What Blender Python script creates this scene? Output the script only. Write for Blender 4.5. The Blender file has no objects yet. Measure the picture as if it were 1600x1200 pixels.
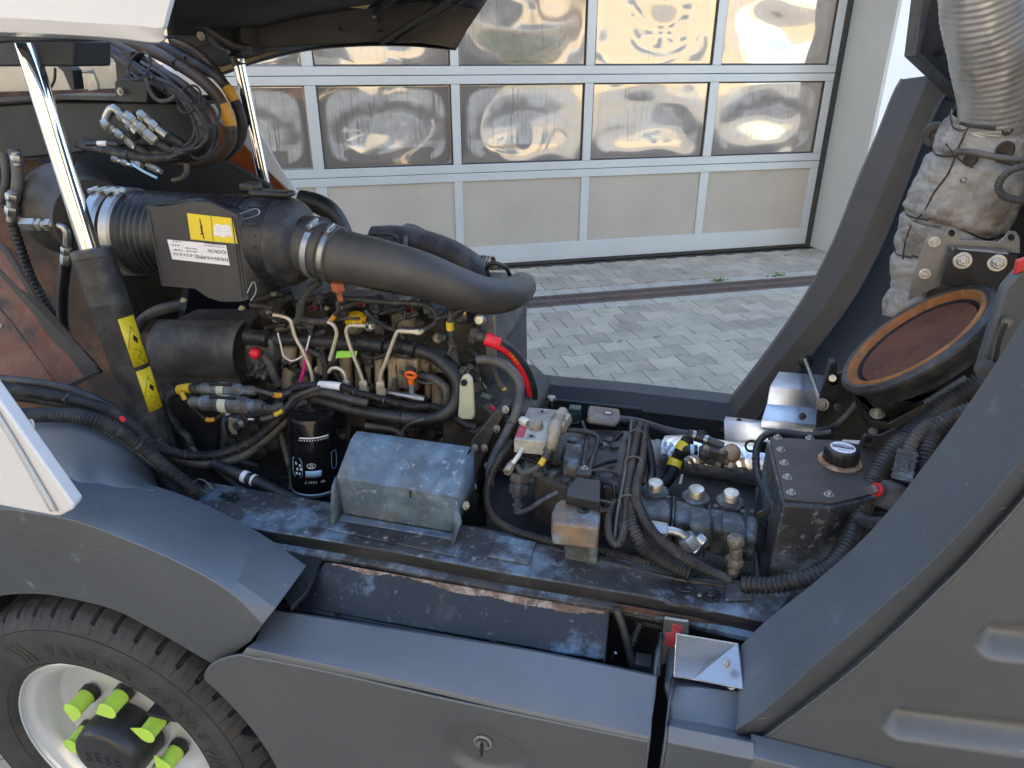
import bpy, math, random
from mathutils import Vector, Matrix, noise
R = math.radians
random.seed(7)
scene = bpy.context.scene
COL = scene.collection

# ------------------------------------------------------------------ camera
CAMZ = 1.70; PITCH = R(25); YAW = R(13.7); FPX = 1100.0
cd = bpy.data.cameras.new('camera'); cam = bpy.data.objects.new('camera', cd); COL.objects.link(cam)
cd.sensor_width = 36; cd.lens = 36 * FPX / 1600; cd.clip_start = .02; cd.clip_end = 400
cam.location = (0, 0, CAMZ); cam.rotation_euler = (R(90) - PITCH, 0, YAW)
scene.camera = cam

# ------------------------------------------------------------------ sky, sun, exposure
SUN_EL, SUN_AZ = 28, -12
w = bpy.data.worlds.new('World'); scene.world = w; w.use_nodes = True
nt = w.node_tree; nt.nodes.clear()
sk = nt.nodes.new('ShaderNodeTexSky'); sk.sky_type = 'NISHITA'; sk.sun_disc = False
sk.sun_elevation = R(SUN_EL); sk.sun_rotation = R(SUN_AZ); sk.air_density = 1.0; sk.dust_density = .6; sk.ozone_density = 1.2
bg = nt.nodes.new('ShaderNodeBackground'); bg.inputs[1].default_value = .15
wo = nt.nodes.new('ShaderNodeOutputWorld')
nt.links.new(sk.outputs[0], bg.inputs[0]); nt.links.new(bg.outputs[0], wo.inputs[0])
sd = bpy.data.lights.new('sun', 'SUN'); sd.energy = 2.0; sd.angle = R(.5); sd.color = (1, .95, .86)
so = bpy.data.objects.new('sun', sd); COL.objects.link(so)
tosun = Vector((math.sin(R(SUN_AZ)) * math.cos(R(SUN_EL)), math.cos(R(SUN_AZ)) * math.cos(R(SUN_EL)), math.sin(R(SUN_EL))))
so.rotation_euler = (-tosun).to_track_quat('-Z', 'Y').to_euler(); so.location = (0, 8, 14)
scene.view_settings.view_transform = 'Standard'; scene.view_settings.look = 'None'
scene.view_settings.exposure = 2.45; scene.view_settings.gamma = 1
try: scene.view_settings.use_curve_mapping = False
except Exception: pass

# ------------------------------------------------------------------ measuring helpers
FW = Vector((-math.sin(YAW), math.cos(YAW), 0)); RT = Vector((math.cos(YAW), math.sin(YAW), 0)); UP = Vector((0, 0, 1))
CAM = Vector((0, 0, CAMZ))
def ray(u, v):
    a = (u - 800) / FPX; b = (600 - v) / FPX
    return FW * (math.cos(PITCH) + b * math.sin(PITCH)) + RT * a + UP * (-math.sin(PITCH) + b * math.cos(PITCH))
def V(u, v, Y):
    r = ray(u, v); return CAM + r * (Y / r.y)
def VZ(u, v, z):
    r = ray(u, v); return CAM + r * ((z - CAMZ) / r.z)
def VN(u, v, p0, n):
    r = ray(u, v); return CAM + r * ((p0 - CAM).dot(n) / r.dot(n))
def dep(p): return (p - CAM).dot(FW * math.cos(PITCH) - UP * math.sin(PITCH))
def rp(px, p): return px / FPX * dep(p)      # size at a point from its apparent size

# ------------------------------------------------------------------ materials
M = {}
TONE = dict(black_metal=.7, beam_black=.65, black_plastic=.55, black_plastic_dusty=.7, filter_panel=.58, hose_black=.68, hose_dusty=.74, rubber_intake=.75, hose_brown=.75, tape_black=.7, bay_wall=.6, cast_dark=.72, hood_dark=.7, tyre=.85, black_metal_salt=.85, rust_wall=.7, rust_plate=.75, white_paint=.8, cast_salt=.85, tank_lid=.75, rust_deep=.8, pale_plastic=.9, lime=.85, yellow=.88, cream_panel=.8, steel=.9, zinc=.9)
def mat(name, col, rough=.55, metal=0, var=.18, vs=9, bump=.05, bs=260, layers=(), spec=.5, coat=0, stretch=None, sky_dust=None):
    q_ = TONE.get(name, 1)       # base colours trimmed to the exposure in use
    if q_ != 1: col = tuple(c_ * q_ for c_ in col); layers = [(tuple(c_ * q_ for c_ in l_[0]),) + tuple(l_[1:]) for l_ in layers]
    m = bpy.data.materials.new(name); m.use_nodes = True; t = m.node_tree; N = t.nodes; L = t.links
    b = N['Principled BSDF']; b.inputs['Roughness'].default_value = rough; b.inputs['Metallic'].default_value = metal
    b.inputs['Specular IOR Level'].default_value = spec
    if coat: b.inputs['Coat Weight'].default_value = coat; b.inputs['Coat Roughness'].default_value = .12
    tc = N.new('ShaderNodeTexCoord'); geo = N.new('ShaderNodeNewGeometry')
    src = geo.outputs['Position']
    def nz(scale, detail=5, ro=.6, st=None):
        n = N.new('ShaderNodeTexNoise'); n.inputs['Scale'].default_value = scale; n.inputs['Detail'].default_value = detail
        n.inputs['Roughness'].default_value = ro
        if st:
            mp = N.new('ShaderNodeMapping'); mp.inputs['Scale'].default_value = st; L.new(src, mp.inputs[0]); L.new(mp.outputs[0], n.inputs['Vector'])
        else: L.new(src, n.inputs['Vector'])
        return n.outputs['Fac']
    def mix(fac, a, bb, typ='MIX'):
        x = N.new('ShaderNodeMix'); x.data_type = 'RGBA'; x.blend_type = typ
        if isinstance(fac, float): x.inputs[0].default_value = fac
        else: L.new(fac, x.inputs[0])
        for i, q in ((6, a), (7, bb)):
            if isinstance(q, tuple): x.inputs[i].default_value = q + (1,) if len(q) == 3 else q
            else: L.new(q, x.inputs[i])
        return x.outputs[2]
    lo = tuple(c * (1 - var) for c in col); hi = tuple(min(1, c * (1 + var)) for c in col)
    rmp = N.new('ShaderNodeMapRange'); rmp.inputs[1].default_value = .3; rmp.inputs[2].default_value = .7
    L.new(nz(vs, st=stretch), rmp.inputs[0]); c = mix(rmp.outputs[0], lo, hi)
    rsrc = None
    for ly in layers:      # (colour, scale, lo, hi, strength, stretch, roughness)
        lc, sc, l0, h0, stn = ly[:5]; st = ly[5] if len(ly) > 5 else None
        r = N.new('ShaderNodeMapRange'); r.inputs[1].default_value = l0; r.inputs[2].default_value = h0; r.inputs[4].default_value = stn
        L.new(nz(sc, 7, .65, st), r.inputs[0]); c = mix(r.outputs[0], c, lc)
        if len(ly) > 6:
            q = N.new('ShaderNodeMapRange'); q.inputs[3].default_value = rough; q.inputs[4].default_value = ly[6]; L.new(r.outputs[0], q.inputs[0]); rsrc = q.outputs[0]
            if metal:
                q2 = N.new('ShaderNodeMapRange'); q2.inputs[3].default_value = metal; q2.inputs[4].default_value = 0; L.new(r.outputs[0], q2.inputs[0]); L.new(q2.outputs[0], b.inputs['Metallic'])
    if sky_dust:            # pale dust tone on level faces, with blue sky light painted into it
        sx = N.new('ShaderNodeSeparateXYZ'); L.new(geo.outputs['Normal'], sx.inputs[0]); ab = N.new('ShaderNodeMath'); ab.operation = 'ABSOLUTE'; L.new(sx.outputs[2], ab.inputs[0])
        r = N.new('ShaderNodeMapRange'); r.inputs[1].default_value = .15; r.inputs[2].default_value = .65; r.inputs[4].default_value = sky_dust[1]; L.new(ab.outputs[0], r.inputs[0])
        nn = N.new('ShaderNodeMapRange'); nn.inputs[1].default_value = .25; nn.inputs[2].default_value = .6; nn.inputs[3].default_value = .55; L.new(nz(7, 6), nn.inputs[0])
        mu = N.new('ShaderNodeMath'); mu.operation = 'MULTIPLY'; L.new(r.outputs[0], mu.inputs[0]); L.new(nn.outputs[0], mu.inputs[1]); c = mix(mu.outputs[0], c, sky_dust[0])
    L.new(c, b.inputs['Base Color'])
    if rsrc is None:
        q = N.new('ShaderNodeMapRange'); q.inputs[3].default_value = max(.02, rough * .8); q.inputs[4].default_value = min(1, rough * 1.2)
        L.new(nz(vs * 3.1), q.inputs[0]); rsrc = q.outputs[0]
    L.new(rsrc, b.inputs['Roughness'])
    if bump:
        bp = N.new('ShaderNodeBump'); bp.inputs['Strength'].default_value = min(1, bump * 4); bp.inputs['Distance'].default_value = .0015
        L.new(nz(bs, 4), bp.inputs['Height']); L.new(bp.outputs[0], b.inputs['Normal'])
    M[name] = m; return m

SALT = (.20, .30, .38)
DUST = (.20, .18, .15)
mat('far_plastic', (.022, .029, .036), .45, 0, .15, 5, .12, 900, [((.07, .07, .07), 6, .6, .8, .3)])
mat('grey_plastic', (.057, .062, .067), .40, 0, .1, 5, .12, 900, [((.17, .19, .21), 30, .66, .8, .45), ((.088, .09, .092), 3, .45, .75, .35), ((.3, .32, .34), 420, .73, .78, .5)], spec=.75, sky_dust=((.125, .145, .165), .55))
mat('grey_plastic_scratched', (.055, .062, .069), .38, 0, .12, 6, .12, 900, [((.3, .36, .4), 14, .62, .78, .55, (1, 1, 1)), ((.36, .42, .46), 60, .66, .72, .6, (.35, 1, 2.5)), ((.3, .32, .34), 420, .73, .78, .5)], spec=.75, sky_dust=((.13, .15, .17), .65))
mat('beam_black', (.018, .021, .026), .55, 0, .3, 7, .1, 300, [(DUST, 5, .55, .8, .15)])
mat('black_metal', (.02, .021, .023), .45, 0, .3, 7, .1, 300, [(DUST, 5, .5, .8, .25), (SALT, 26, .6, .78, .3)])
mat('sheet_black', (.012, .014, .017), .42, 0, .3, 7, .15, 260, [(DUST, 9, .55, .72, .35), (SALT, 7, .58, .66, .55), ((.3, .34, .38), 60, .62, .74, .5)])
mat('black_metal_salt', (.035, .036, .04), .55, 0, .3, 9, .2, 220, [(DUST, 6, .45, .7, .3), (SALT, 9, .5, .64, .7), ((.4, .46, .5), 60, .56, .72, .6)])
mat('cover_salt', (.075, .115, .155), .6, 0, .2, 10, .25, 160, [((.05, .05, .05), 12, .52, .68, .6, (1, 1, .25)), (SALT, 18, .45, .7, .6), ((.38, .45, .52), 55, .58, .68, .5), ((.15, .125, .10), 7, .5, .75, .6)])
mat('cast_salt', (.045, .05, .055), .6, 0, .3, 12, .4, 120, [(DUST, 10, .45, .65, .6), (SALT, 35, .5, .66, .6)])
mat('black_plastic', (.02, .021, .023), .42, 0, .25, 9, .05, 400, [(DUST, 8, .5, .8, .4)])
mat('black_plastic_dusty', (.03, .03, .032), .5, 0, .25, 12, .1, 300, [((.14, .135, .12), 22, .45, .72, .7)])
mat('filter_panel', (.05, .05, .052), .5, 0, .12, 7, .1, 420, [((.09, .088, .082), 6, .45, .7, .6)])
mat('hose_black', (.028, .028, .03), .5, 0, .25, 12, .05, 300, [((.16, .15, .135), 16, .48, .72, .6)])
mat('hose_dusty', (.055, .055, .056), .55, 0, .25, 12, .1, 250, [((.2, .185, .155), 14, .42, .66, .7)])
mat('rubber_intake', (.06, .058, .055), .48, 0, .12, 8, .12, 420, [((.15, .13, .1), 7, .45, .75, .5)])
mat('hose_brown', (.07, .05, .04), .5, 0, .3, 14, .1, 250, [((.16, .11, .08), 12, .4, .7, .7)])
mat('tape_black', (.03, .031, .034), .6, 0, .3, 40, .5, 90, [((.15, .15, .15), 40, .5, .7, .6)])
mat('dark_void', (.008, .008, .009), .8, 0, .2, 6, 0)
mat('bay_wall', (.02, .021, .023), .65, 0, .3, 5, .15, 150, [((.07, .06, .05), 7, .5, .72, .7)])
mat('rust_wall', (.05, .035, .028), .75, 0, .3, 8, .3, 150, [((.19, .075, .04), 7, .45, .62, .8), ((.14, .11, .08), 24, .5, .7, .7), ((.015, .015, .017), 3, .5, .6, .9)])
mat('rust_plate', (.025, .028, .033), .6, 0, .3, 6, .3, 150, [((.15, .055, .035), 3.2, .45, .5, .95), ((.23, .12, .07), 22, .52, .7, .7)])
mat('rust_deep', (.13, .042, .018), .9, 0, .35, 18, .6, 500, [((.18, .06, .03), 90, .48, .66, .7), ((.04, .02, .018), 9, .5, .7, .6)])
mat('rust_orange', (.27, .10, .022), .75, 0, .3, 14, .4, 200, [((.18, .07, .025), 18, .5, .68, .8), ((.42, .22, .06), 40, .55, .7, .5)])
mat('rust_edge', (.3, .15, .07), .8, 0, .3, 30, .3, 200, [((.5, .42, .33), 25, .45, .6, .8)])
mat('chrome', (.72, .72, .74), .06, 1, .02, 5, 0)
mat('steel', (.42, .42, .41), .38, 1, .15, 20, .1, 300, [(DUST, 30, .5, .75, .5, None, .7)])
mat('zinc', (.5, .48, .42), .36, 1, .15, 20, .05, 300, [((.22, .2, .16), 25, .45, .75, .7, None, .7)])
mat('runner', (.40, .34, .25), .55, .1, .25, 14, .3, 180, [((.05, .045, .04), 16, .46, .62, .85, (1, 1, .3)), ((.24, .15, .07), 9, .5, .7, .6)])
mat('zinc_yellow', (.60, .55, .42), .4, .4, .15, 20, .05, 300, [((.2, .18, .14), 25, .5, .75, .6, None, .7)])
mat('alu', (.25, .25, .245), .42, .7, .15, 12, .1, 300, [((.3, .29, .27), 9, .45, .7, .6, None, .7), ((.12, .11, .1), 22, .6, .75, .6, None, .8)])
mat('alu_plate', (.38, .42, .46), .3, .85, .08, 4, .04, 300, [((.35, .36, .36), 10, .5, .75, .5, None, .5)])
mat('alu_clean', (.34, .38, .42), .32, .6, .08, 3, .03, 300)
mat('cast_alu', (.36, .32, .25), .6, .35, .25, 14, .4, 180, [((.07, .06, .05), 18, .42, .62, .9), ((.3, .24, .15), 11, .5, .7, .7)])
mat('cast_dark', (.05, .048, .045), .6, 0, .3, 14, .4, 150, [((.15, .13, .1), 18, .45, .66, .7)])
mat('foil', (.8, .79, .77), .34, 1, .1, 40, 0)
mat('brass_block', (.48, .47, .42), .5, .2, .12, 20, .2, 260, [((.2, .18, .14), 14, .4, .62, .8), ((.55, .5, .4), 50, .56, .7, .5)])
mat('lt_zinc', (.6, .6, .52), .45, .2, .08, 20, .05, 260, [((.35, .34, .28), 30, .55, .75, .4)])
mat('wrap', (.33, .31, .275), .9, 0, .2, 16, .45, 320, [((.15, .12, .085), 10, .47, .62, .85), ((.38, .37, .345), 13, .55, .72, .6)])
mat('white_paint', (.78, .78, .78), .3, 0, .03, 3, .01, 300, [((.6, .56, .48), 5, .6, .8, .3)], coat=.4)
mat('cream_panel', (.62, .56, .43), .4, 0, .1, 5, .03, 300, [((.35, .29, .2), 7, .5, .75, .6)])
mat('tan_underside', (.36, .27, .12), .6, 0, .2, 7, .1, 200, [((.05, .045, .035), 5, .5, .75, .7)])
mat('pillar_rim', (.075, .072, .070), .5, 0, .12, 5, .12, 900, [((.11, .10, .095), 6, .5, .75, .35)])
mat('brown_lining', (.05, .042, .033), .6, 0, .2, 7, .1, 200)
mat('peel', (.17, .11, .075), .8, 0, .4, 40, .3, 200, [((.42, .36, .3), 30, .5, .62, .7), ((.03, .03, .032), 22, .52, .6, .8)])
mat('hood_dark', (.042, .037, .032), .6, 0, .3, 8, .15, 200, [((.14, .1, .06), 10, .6, .8, .55), ((.06, .062, .065), 4, .45, .7, .6)])
mat('orange_panel', (.55, .13, .03), .45, 0, .15, 8, .05, 300, [((.2, .06, .03), 9, .5, .7, .6)])
mat('yellow', (.78, .6, .02), .35, 0, .06, 20, .01, 300)
mat('yellow_tape', (.62, .42, .03), .45, 0, .15, 60, .05, 300, [((.25, .2, .08), 60, .55, .7, .5)])
mat('orange_tape', (.6, .3, .03), .45, 0, .15, 60, .05, 300)
mat('yellow_cap', (.8, .5, .01), .4, 0, .1, 60, .05, 300)
mat('print_black', (.012, .012, .012), .5, 0, .1, 9, 0)
mat('print_grey', (.15, .15, .16), .5, 0, .1, 9, 0)
mat('print_white', (.75, .77, .8), .45, 0, .08, 60, 0)
mat('label_white', (.72, .72, .73), .4, 0, .05, 60, 0)
mat('label_blue', (.3, .55, .75), .4, 0, .05, 60, 0)
mat('red', (.55, .03, .03), .4, 0, .1, 30, .05)
mat('red_plug', (.3, .02, .03), .4, 0, .2, 60, .05)
mat('red_bright', (.75, .02, .04), .4, 0, .1, 60, .05)
mat('red_label', (.4, .05, .07), .6, 0, .2, 50, .05, 300, [((.6, .55, .5), 90, .6, .7, .6)])
mat('magenta', (.75, .03, .25), .4, 0, .05, 60, 0)
mat('orange_plastic', (.8, .14, .015), .35, 0, .06, 30, .02)
mat('brown_plug', (.36, .11, .05), .45, 0, .15, 60, .05)
mat('green_tag', (.35, .8, .12), .5, 0, .05, 60, 0)
mat('lime', (.50, .80, .10), .35, 0, .05, 30, .01)
mat('filter_black', (.008, .008, .009), .16, 0, .1, 9, 0, 300, [((.06, .055, .05), 30, .6, .75, .3)])
mat('pale_plastic', (.5, .52, .38), .45, 0, .08, 30, .05, 300, [((.3, .3, .22), 12, .5, .7, .5)])
mat('green_plug', (.03, .07, .06), .4, 0, .2, 30, .02)
mat('tyre', (.028, .028, .028), .62, 0, .2, 18, .25, 500, [((.075, .07, .062), 9, .42, .7, .6)])
mat('tyre_letter', (.016, .016, .017), .45, 0, .1, 18, 0)
mat('rim', (.62, .64, .66), .33, .55, .06, 8, .03, 300, [((.4, .37, .33), 16, .6, .8, .4)])
mat('hub', (.018, .018, .02), .38, 0, .2, 9, .05, 300)
mat('door_frame', (.52, .55, .55), .42, .25, .04, 2, .01, 300)
mat('door_panel', (.42, .375, .31), .7, 0, .07, 2.5, .1, 1200)
mat('seal', (.045, .043, .04), .8, 0, .3, 12, .1)
mat('jamb', (.52, .52, .47), .6, 0, .04, 2, .05, 60, [((.46, .5, .48), 6, .5, .75, .5, (1, 1, .15))])
mat('wall_white', (.86, .87, .87), .7, 0, .02, 2, .05, 60)
mat('facade_cream', (.50, .385, .24), .8, 0, .04, 1, 0)
mat('roof_tile', (.3, .12, .07), .8, 0, .2, 3, 0)
mat('window_dark', (.05, .07, .09), .1, 0, .1, 1, 0)
mat('foliage', (.06, .1, .03), .8, 0, .4, 3, 0)
mat('bark', (.1, .07, .05), .9)
mat('grate', (.17, .13, .11), .7, .2, .2, 9, .1, 200, [((.28, .16, .09), 5, .5, .7, .6)])
mat('joint', (.07, .065, .055), .95, 0, .3, 20, .2, 100)
mat('kerb', (.46, .42, .35), .85, 0, .12, 6, .25, 260, [((.22, .21, .18), 9, .55, .72, .5)])
mat('weed', (.16, .24, .05), .7, 0, .3, 30, 0)
# pavers: one tint per stone through object random
m = mat('paver', (.45, .385, .29), .88, 0, .1, 5, .35, 240, [((.22, .2, .165), 4, .48, .72, .55), ((.06, .055, .05), 7, .64, .70, .8), ((.05, .05, .05), 17, .68, .72, .7), ((.42, .42, .4), 80, .58, .75, .35)])
t = m.node_tree; b = t.nodes['Principled BSDF']; lk = b.inputs['Base Color'].links[0]; srcs = lk.from_socket
oi = t.nodes.new('ShaderNodeObjectInfo'); mr = t.nodes.new('ShaderNodeMapRange'); mr.inputs[3].default_value = .84; mr.inputs[4].default_value = 1.14
t.links.new(oi.outputs['Random'], mr.inputs[0]); vm = t.nodes.new('ShaderNodeVectorMath'); vm.operation = 'SCALE'
t.links.new(srcs, vm.inputs[0]); t.links.new(mr.outputs[0], vm.inputs['Scale']); t.links.new(vm.outputs[0], b.inputs['Base Color'])
# foil: crinkled
m = M['foil']; t = m.node_tree; b = t.nodes['Principled BSDF']
vo = t.nodes.new('ShaderNodeTexVoronoi'); vo.inputs['Scale'].default_value = 75; geo = t.nodes.new('ShaderNodeNewGeometry'); bp = t.nodes.new('ShaderNodeBump')
t.links.new(geo.outputs['Position'], vo.inputs['Vector']); bp.inputs['Strength'].default_value = .5; bp.inputs['Distance'].default_value = .004
t.links.new(vo.outputs['Distance'], bp.inputs['Height']); t.links.new(bp.outputs[0], b.inputs['Normal'])
# door pane: dusty clear plastic over a dim interior; streaks run down it
m = mat('pane', (.44, .40, .35), .07, 0, .35, 3.2, 0, 100, [((.55, .54, .51), 4.5, .42, .6, .7), ((.56, .54, .5), 60, .5, .62, .5, (1, 1, .05)), ((.12, .11, .105), 52, .56, .64, .7, (1, 1, .04))], spec=1.0)
m.node_tree.nodes['Principled BSDF'].inputs['Metallic'].default_value = 0
t = m.node_tree; b = t.nodes['Principled BSDF']; out = t.nodes['Material Output']
gl = t.nodes.new('ShaderNodeBsdfGlossy'); gl.inputs['Roughness'].default_value = .045; gl.inputs['Color'].default_value = (.95, .92, .86, 1)
ms = t.nodes.new('ShaderNodeMixShader'); 
at = t.nodes.new('ShaderNodeAttribute'); at.attribute_name = 'haze'
ol = b.inputs['Base Color'].links[0].from_socket; mx = t.nodes.new('ShaderNodeMix'); mx.data_type = 'RGBA'
t.links.new(at.outputs['Fac'], mx.inputs[0]); mx.inputs[6].default_value = (.23, .195, .165, 1); t.links.new(ol, mx.inputs[7]); t.links.new(mx.outputs[2], b.inputs['Base Color'])
mr = t.nodes.new('ShaderNodeMapRange'); mr.inputs[3].default_value = .31; mr.inputs[4].default_value = .09; t.links.new(at.outputs['Fac'], mr.inputs[0]); t.links.new(mr.outputs[0], ms.inputs[0])
t.links.new(b.outputs[0], ms.inputs[1]); t.links.new(gl.outputs[0], ms.inputs[2]); t.links.new(ms.outputs[0], out.inputs[0])

# ------------------------------------------------------------------ object helpers
WL = {}
def link(name, me, loc, parent=None, rot=None, scale=None):
    o = bpy.data.objects.new(name, me); COL.objects.link(o)
    pl = WL.get(parent.name, Vector()) if parent else Vector()
    o.location = Vector(loc) - pl
    if parent: o.parent = parent
    if rot is not None: o.rotation_mode = 'QUATERNION'; o.rotation_quaternion = rot
    if scale: o.scale = scale
    WL[o.name] = Vector(loc); return o
def tag(o, label=None, cat=None, group=None, kind=None):
    if label: o['label'] = label
    if cat: o['category'] = cat
    if group: o['group'] = group
    if kind: o['kind'] = kind
    return o
def thing(name, label, cat, loc, group=None):
    o = bpy.data.objects.new(name, None); COL.objects.link(o); o.location = loc; o.empty_display_size = .05
    WL[o.name] = Vector(loc); return tag(o, label, cat, group)
def mesh(name, verts, faces, m, parent=None, smooth=True, ang=38, bevel=0, segs=2, solid=0, sub=0, off=-1):
    c = Vector()
    for p in verts: c += Vector(p)
    c /= len(verts)
    me = bpy.data.meshes.new(name); me.from_pydata([Vector(p) - c for p in verts], [], faces)
    if isinstance(m, str): m = M[m]
    me.materials.append(m); me.validate(); me.update()
    if smooth:
        me.polygons.foreach_set('use_smooth', [True] * len(me.polygons)); me.set_sharp_from_angle(angle=R(ang))
    o = link(name, me, c, parent)
    if solid: q = o.modifiers.new('s', 'SOLIDIFY'); q.thickness = solid; q.offset = off
    if bevel: q = o.modifiers.new('b', 'BEVEL'); q.width = bevel; q.segments = segs; q.limit_method = 'ANGLE'; q.angle_limit = R(25); q.harden_normals = False
    if sub: q = o.modifiers.new('u', 'SUBSURF'); q.levels = sub; q.render_levels = sub
    return o
class B:                                  # collects shapes into one mesh
    def __init__(s): s.v = []; s.f = []
    def add(s, vs, fs):
        n = len(s.v); s.v += [Vector(p) for p in vs]; s.f += [[i + n for i in f] for f in fs]; return s
    def prism(s, poly, vec):
        n = len(poly); vec = Vector(vec)
        return s.add(list(poly) + [Vector(p) + vec for p in poly], [list(range(n))[::-1], list(range(n, 2 * n))] + [[i, (i + 1) % n, n + (i + 1) % n, n + i] for i in range(n)])
    def box(s, c, x, y, z):
        c = Vector(c); x = Vector(x) / 2; y = Vector(y) / 2; z = Vector(z) / 2
        p = [c + a * x + b_ * y + d * z for a in (-1, 1) for b_ in (-1, 1) for d in (-1, 1)]
        return s.add(p, [(0, 1, 3, 2), (4, 6, 7, 5), (0, 4, 5, 1), (2, 3, 7, 6), (0, 2, 6, 4), (1, 5, 7, 3)])
    def lathe(s, prof, o, ax, seg=24, ref=None, cap=True):
        ax = Vector(ax).normalized(); o = Vector(o); a = (Vector(ref) if ref else ax.orthogonal()); a = (a - ax * a.dot(ax)).normalized(); b_ = ax.cross(a)
        vs = []; fs = []
        for r, h in prof:
            for k in range(seg):
                t_ = 2 * math.pi * k / seg; vs.append(o + ax * h + (a * math.cos(t_) + b_ * math.sin(t_)) * r)
        for i in range(len(prof) - 1):
            for k in range(seg):
                k2 = (k + 1) % seg; fs.append((i * seg + k, i * seg + k2, (i + 1) * seg + k2, (i + 1) * seg + k))
        if cap: fs.append(tuple(range(seg))[::-1]); fs.append(tuple(range((len(prof) - 1) * seg, len(prof) * seg)))
        return s.add(vs, fs)
    def tube(s, pts, r, seg=10, corr=0, amp=.13, step=None):
        P_, T_ = spline(pts, (corr / 4) if corr else (step or .012)); n = len(P_); vs = []; fs = []
        t0 = T_[0]; a = t0.orthogonal().normalized()
        for i in range(n):
            tt = T_[i]; a = (a - tt * a.dot(tt)).normalized(); b_ = tt.cross(a)
            rr = (r(i / (n - 1)) if callable(r) else r)
            if corr: rr *= (1, 1.0, 1 - amp, 1 - amp)[i % 4]
            for k in range(seg):
                an = 2 * math.pi * k / seg; vs.append(P_[i] + (a * math.cos(an) + b_ * math.sin(an)) * rr)
        for i in range(n - 1):
            for k in range(seg):
                k2 = (k + 1) % seg; fs.append((i * seg + k, i * seg + k2, (i + 1) * seg + k2, (i + 1) * seg + k))
        fs.append(tuple(range(seg))[::-1]); fs.append(tuple(range((n - 1) * seg, n * seg)))
        return s.add(vs, fs)
    def out(s, name, m, parent=None, **k): return mesh(name, s.v, s.f, m, parent, **k)
def catm(p, t):
    n = len(p) - 1; i = min(int(t), n - 1); f = t - i
    p1, p2 = p[i], p[i + 1]; p0 = p[i - 1] if i > 0 else p1 * 2 - p2; p3 = p[i + 2] if i + 2 <= n else p2 * 2 - p1
    return .5 * ((2 * p1) + (p2 - p0) * f + (2 * p0 - 5 * p1 + 4 * p2 - p3) * f * f + (3 * p1 - p0 - 3 * p2 + p3) * f ** 3)
def spline(pts, step):
    pts = [Vector(p) for p in pts]; n = len(pts) - 1
    if n == 1: d = [pts[0].lerp(pts[1], i / 8) for i in range(9)]
    else: d = [catm(pts, i / 16) for i in range(16 * n + 1)]
    acc = [0]
    for i in range(1, len(d)): acc.append(acc[-1] + (d[i] - d[i - 1]).length)
    tot = acc[-1]; m_ = max(2, int(round(tot / step))); P_ = []; j = 0
    for i in range(m_ + 1):
        s_ = tot * i / m_
        while j < len(acc) - 2 and acc[j + 1] < s_: j += 1
        f = (s_ - acc[j]) / max(1e-9, acc[j + 1] - acc[j]); P_.append(d[j].lerp(d[j + 1], min(1, f)))
    T_ = [(P_[min(i + 1, m_)] - P_[max(i - 1, 0)]).normalized() for i in range(m_ + 1)]
    return P_, T_
def px(L_): return [V(*q) for q in L_]
def prism(name, poly, vec, m, parent=None, bevel=.002, **k): return B().prism(poly, vec).out(name, m, parent, bevel=bevel, **k)
def lathe(name, prof, o, ax, m, parent=None, seg=28, **k):
    cap = k.pop('cap', True); return B().lathe(prof, o, ax, seg, cap=cap).out(name, m, parent, **k)
def hose(name, L_, r, m, parent=None, corr=0, seg=12, ties=(), bands=(), amp=.17, world=False, step=None):
    pts = L_ if world else px(L_); rr = r
    o = B().tube(pts, rr, seg, corr, amp, step).out(name, m, parent, ang=(30 if corr else 50))
    P_, T_ = spline(pts, .004); n = len(P_) - 1
    host = o if not parent or not parent.parent else parent
    R0 = lambda f: (r(f) if callable(r) else r)
    for f in ties:
        i = int(f * n); q = R0(f) * 1.06
        bb = B().lathe([(q - .0008, -.0022), (q + .0007, -.0022), (q + .0007, .0022), (q - .0008, .0022)], P_[i], T_[i], 14, cap=False)
        side = T_[i].cross(UP).normalized() if abs(T_[i].z) < .9 else Vector((1, 0, 0)); 
        nn = (CAM - P_[i]).cross(T_[i]).cross(T_[i]) * -1; nn.normalize(); nn = (nn + side * .5).normalized()
        bb.box(P_[i] + nn * (q + .002), T_[i] * .005, nn * .005, T_[i].cross(nn) * .006)
        bb.out('cable_tie', 'black_plastic_dusty', host)
    for (f0, f1, mm) in bands:
        i0, i1 = int(f0 * n), max(int(f0 * n) + 2, int(f1 * n)); q = R0(f0) * 1.07
        B().tube(P_[i0:i1 + 1], q, 14, step=.008).out('marking_band', mm, host)
    return o
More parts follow.
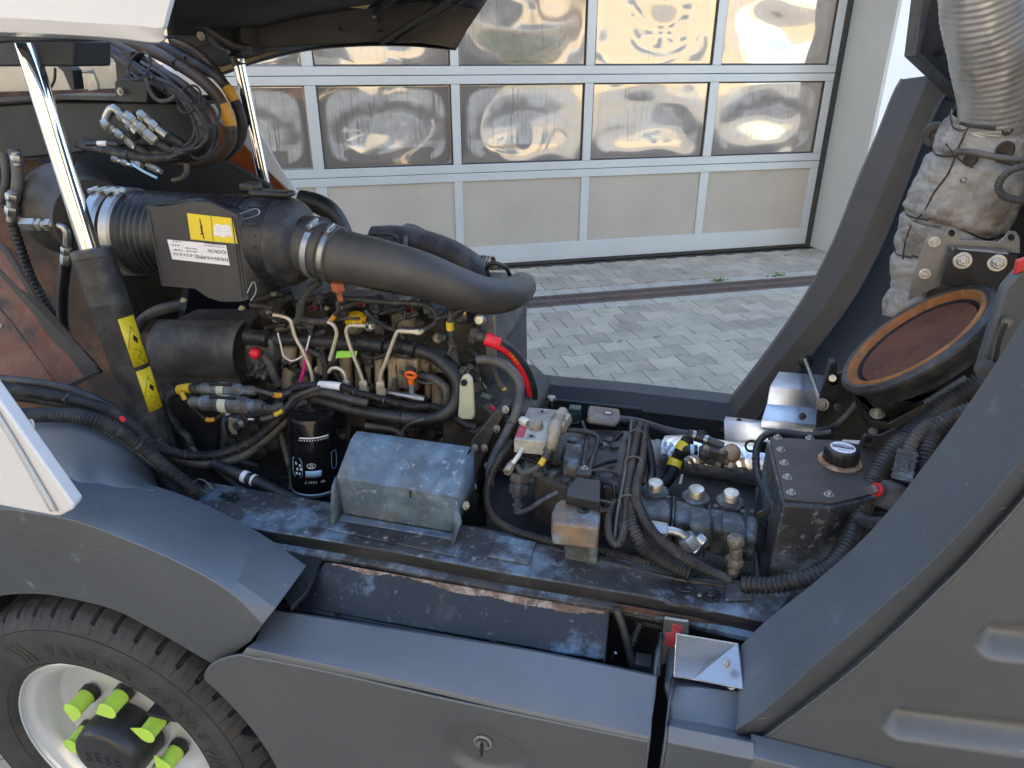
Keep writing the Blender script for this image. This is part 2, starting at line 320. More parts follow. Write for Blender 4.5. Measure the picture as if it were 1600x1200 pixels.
# shared bolt meshes
def bolt_mesh(m, washer=True):
    b_ = B()
    if washer: b_.lathe([(1.5, 0), (1.5, .18), (1.4, .22)], (0, 0, 0), UP, 20)
    b_.lathe([(1.0, .2), (1.0, .85), (.86, 1.0)], (0, 0, 0), UP, 6)
    b_.lathe([(.5, .9), (.5, 1.25), (.4, 1.35)], (0, 0, 0), UP, 12) if washer else None
    me = bpy.data.meshes.new('bolt'); me.from_pydata(b_.v, [], b_.f); me.materials.append(M[m]); me.update(); return me
BM = {}
def bolt(p, n, r, m='zinc', parent=None, washer=True):
    k = (m, washer)
    if k not in BM: BM[k] = bolt_mesh(m, washer)
    return link('bolt', BM[k], p, parent, Vector(n).normalized().to_track_quat('Z', 'Y'), (r, r, r))
def textmesh(body, size, o, xd, yd, m, parent, name='lettering', ext=.0003, align='LEFT', bold=0, shear=0):
    cu = bpy.data.curves.new('t', 'FONT'); cu.body = body; cu.size = size; cu.extrude = ext; cu.align_x = align; cu.offset = bold; cu.resolution_u = 2; cu.shear = shear
    to = bpy.data.objects.new('t', cu); COL.objects.link(to); dg = bpy.context.evaluated_depsgraph_get()
    me = bpy.data.meshes.new_from_object(to.evaluated_get(dg)); bpy.data.objects.remove(to)
    me.materials.clear(); me.materials.append(M[m])
    xd = Vector(xd).normalized(); yd = Vector(yd); yd = (yd - xd * yd.dot(xd)).normalized(); z = xd.cross(yd)
    rot = Matrix((xd, yd, z)).transposed().to_quaternion()
    return link(name, me, o, parent, rot)
def cylpatch(name, p, q, r, t0, t1, a0, a1, m, parent, n=10, corr=0):
    # a curved sheet lying on a cylinder; angle 0 faces the lens side, positive to the right
    ax = (q - p).normalized(); mid = p.lerp(q, (t0 + t1) / 2); f = (CAM - mid); f = (f - ax * f.dot(ax)).normalized(); s_ = ax.cross(f)
    if s_.dot(RT) < 0: s_ = -s_
    vs = []; fs = []
    for i in range(2):
        for k in range(n + 1):
            a = a0 + (a1 - a0) * k / n; vs.append(p.lerp(q, (t0, t1)[i]) + (f * math.cos(a) + s_ * math.sin(a)) * r)
    for k in range(n): fs.append((k, k + 1, n + 2 + k, n + 1 + k))
    return mesh(name, vs, fs, m, parent, solid=.0004, off=0)
def cylpt(p, q, r, t_, a):
    ax = (q - p).normalized(); mid = p.lerp(q, t_); f = (CAM - mid); f = (f - ax * f.dot(ax)).normalized(); s_ = ax.cross(f)
    if s_.dot(RT) < 0: s_ = -s_
    return mid + (f * math.cos(a) + s_ * math.sin(a)) * r, (f * math.cos(a) + s_ * math.sin(a)), (s_ * math.cos(a) - f * math.sin(a))
def loft(name, rows, m, parent=None, n=24, solid=.004, bevel=.006, segs=3, ang=40, sub=0, off=-1):
    R_ = []
    for r_ in rows:
        r_ = [Vector(q) for q in r_]; k = len(r_) - 1
        R_.append([catm(r_, k * i / n) for i in range(n + 1)] if k > 1 else [r_[0].lerp(r_[1], i / n) for i in range(n + 1)])
    vs = [p for r_ in R_ for p in r_]; fs = []
    for j in range(len(R_) - 1):
        for i in range(n): fs.append((j * (n + 1) + i, j * (n + 1) + i + 1, (j + 1) * (n + 1) + i + 1, (j + 1) * (n + 1) + i))
    return mesh(name, vs, fs, m, parent, solid=solid, bevel=bevel, segs=segs, ang=ang, sub=sub, off=off)

# ================================================================== GARAGE, GROUND
DA = R(27.5); D0 = Vector((-1.451, 5.954, 0)); DE = Vector((math.cos(DA), math.sin(DA), 0)); DN = Vector((math.sin(DA), -math.cos(DA), 0))
def DP(s, d, z): return D0 + DE * s + DN * d + UP * z
def dbox(b_, s0, s1, d0, d1, z0, z1): return b_.box(DP((s0 + s1) / 2, (d0 + d1) / 2, (z0 + z1) / 2), DE * (s1 - s0), DN * (d1 - d0), UP * (z1 - z0))
pave = mesh('pavement', [(-60, -60, -.014), (60, -60, -.014), (60, 60, -.014), (-60, 60, -.014)], [(0, 1, 2, 3)], 'joint', smooth=False); tag(pave, kind='structure')
m = M['joint']; t = m.node_tree; b = t.nodes['Principled BSDF']     # the wider yard reads as paving at a distance
yard = mesh('yard', [(-60, -60, -.010), (60, -60, -.010), (60, -.4, -.010), (-60, -.4, -.010)], [(0, 1, 2, 3)], 'paver', smooth=False); tag(yard, kind='structure')

garage = thing('garage_building', 'pale garage building behind the engine bay, with white pier beside the roller door', 'building', DP(.7, -4, 0))
SL = -7.1; SR = 2.995
b = B(); dbox(b, SR + .06, 16, -8, .53, 0, 4.95); b.out('wall', 'wall_white', garage, smooth=False)
b = B(); dbox(b, SR + .03, SR + .059, -.2, .527, 0, 4.6); b.out('door_reveal', 'jamb', garage, smooth=False)
b = B(); dbox(b, -16, SR + .06, -8, .53, 4.6, 4.95); dbox(b, -16, SL - .05, -8, .53, 0, 4.6); b.out('wall', 'wall_white', garage, smooth=False)
b = B(); dbox(b, -16.3, 16.3, -8.3, .75, 4.95, 5.03); b.out('roof', 'roof_tile', garage, smooth=False)
b = B(); dbox(b, SL - .05, SR + .03, -.3, -.22, 0, 4.6); b.out('door_recess', 'seal', garage, smooth=False)
b = B(); dbox(b, SR - .035, SR + .028, -.2, -.01, 0, 4.6); b.out('weather_seal', 'seal', garage, smooth=False)

door = thing('sectional_door', 'large aluminium sectional garage door with bulging clear panes and grey lower panels', 'garage door', DP(-2, -.03, 0))
CELL = [(-1.528, -.494), (-.426, .62), (.694, 1.751), (1.832, 2.876)]
pit = 1.118
for k in range(1, 5): CELL.insert(0, (CELL[0][0] - pit, CELL[0][1] - pit))
LEFT = CELL[0][0] - .1; RIGHT = 2.955
rowz = [(.19, .748), (.884, 1.496), (1.627, 2.24), (2.37, 2.98), (3.11, 3.72), (3.85, 4.45)]
b = B(); dbox(b, LEFT, RIGHT, -.06, .0, .032, .19); b.out('bottom_rail', 'door_frame', door, bevel=.003)
b = B(); dbox(b, LEFT, RIGHT, -.05, -.01, 0, .031); b.out('rubber_seal', 'seal', door, bevel=.003)
for i, (z0, z1) in enumerate(rowz):
    zt = rowz[i + 1][0] if i + 1 < len(rowz) else 4.6
    zm = (z1 + zt) / 2
    for a, c in ((z1, zm - .002), (zm + .002, zt)):
        b = B(); dbox(b, LEFT, RIGHT, -.06, .0, a, c); b.out('rail', 'door_frame', door, bevel=.004)
    edges = [LEFT] + [q for c in CELL for q in c] + [RIGHT]
    for k in range(0, len(edges), 2):
        b = B(); dbox(b, edges[k], edges[k + 1], -.06, -.002, z0 + .0005, z1 - .0005); b.out('mullion', 'door_frame', door, bevel=.003)
    for ci, (s0, s1) in enumerate(CELL):
        if i == 0:
            b = B(); dbox(b, s0, s1, -.045, -.015, z0, z1); b.out('panel', 'door_panel', door)
            continue
        if s1 < -4 and i > 3: continue
        nx, nz_ = 60, 40; vs = []; fs = []; hz = []; amp = random.uniform(.012, .017); sg = random.uniform(0, 50); sign = -1; sx_, sy_ = random.uniform(-.06, .06), random.uniform(-.05, .05)
        for jz in range(nz_ + 1):
            for jx in range(nx + 1):
                a = jx / nx; c = jz / nz_
                ex = 1 - abs(2 * a - 1) ** 4.0; ez = 1 - abs(2 * c - 1) ** 3.0
                w1 = noise.noise(Vector((a * 1.6 + sg, c * 1.2, sg))); w2 = noise.noise(Vector((a * 3.4, c * 2.6 + sg, sg * 2)))
                dd = ex * ez * (amp * sign * (math.exp(-((a - .5) / .33) ** 2 - ((c - .45) / .3) ** 2)) + .006 * w1 + .006 * w2)
                rx, rz = (abs(2 * a - 1)) ** 5 + (abs(2 * c - 1.02)) ** 5, 0; edge_ = max(0, min(1, (.62 - rx) / .12))
                e1_ = ((a - .52 - sx_) / .30) ** 2 + ((c - .42 - sy_) / .26) ** 2; wob = .35 * noise.noise(Vector((a * 5 + sg, c * 5, 3))) + .25 * noise.noise(Vector((a * 14 + sg, c * 9, 7)))
                ringd = math.exp(-((e1_ - 1.7 + wob * 2) / .75) ** 2) * (1 if c > .3 else .25); rimw = .35 * math.exp(-((e1_ - .95 + wob) / .12) ** 2)
                h_ = max(0, min(1, edge_ * (.92 - .66 * ringd + rimw + wob * .3))) if i == 1 else max(0, min(1, .25 * edge_ + .5 * max(0, w1 * 2 + wob)))
                if i == 1 and c < .24 and abs(a - .5) < .33 + wob * .2: h_ *= .15
                hz.append(h_); vs.append(DP(s0 + (s1 - s0) * a, -.028 + dd, z0 + (z1 - z0) * c))
        for jz in range(nz_):
            for jx in range(nx): q = jz * (nx + 1) + jx; fs.append((q, q + 1, q + nx + 2, q + nx + 1))
        po = mesh('pane', vs, fs, 'pane', door, ang=180, solid=.003); ha = po.data.attributes.new('haze', 'FLOAT', 'POINT'); ha.data.foreach_set('value', hz)
        gk = B(); g = .006
        for (a0, a1, c0, c1) in ((s0, s1, z0, z0 + g), (s0, s1, z1 - g, z1), (s0, s0 + g, z0 + g, z1 - g), (s1 - g, s1, z0 + g, z1 - g)): dbox(gk, a0, a1, -.026, -.012, c0, c1)
        if -2 < s0: gk.out('gasket', 'seal', door, smooth=False)

# drain
drain = thing('drain_channel', 'rusty slotted drain grate running across the paving in front of the door', 'drain', DP(.5, 1.01, 0))
b = B(); dbox(b, -1.6, 4.4, .89, 1.14, -.05, -.03); b.out('channel', 'dark_void', drain, smooth=False)
b = B()
for d_ in (.89, .99, 1.02, 1.12):
    dbox(b, -1.6, 4.4, d_, d_ + (.02 if d_ in (.89, 1.12) else .0125), -.012, .001)
b.out('grate_frame', 'grate', drain, smooth=False)
bar = B(); dbox(bar, 0, .013, .905, 1.125, -.014, -.0005)
bar0 = None
for k in range(int(6 / .024)):
    s_ = -1.6 + k * .024
    if bar0 is None:
        b = B(); dbox(b, s_, s_ + .011, .905, 1.125, -.014, -.0005); bar0 = b.out('grate_bar', 'grate', drain, smooth=False); l0 = WL[bar0.name]
    else: link('grate_bar', bar0.data, l0 + DE * (k * .024), drain)

# kerb stones beside the drain and wavy pavers
def stone(pts2, z1=0, z0=-.03, ch=.004):
    n = len(pts2); cx = sum(p[0] for p in pts2) / n; cy = sum(p[1] for p in pts2) / n
    vs = []
    for (sc_, z) in ((1, z0), (1, z1 - ch), (None, z1)):
        for (x, y) in pts2:
            if sc_ is None:
                dx, dy = x - cx, y - cy; l_ = math.hypot(dx, dy); x -= dx / l_ * ch; y -= dy / l_ * ch
            vs.append(DE * x + DN * y + UP * z)
    fs = [list(range(2 * n, 3 * n))] + [[j * n + i, j * n + (i + 1) % n, (j + 1) * n + (i + 1) % n, (j + 1) * n + i] for j in range(2) for i in range(n)]
    me = bpy.data.meshes.new('stone'); me.from_pydata(vs, [], fs); me.update(); return me
kme = stone([(-.098, -.06), (.098, -.06), (.098, .06), (-.098, .06)]); kme.materials.append(M['kerb'])
L_, hh, dw, g = .2, .0815, .011, .0035
def wav(sgn):
    xs = [(-L_ / 2 + g / 2, hh + dw), (-L_ / 4 - .012, hh + dw), (-L_ / 4 + .012, hh - dw), (L_ / 4 - .012, hh - dw), (L_ / 4 + .012, hh + dw), (L_ / 2 - g / 2, hh + dw)]
    return [(x, sgn * (y - g / 2)) for x, y in xs]
pme = stone(wav(-1) + wav(1)[::-1]); pme.materials.append(M['paver'])
def place(me, name, s, d, r_=0):
    z = random.uniform(-.0012, .0014)
    q = Matrix.Rotation(random.uniform(-.006, .006), 3, 'Z').to_quaternion() @ Matrix.Rotation(random.uniform(-.006, .006), 3, 'X').to_quaternion()
    return link(name, me, DP(s, d, z), pave, q)
def seen(p):
    r = p - CAM; f = r.dot(FW * math.cos(PITCH) - UP * math.sin(PITCH))
    if f < .1: return None
    u = 800 + FPX * r.dot(RT) / f; v = 600 - FPX * r.dot(FW * math.sin(PITCH) + UP * math.cos(PITCH)) / f; return u, v
indiv = []; rest = []
for k in range(int(6 / .2)):
    s_ = -1.55 + k * .2
    for d_ in (.82, 1.21): indiv.append((kme, 'kerb_stone', s_ + (.07 if d_ > 1 else 0), d_))
rows_ = [.655 - .163 * k for k in range(4)] + [1.355 + .163 * k for k in range(24)]
for ri, d_ in enumerate(rows_):
    for k in range(-14, 26):
        s_ = k * .2 + (.1 if ri % 2 else 0)
        uv = seen(DP(s_, d_, 0))
        vis = uv and 815 < uv[0] < 1330 and 380 < uv[1] < 640 and (uv[0] - 1130) < (625 - uv[1]) * .75 + 20
        (indiv if vis else rest).append((pme, 'paver', s_, d_))
for s_ in range(-16, -5):
    for d_ in range(20, 32): rest.append((pme, 'paver', s_ * .2 + (.1 if d_ % 2 else 0), 1.355 + .163 * d_))
indiv = [q for q in indiv if q[1] == 'paver'][:290] + [q for q in indiv if q[1] != 'paver']
for q in indiv: place(*q)
b = B(); seen_ = set()
for (me, nm, s_, d_) in rest:
    if (round(s_, 2), round(d_, 2)) in seen_: continue
    seen_.add((round(s_, 2), round(d_, 2))); z = random.uniform(-.0012, .0012)
    b.add([v.co + DP(s_, d_, z) for v in me.vertices], [list(p.vertices) for p in me.polygons])
print('pavers', len(indiv), len(seen_))
tag(b.out('pavers', 'paver', pave, smooth=False), kind='stuff')
# weeds in the drain joint
for (s_, d_, n_) in ((1.55, .86, 9), (2.1, .85, 6), (2.35, 1.16, 7)):
    b = B()
    for k in range(n_ * 3):
        o = DP(s_ + random.gauss(0, .035), d_ + random.gauss(0, .008), 0); a = random.uniform(0, 6.28); h_ = random.uniform(.01, .035); dr = Vector((math.cos(a), math.sin(a), 0))
        sd_ = Vector((-dr.y, dr.x, 0)) * .004; b.add([o - sd_, o + sd_, o + dr * .015 + UP * h_ + sd_, o + dr * .025 + UP * h_ * .8, o + dr * .015 + UP * h_ - sd_], [(0, 1, 2, 3, 4)])
    tag(b.out('weed', 'weed', smooth=False), {1.55: 'small green weed tuft growing left-most along the drain grate', 2.1: 'small green weed tuft growing by the middle of the drain edge', 2.35: 'small green weed below the drain grate beside the dark pillar'}[s_], 'weed')

# across the yard, behind the viewer: the sunlit house the door panes mirror
house = thing('yard_house', 'cream house across the yard, mirrored in the garage door panes', 'building', (3, -12, 0))
b = B().box((5, -14, 5.2), (50, 0, 0), (0, 6, 0), (0, 0, 10.4)); b.out('wall', 'facade_cream', house, smooth=False)
b = B().prism([Vector((-20.5, -10.6, 10.4)), Vector((-20.5, -17.4, 10.4)), Vector((-20.5, -14, 12.4))], (51, 0, 0)); b.out('roof', 'roof_tile', house, smooth=False)
for i in range(-4, 12):
    for j in range(3):
        f = B().box((-5 + i * 2.7, -10.98, 1.9 + j * 2.9), (1.3, 0, 0), (0, .08, 0), (0, 0, 1.6)).out('window', 'white_paint', house, smooth=False)
        B().box((-5 + i * 2.7, -10.93, 1.9 + j * 2.9), (1.1, 0, 0), (0, .04, 0), (0, 0, 1.4)).out('pane', 'window_dark', f, smooth=False)
for (x, y, h_, lab) in ((-10, -10, 5.5, 'leafy green tree left of the cream house across the yard'), (13.5, -9.5, 5, 'leafy green tree right of the cream house across the yard')):
    tr = thing('yard_tree', lab, 'tree', (x, y, 0)); B().tube([Vector((x, y, 0)), Vector((x + .1, y, h_ * .6))], .16, 8, step=.5).out('trunk', 'bark', tr)
    b = B()
    for k in range(1400):
        v = Vector((random.gauss(0, 1), random.gauss(0, 1), random.gauss(0, 1))); v = v.normalized() * random.uniform(.5, 1) * 2.3 * (.75 + .4 * noise.noise(v)); c = Vector((x, y, h_)) + v
        a = Vector((random.gauss(0, 1), random.gauss(0, 1), random.gauss(0, 1))).normalized() * .16; e_ = a.orthogonal().normalized() * .12
        b.add([c - a, c + e_, c + a, c - e_], [(0, 1, 2, 3)])
    b.out('crown', 'foliage', tr, smooth=False)

# ================================================================== THE SWEEPER VEHICLE BODY
truck = thing('sweeper_truck', 'grey and white road sweeper truck with its bonnet raised over an open engine bay', 'truck', (-.4, 1.4, 0))
def YY(L_, Y): return [V(u, v, Y) for (u, v) in L_]
# front wheel arch: lip, side face, shoulder, shelf, inner edge
A_ = [(-140, 990), (-60, 945), (0, 928), (60, 925), (110, 932), (180, 950), (250, 985), (310, 1020), (345, 1040)]
rowsA = [
    [p + Vector((0, .16, 0)) for p in YY(A_, .80)],
    YY(A_, .80), [p + Vector((0, -.006, .010)) for p in YY(A_, .80)],
    YY([(-140, 900), (-60, 860), (0, 845), (60, 845), (130, 858), (210, 885), (290, 925), (350, 965), (393, 1000)], .792),
    YY([(-140, 850), (-60, 808), (0, 796), (60, 803), (120, 815), (205, 846), (290, 884), (360, 925), (412, 974)], .795),
    YY([(-140, 815), (-60, 788), (0, 781), (60, 789), (125, 803), (210, 832), (298, 872), (372, 912), (430, 952)], .815)]
shelf = [(-140, 745), (-60, 735), (0, 735), (60, 738), (130, 742), (205, 752), (300, 782), (400, 832), (478, 886)]
rowsA.append([V(u, v, y) for (u, v), y in zip(shelf, (1.0, 1.0, 1.0, 1.0, 1.0, 1.0, 1.0, .975, .94))])
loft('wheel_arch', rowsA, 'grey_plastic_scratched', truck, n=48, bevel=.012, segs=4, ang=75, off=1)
# inner wheel housing dome with its pressed ridge
D_ = []
top = [(-60, 690), (0, 668), (50, 662), (110, 661), (160, 676), (205, 703), (235, 735), (246, 765)]
bot = [(-60, 830), (0, 820), (60, 812), (110, 806), (140, 797), (175, 785), (205, 772), (246, 768)]
for j in range(9):
    f = j / 8; row = []
    for i, (a, c) in enumerate(zip(top, bot)):
        Y = 1.07 - .13 * (1 - f) ** .0 * math.sin(f * math.pi / 2) ** 1.2 + (0 if i < 6 else .02 * (i - 5))
        row.append(V(a[0] + (c[0] - a[0]) * f, a[1] + (c[1] - a[1]) * f, Y))
    D_.append(row)
back = [V(u - 4, v - 6, 1.30) for u, v in top]
n1 = 40; vs = []; fs = []; RR = [back] + D_
ridge0, ridge1 = V(75, 690, .99), V(147, 782, .94)
for r_ in RR:
    k = len(r_) - 1
    for i in range(n1 + 1):
        p = catm(r_, k * i / n1); ab = ridge1 - ridge0; t_ = (p - ridge0).dot(ab) / ab.dot(ab); tt = max(0, min(1, t_)); dd = (p - (ridge0 + ab * tt)).length
        p = p - Vector((-.1, .8, -.5)) * .028 * math.exp(-(dd / .016) ** 2) if r_ is not back else p
        vs.append(p)
for j in range(len(RR) - 1):
    for i in range(n1): fs.append((j * (n1 + 1) + i, j * (n1 + 1) + i + 1, (j + 1) * (n1 + 1) + i + 1, (j + 1) * (n1 + 1) + i))
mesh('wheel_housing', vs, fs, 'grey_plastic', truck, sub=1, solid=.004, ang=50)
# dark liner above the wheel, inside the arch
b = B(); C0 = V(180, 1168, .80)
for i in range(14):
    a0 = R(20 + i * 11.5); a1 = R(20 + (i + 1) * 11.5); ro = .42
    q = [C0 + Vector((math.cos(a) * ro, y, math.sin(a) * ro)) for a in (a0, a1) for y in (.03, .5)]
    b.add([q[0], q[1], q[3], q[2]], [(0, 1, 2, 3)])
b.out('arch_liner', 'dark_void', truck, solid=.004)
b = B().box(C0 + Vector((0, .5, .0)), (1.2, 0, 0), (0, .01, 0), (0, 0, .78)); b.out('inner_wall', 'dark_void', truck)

# side skirt between the wheel and the rear corner
def ln(p, q, n): return [(p[0] + (q[0] - p[0]) * i / n, p[1] + (q[1] - p[1]) * i / n) for i in range(n + 1)]
S = [
    YY([(430, 951), (620, 981), (800, 1009), (930, 1034), (1029, 1055)], .895),
    YY([(425, 953), (620, 984), (800, 1012), (930, 1037), (1027, 1058)], .862),
    YY([(408, 975), (620, 1006), (800, 1039), (930, 1066), (1024, 1090)], .836),
    YY([(400, 1000), (620, 1035), (800, 1074), (930, 1101), (1019, 1122)], .801),
    YY([(385, 1012), (620, 1062), (800, 1104), (930, 1132), (1017, 1151)], .776),
    YY([(378, 1022), (620, 1071), (800, 1112), (930, 1140), (1016, 1158)], .772)]
S.append([Vector((p.x, .768, .62)) for p in S[-1]]); S.append([Vector((p.x, .80, .45)) for p in S[-1]])
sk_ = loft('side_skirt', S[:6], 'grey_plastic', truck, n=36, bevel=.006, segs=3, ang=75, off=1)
# the skirt's flat face, with a shallow round dish for the latch
x0 = V(335, 1066, .772); LATCH = V(752, 1168, .772); vs = []; fs = []; nx, nz_ = 110, 60
for jz in range(nz_ + 1):
    for i in range(nx + 1):
        f = i / nx; e_ = catm(S[5], 4 * f); xl = e_.x; zt = e_.z - .001; c = jz / nz_
        z = zt + (.42 - zt) * c; x = xl
        if f < .5:           # the front edge follows the wheel opening
            cx = C0.x; arc = .375
            edge = C0.x + math.sqrt(max(0, .43 ** 2 - (z - C0.z) ** 2)); x = edge + (S[5][4].x - edge) * f if edge > xl - .3 else xl
        x = None
        edge = C0.x + math.sqrt(max(0, .428 ** 2 - (z - C0.z) ** 2)) * 1.0
        lead = S[5][0].x; left = lead + (edge - lead) * min(1, c * 4.0)
        x = left + (S[5][4].x - left) * f
        zt2 = catm(S[5], 4 * max(0, min(1, (x - S[5][0].x) / (S[5][4].x - S[5][0].x)))).z - .001; z = zt2 + (.42 - zt2) * c
        dx = (x - LATCH.x) / .062; dz = (z - LATCH.z + .01) / .058; rr = math.sqrt(dx * dx * (.55 if dx > 0 else 1) + dz * dz)
        dish = .012 * (1 - min(1, max(0, (rr - .75) / .35))) if rr < 1.1 else 0
        cr = .004 * math.exp(-(((x - S[5][0].x) - (zt2 - z) * .62 - .02) / .006) ** 2)
        vs.append((x, .772 + dish - cr * .6 + .02 * max(0, 1 - abs((x - S[5][0].x) - (zt2 - z) * .62 - .02) / .2) * 0, z))
for jz in range(nz_):
    for i in range(nx): q = jz * (nx + 1) + i; fs.append((q, q + nx + 1, q + nx + 2, q + 1))
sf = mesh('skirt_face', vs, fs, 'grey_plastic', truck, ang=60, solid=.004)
lathe('latch', [(.0165, 0), (.0165, -.002), (.012, -.003), (.010, .003)], LATCH + Vector((0, .011, 0)), (0, 1, 0), 'steel', truck, 24)
b = B().lathe([(.0095, 0), (.0095, .006)], LATCH + Vector((0, .010, 0)), (0, -1, 0), 18); b.out('latch_cylinder', 'steel', truck)
B().box(LATCH + Vector((0, .0, -.006)), (.004, 0, 0), (0, .008, 0), (0, 0, .026)).out('latch_key', 'black_metal', truck, bevel=.0008)

# rear corner: block by the gap, pillar band, dark channel, lip and flat face with pressed slots
E1 = [V(u, v, y) for u, v, y in ((1160, 1012, .93), (1200, 973, .95), (1291, 900, .97), (1370, 826, .97), (1450, 727, .97), (1540, 601, .97), (1600, 506, .97), (1680, 370, .97), (1740, 250, .97), (1960, -160, .97))]
E2 = [V(u, v, y - .033) for u, v, y in ((1150, 1140, .835), (1200, 1105, .835), (1300, 1015, .835), (1432, 900, .835), (1520, 810, .835), (1600, 711, .835), (1680, 600, .835), (1790, 430, .835), (1900, 240, .835), (2180, -220, .835))]
E3 = [V(u, v, y + .006) for u, v, y in ((1165, 1166, .812), (1200, 1142, .812), (1337, 1036, .812), (1483, 900, .812), (1545, 835, .812), (1600, 773, .812), (1700, 640, .812), (1830, 455, .812), (1960, 250, .812), (2300, -220, .812))]
E4 = [V(u, v, .800) for u, v in ((1171, 1172), (1206, 1148), (1345, 1041), (1491, 904), (1553, 838), (1608, 776), (1709, 642), (1840, 457), (1972, 250), (2314, -220))]
back_ = [p + Vector((.03, .03, -.03)) for p in E1]
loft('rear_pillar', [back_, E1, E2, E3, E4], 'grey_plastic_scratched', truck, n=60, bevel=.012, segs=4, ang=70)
# flat face
xs0, xs1 = E4[0].x, V(2300, -220, .80).x
def e4z(x):
    for i in range(len(E4) - 1):
        if E4[i].x <= x <= E4[i + 1].x: f = (x - E4[i].x) / (E4[i + 1].x - E4[i].x); return E4[i].z + (E4[i + 1].z - E4[i].z) * f
    return E4[-1].z if x > E4[-1].x else E4[0].z
L0, L1 = V(1165, 1146, .80), V(1385, 1200, .80)
def ledge(x): return L0.z + (L1.z - L0.z) * (x - L0.x) / (L1.x - L0.x)
slots = [(V(1417, 1132, .80), V(2100, 1222, .80), .035), (V(1568, 1003, .80), V(2200, 1075, .80), .034)]
vs = []; fs = []; nx, nz_ = 260, 170
for i in range(nx + 1):
    x = xs0 + (xs1 - xs0) * (i / nx); zt = e4z(x); zb = min(ledge(x), zt - .002)
    for j in range(nz_ + 1):
        z = zt + (zb - zt) * j / nz_; dd = 0
        for p, q, r_ in slots:
            ab = q - p; t_ = max(0, min(1, (Vector((x, .80, z)) - p).dot(ab) / ab.dot(ab))); d_ = (Vector((x, .80, z)) - (p + ab * t_)).length
            u_ = max(0, min(1, (r_ - d_) / (r_ * .85))); dd = max(dd, .030 * (u_ * u_ * (3 - 2 * u_)))
        vs.append((x, .80 + dd, z))
for i in range(nx):
    for j in range(nz_): q = i * (nz_ + 1) + j; fs.append((q, q + nz_ + 1, q + nz_ + 2, q + 1))
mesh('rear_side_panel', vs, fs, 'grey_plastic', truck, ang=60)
xe = V(1900, 1300, .80).x
rowsL = [[(x, .80, ledge(x)) for x in (xs0 - .003, (xs0 + xe) / 2, xe)], [(x, .768, ledge(x) - .006) for x in (xs0 - .003, (xs0 + xe) / 2, xe)], [(x, .765, ledge(x) - .02) for x in (xs0 - .003, (xs0 + xe) / 2, xe)], [(x, .765, .40) for x in (xs0 - .003, (xs0 + xe) / 2, xe)]]
loft('rear_lower_panel', rowsL, 'grey_plastic', truck, n=12, bevel=.005, ang=25)
# corner block
rowsC = [YY([(1040, 1046), (1100, 1060), (1168, 1074)], .925), YY([(1038, 1076), (1100, 1078), (1172, 1086)], .87), YY([(1048, 1100), (1110, 1118), (1190, 1138)], .835), YY([(1046, 1124), (1110, 1136), (1190, 1156)], .818),
         [L0 * 0 + Vector((x, .78, ledge(xs0) + .004)) for x in (V(1042, 1156, .78).x, V(1100, 1165, .78).x, xs0)], [Vector((x, .766, ledge(xs0) - .008)) for x in (V(1042, 1156, .78).x, V(1100, 1165, .78).x, xs0)],
         [Vector((x, .765, .40)) for x in (V(1036, 1165, .78).x, V(1100, 1165, .78).x, xs0)]]
loft('corner_block', rowsC, 'grey_plastic_scratched', truck, n=10, bevel=.007, ang=24)
b = B(); q = [V(1036, 1050, .93), V(1036, 1082, .86), V(1042, 1110, .83), V(1038, 1156, .78)]
ed = [r_[0] for r_ in rowsC]; b.add(ed + [p + Vector((.004, .12, 0)) for p in ed], [[i, i + 1, len(ed) + i + 1, len(ed) + i] for i in range(len(ed) - 1)]); b.out('corner_return', 'grey_plastic', truck, solid=.004)
ed = [r_[-1] for r_ in S[:6]] + [Vector((S[5][4].x, .772, .42))]
b = B().add(ed + [p + Vector((-.002, .10, 0)) for p in ed], [[i, i + 1, len(ed) + i + 1, len(ed) + i] for i in range(len(ed) - 1)]); b.out('skirt_return', 'grey_plastic', truck, solid=.004)

# far side: low body wall and its sweeping pillar
FY = 2.1
F0 = [V(u, v, FY) for u, v in ((640, 572), (760, 588), (862, 602), (960, 611), (1050, 621), (1137, 631), (1200, 640))]
W = [[p + Vector((0, .09, -.02)) for p in F0], [p + Vector((0, .07, 0)) for p in F0], F0,
     [p + Vector((0, -.035, -.045)) for p in F0], [p + Vector((0, -.035, -.5)) for p in F0]]
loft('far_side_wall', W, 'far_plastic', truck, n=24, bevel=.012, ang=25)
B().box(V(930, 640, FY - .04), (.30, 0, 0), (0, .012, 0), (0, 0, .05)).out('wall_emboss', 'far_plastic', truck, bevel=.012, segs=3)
Q1 = [V(u, v, FY) for u, v in ((1105, 675), (1180, 580), (1250, 482), (1300, 390), (1340, 290), (1372, 215), (1398, 150), (1412, 124))]
Q2 = [V(u, v, FY - .05) for u, v in ((1130, 675), (1205, 580), (1285, 482), (1340, 390), (1383, 290), (1418, 200), (1440, 150), (1452, 118))]
Q3 = [V(u, v, FY - .06) for u, v in ((1155, 680), (1235, 590), (1315, 490), (1368, 400), (1410, 300), (1440, 220), (1468, 160), (1478, 145))]
Q4 = [V(u, v, FY - .02) for u, v in ((1300, 730), (1400, 640), (1470, 560), (1520, 460), (1560, 360), (1600, 270), (1620, 200), (1600, 160))]
Q4 = [V(u, v, FY - .36) for u, v in ((1300, 700), (1390, 630), (1450, 560), (1500, 470), (1540, 380), (1570, 280), (1560, 200), (1520, 165))]
Q0 = [p + Vector((.01, .06, 0)) for p in Q1]
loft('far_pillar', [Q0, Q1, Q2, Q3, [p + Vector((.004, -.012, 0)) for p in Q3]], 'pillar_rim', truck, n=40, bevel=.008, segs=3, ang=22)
loft('pillar_inner', [[p + Vector((.003, -.008, 0)) for p in Q3], Q4], 'far_plastic', truck, n=40, bevel=0)
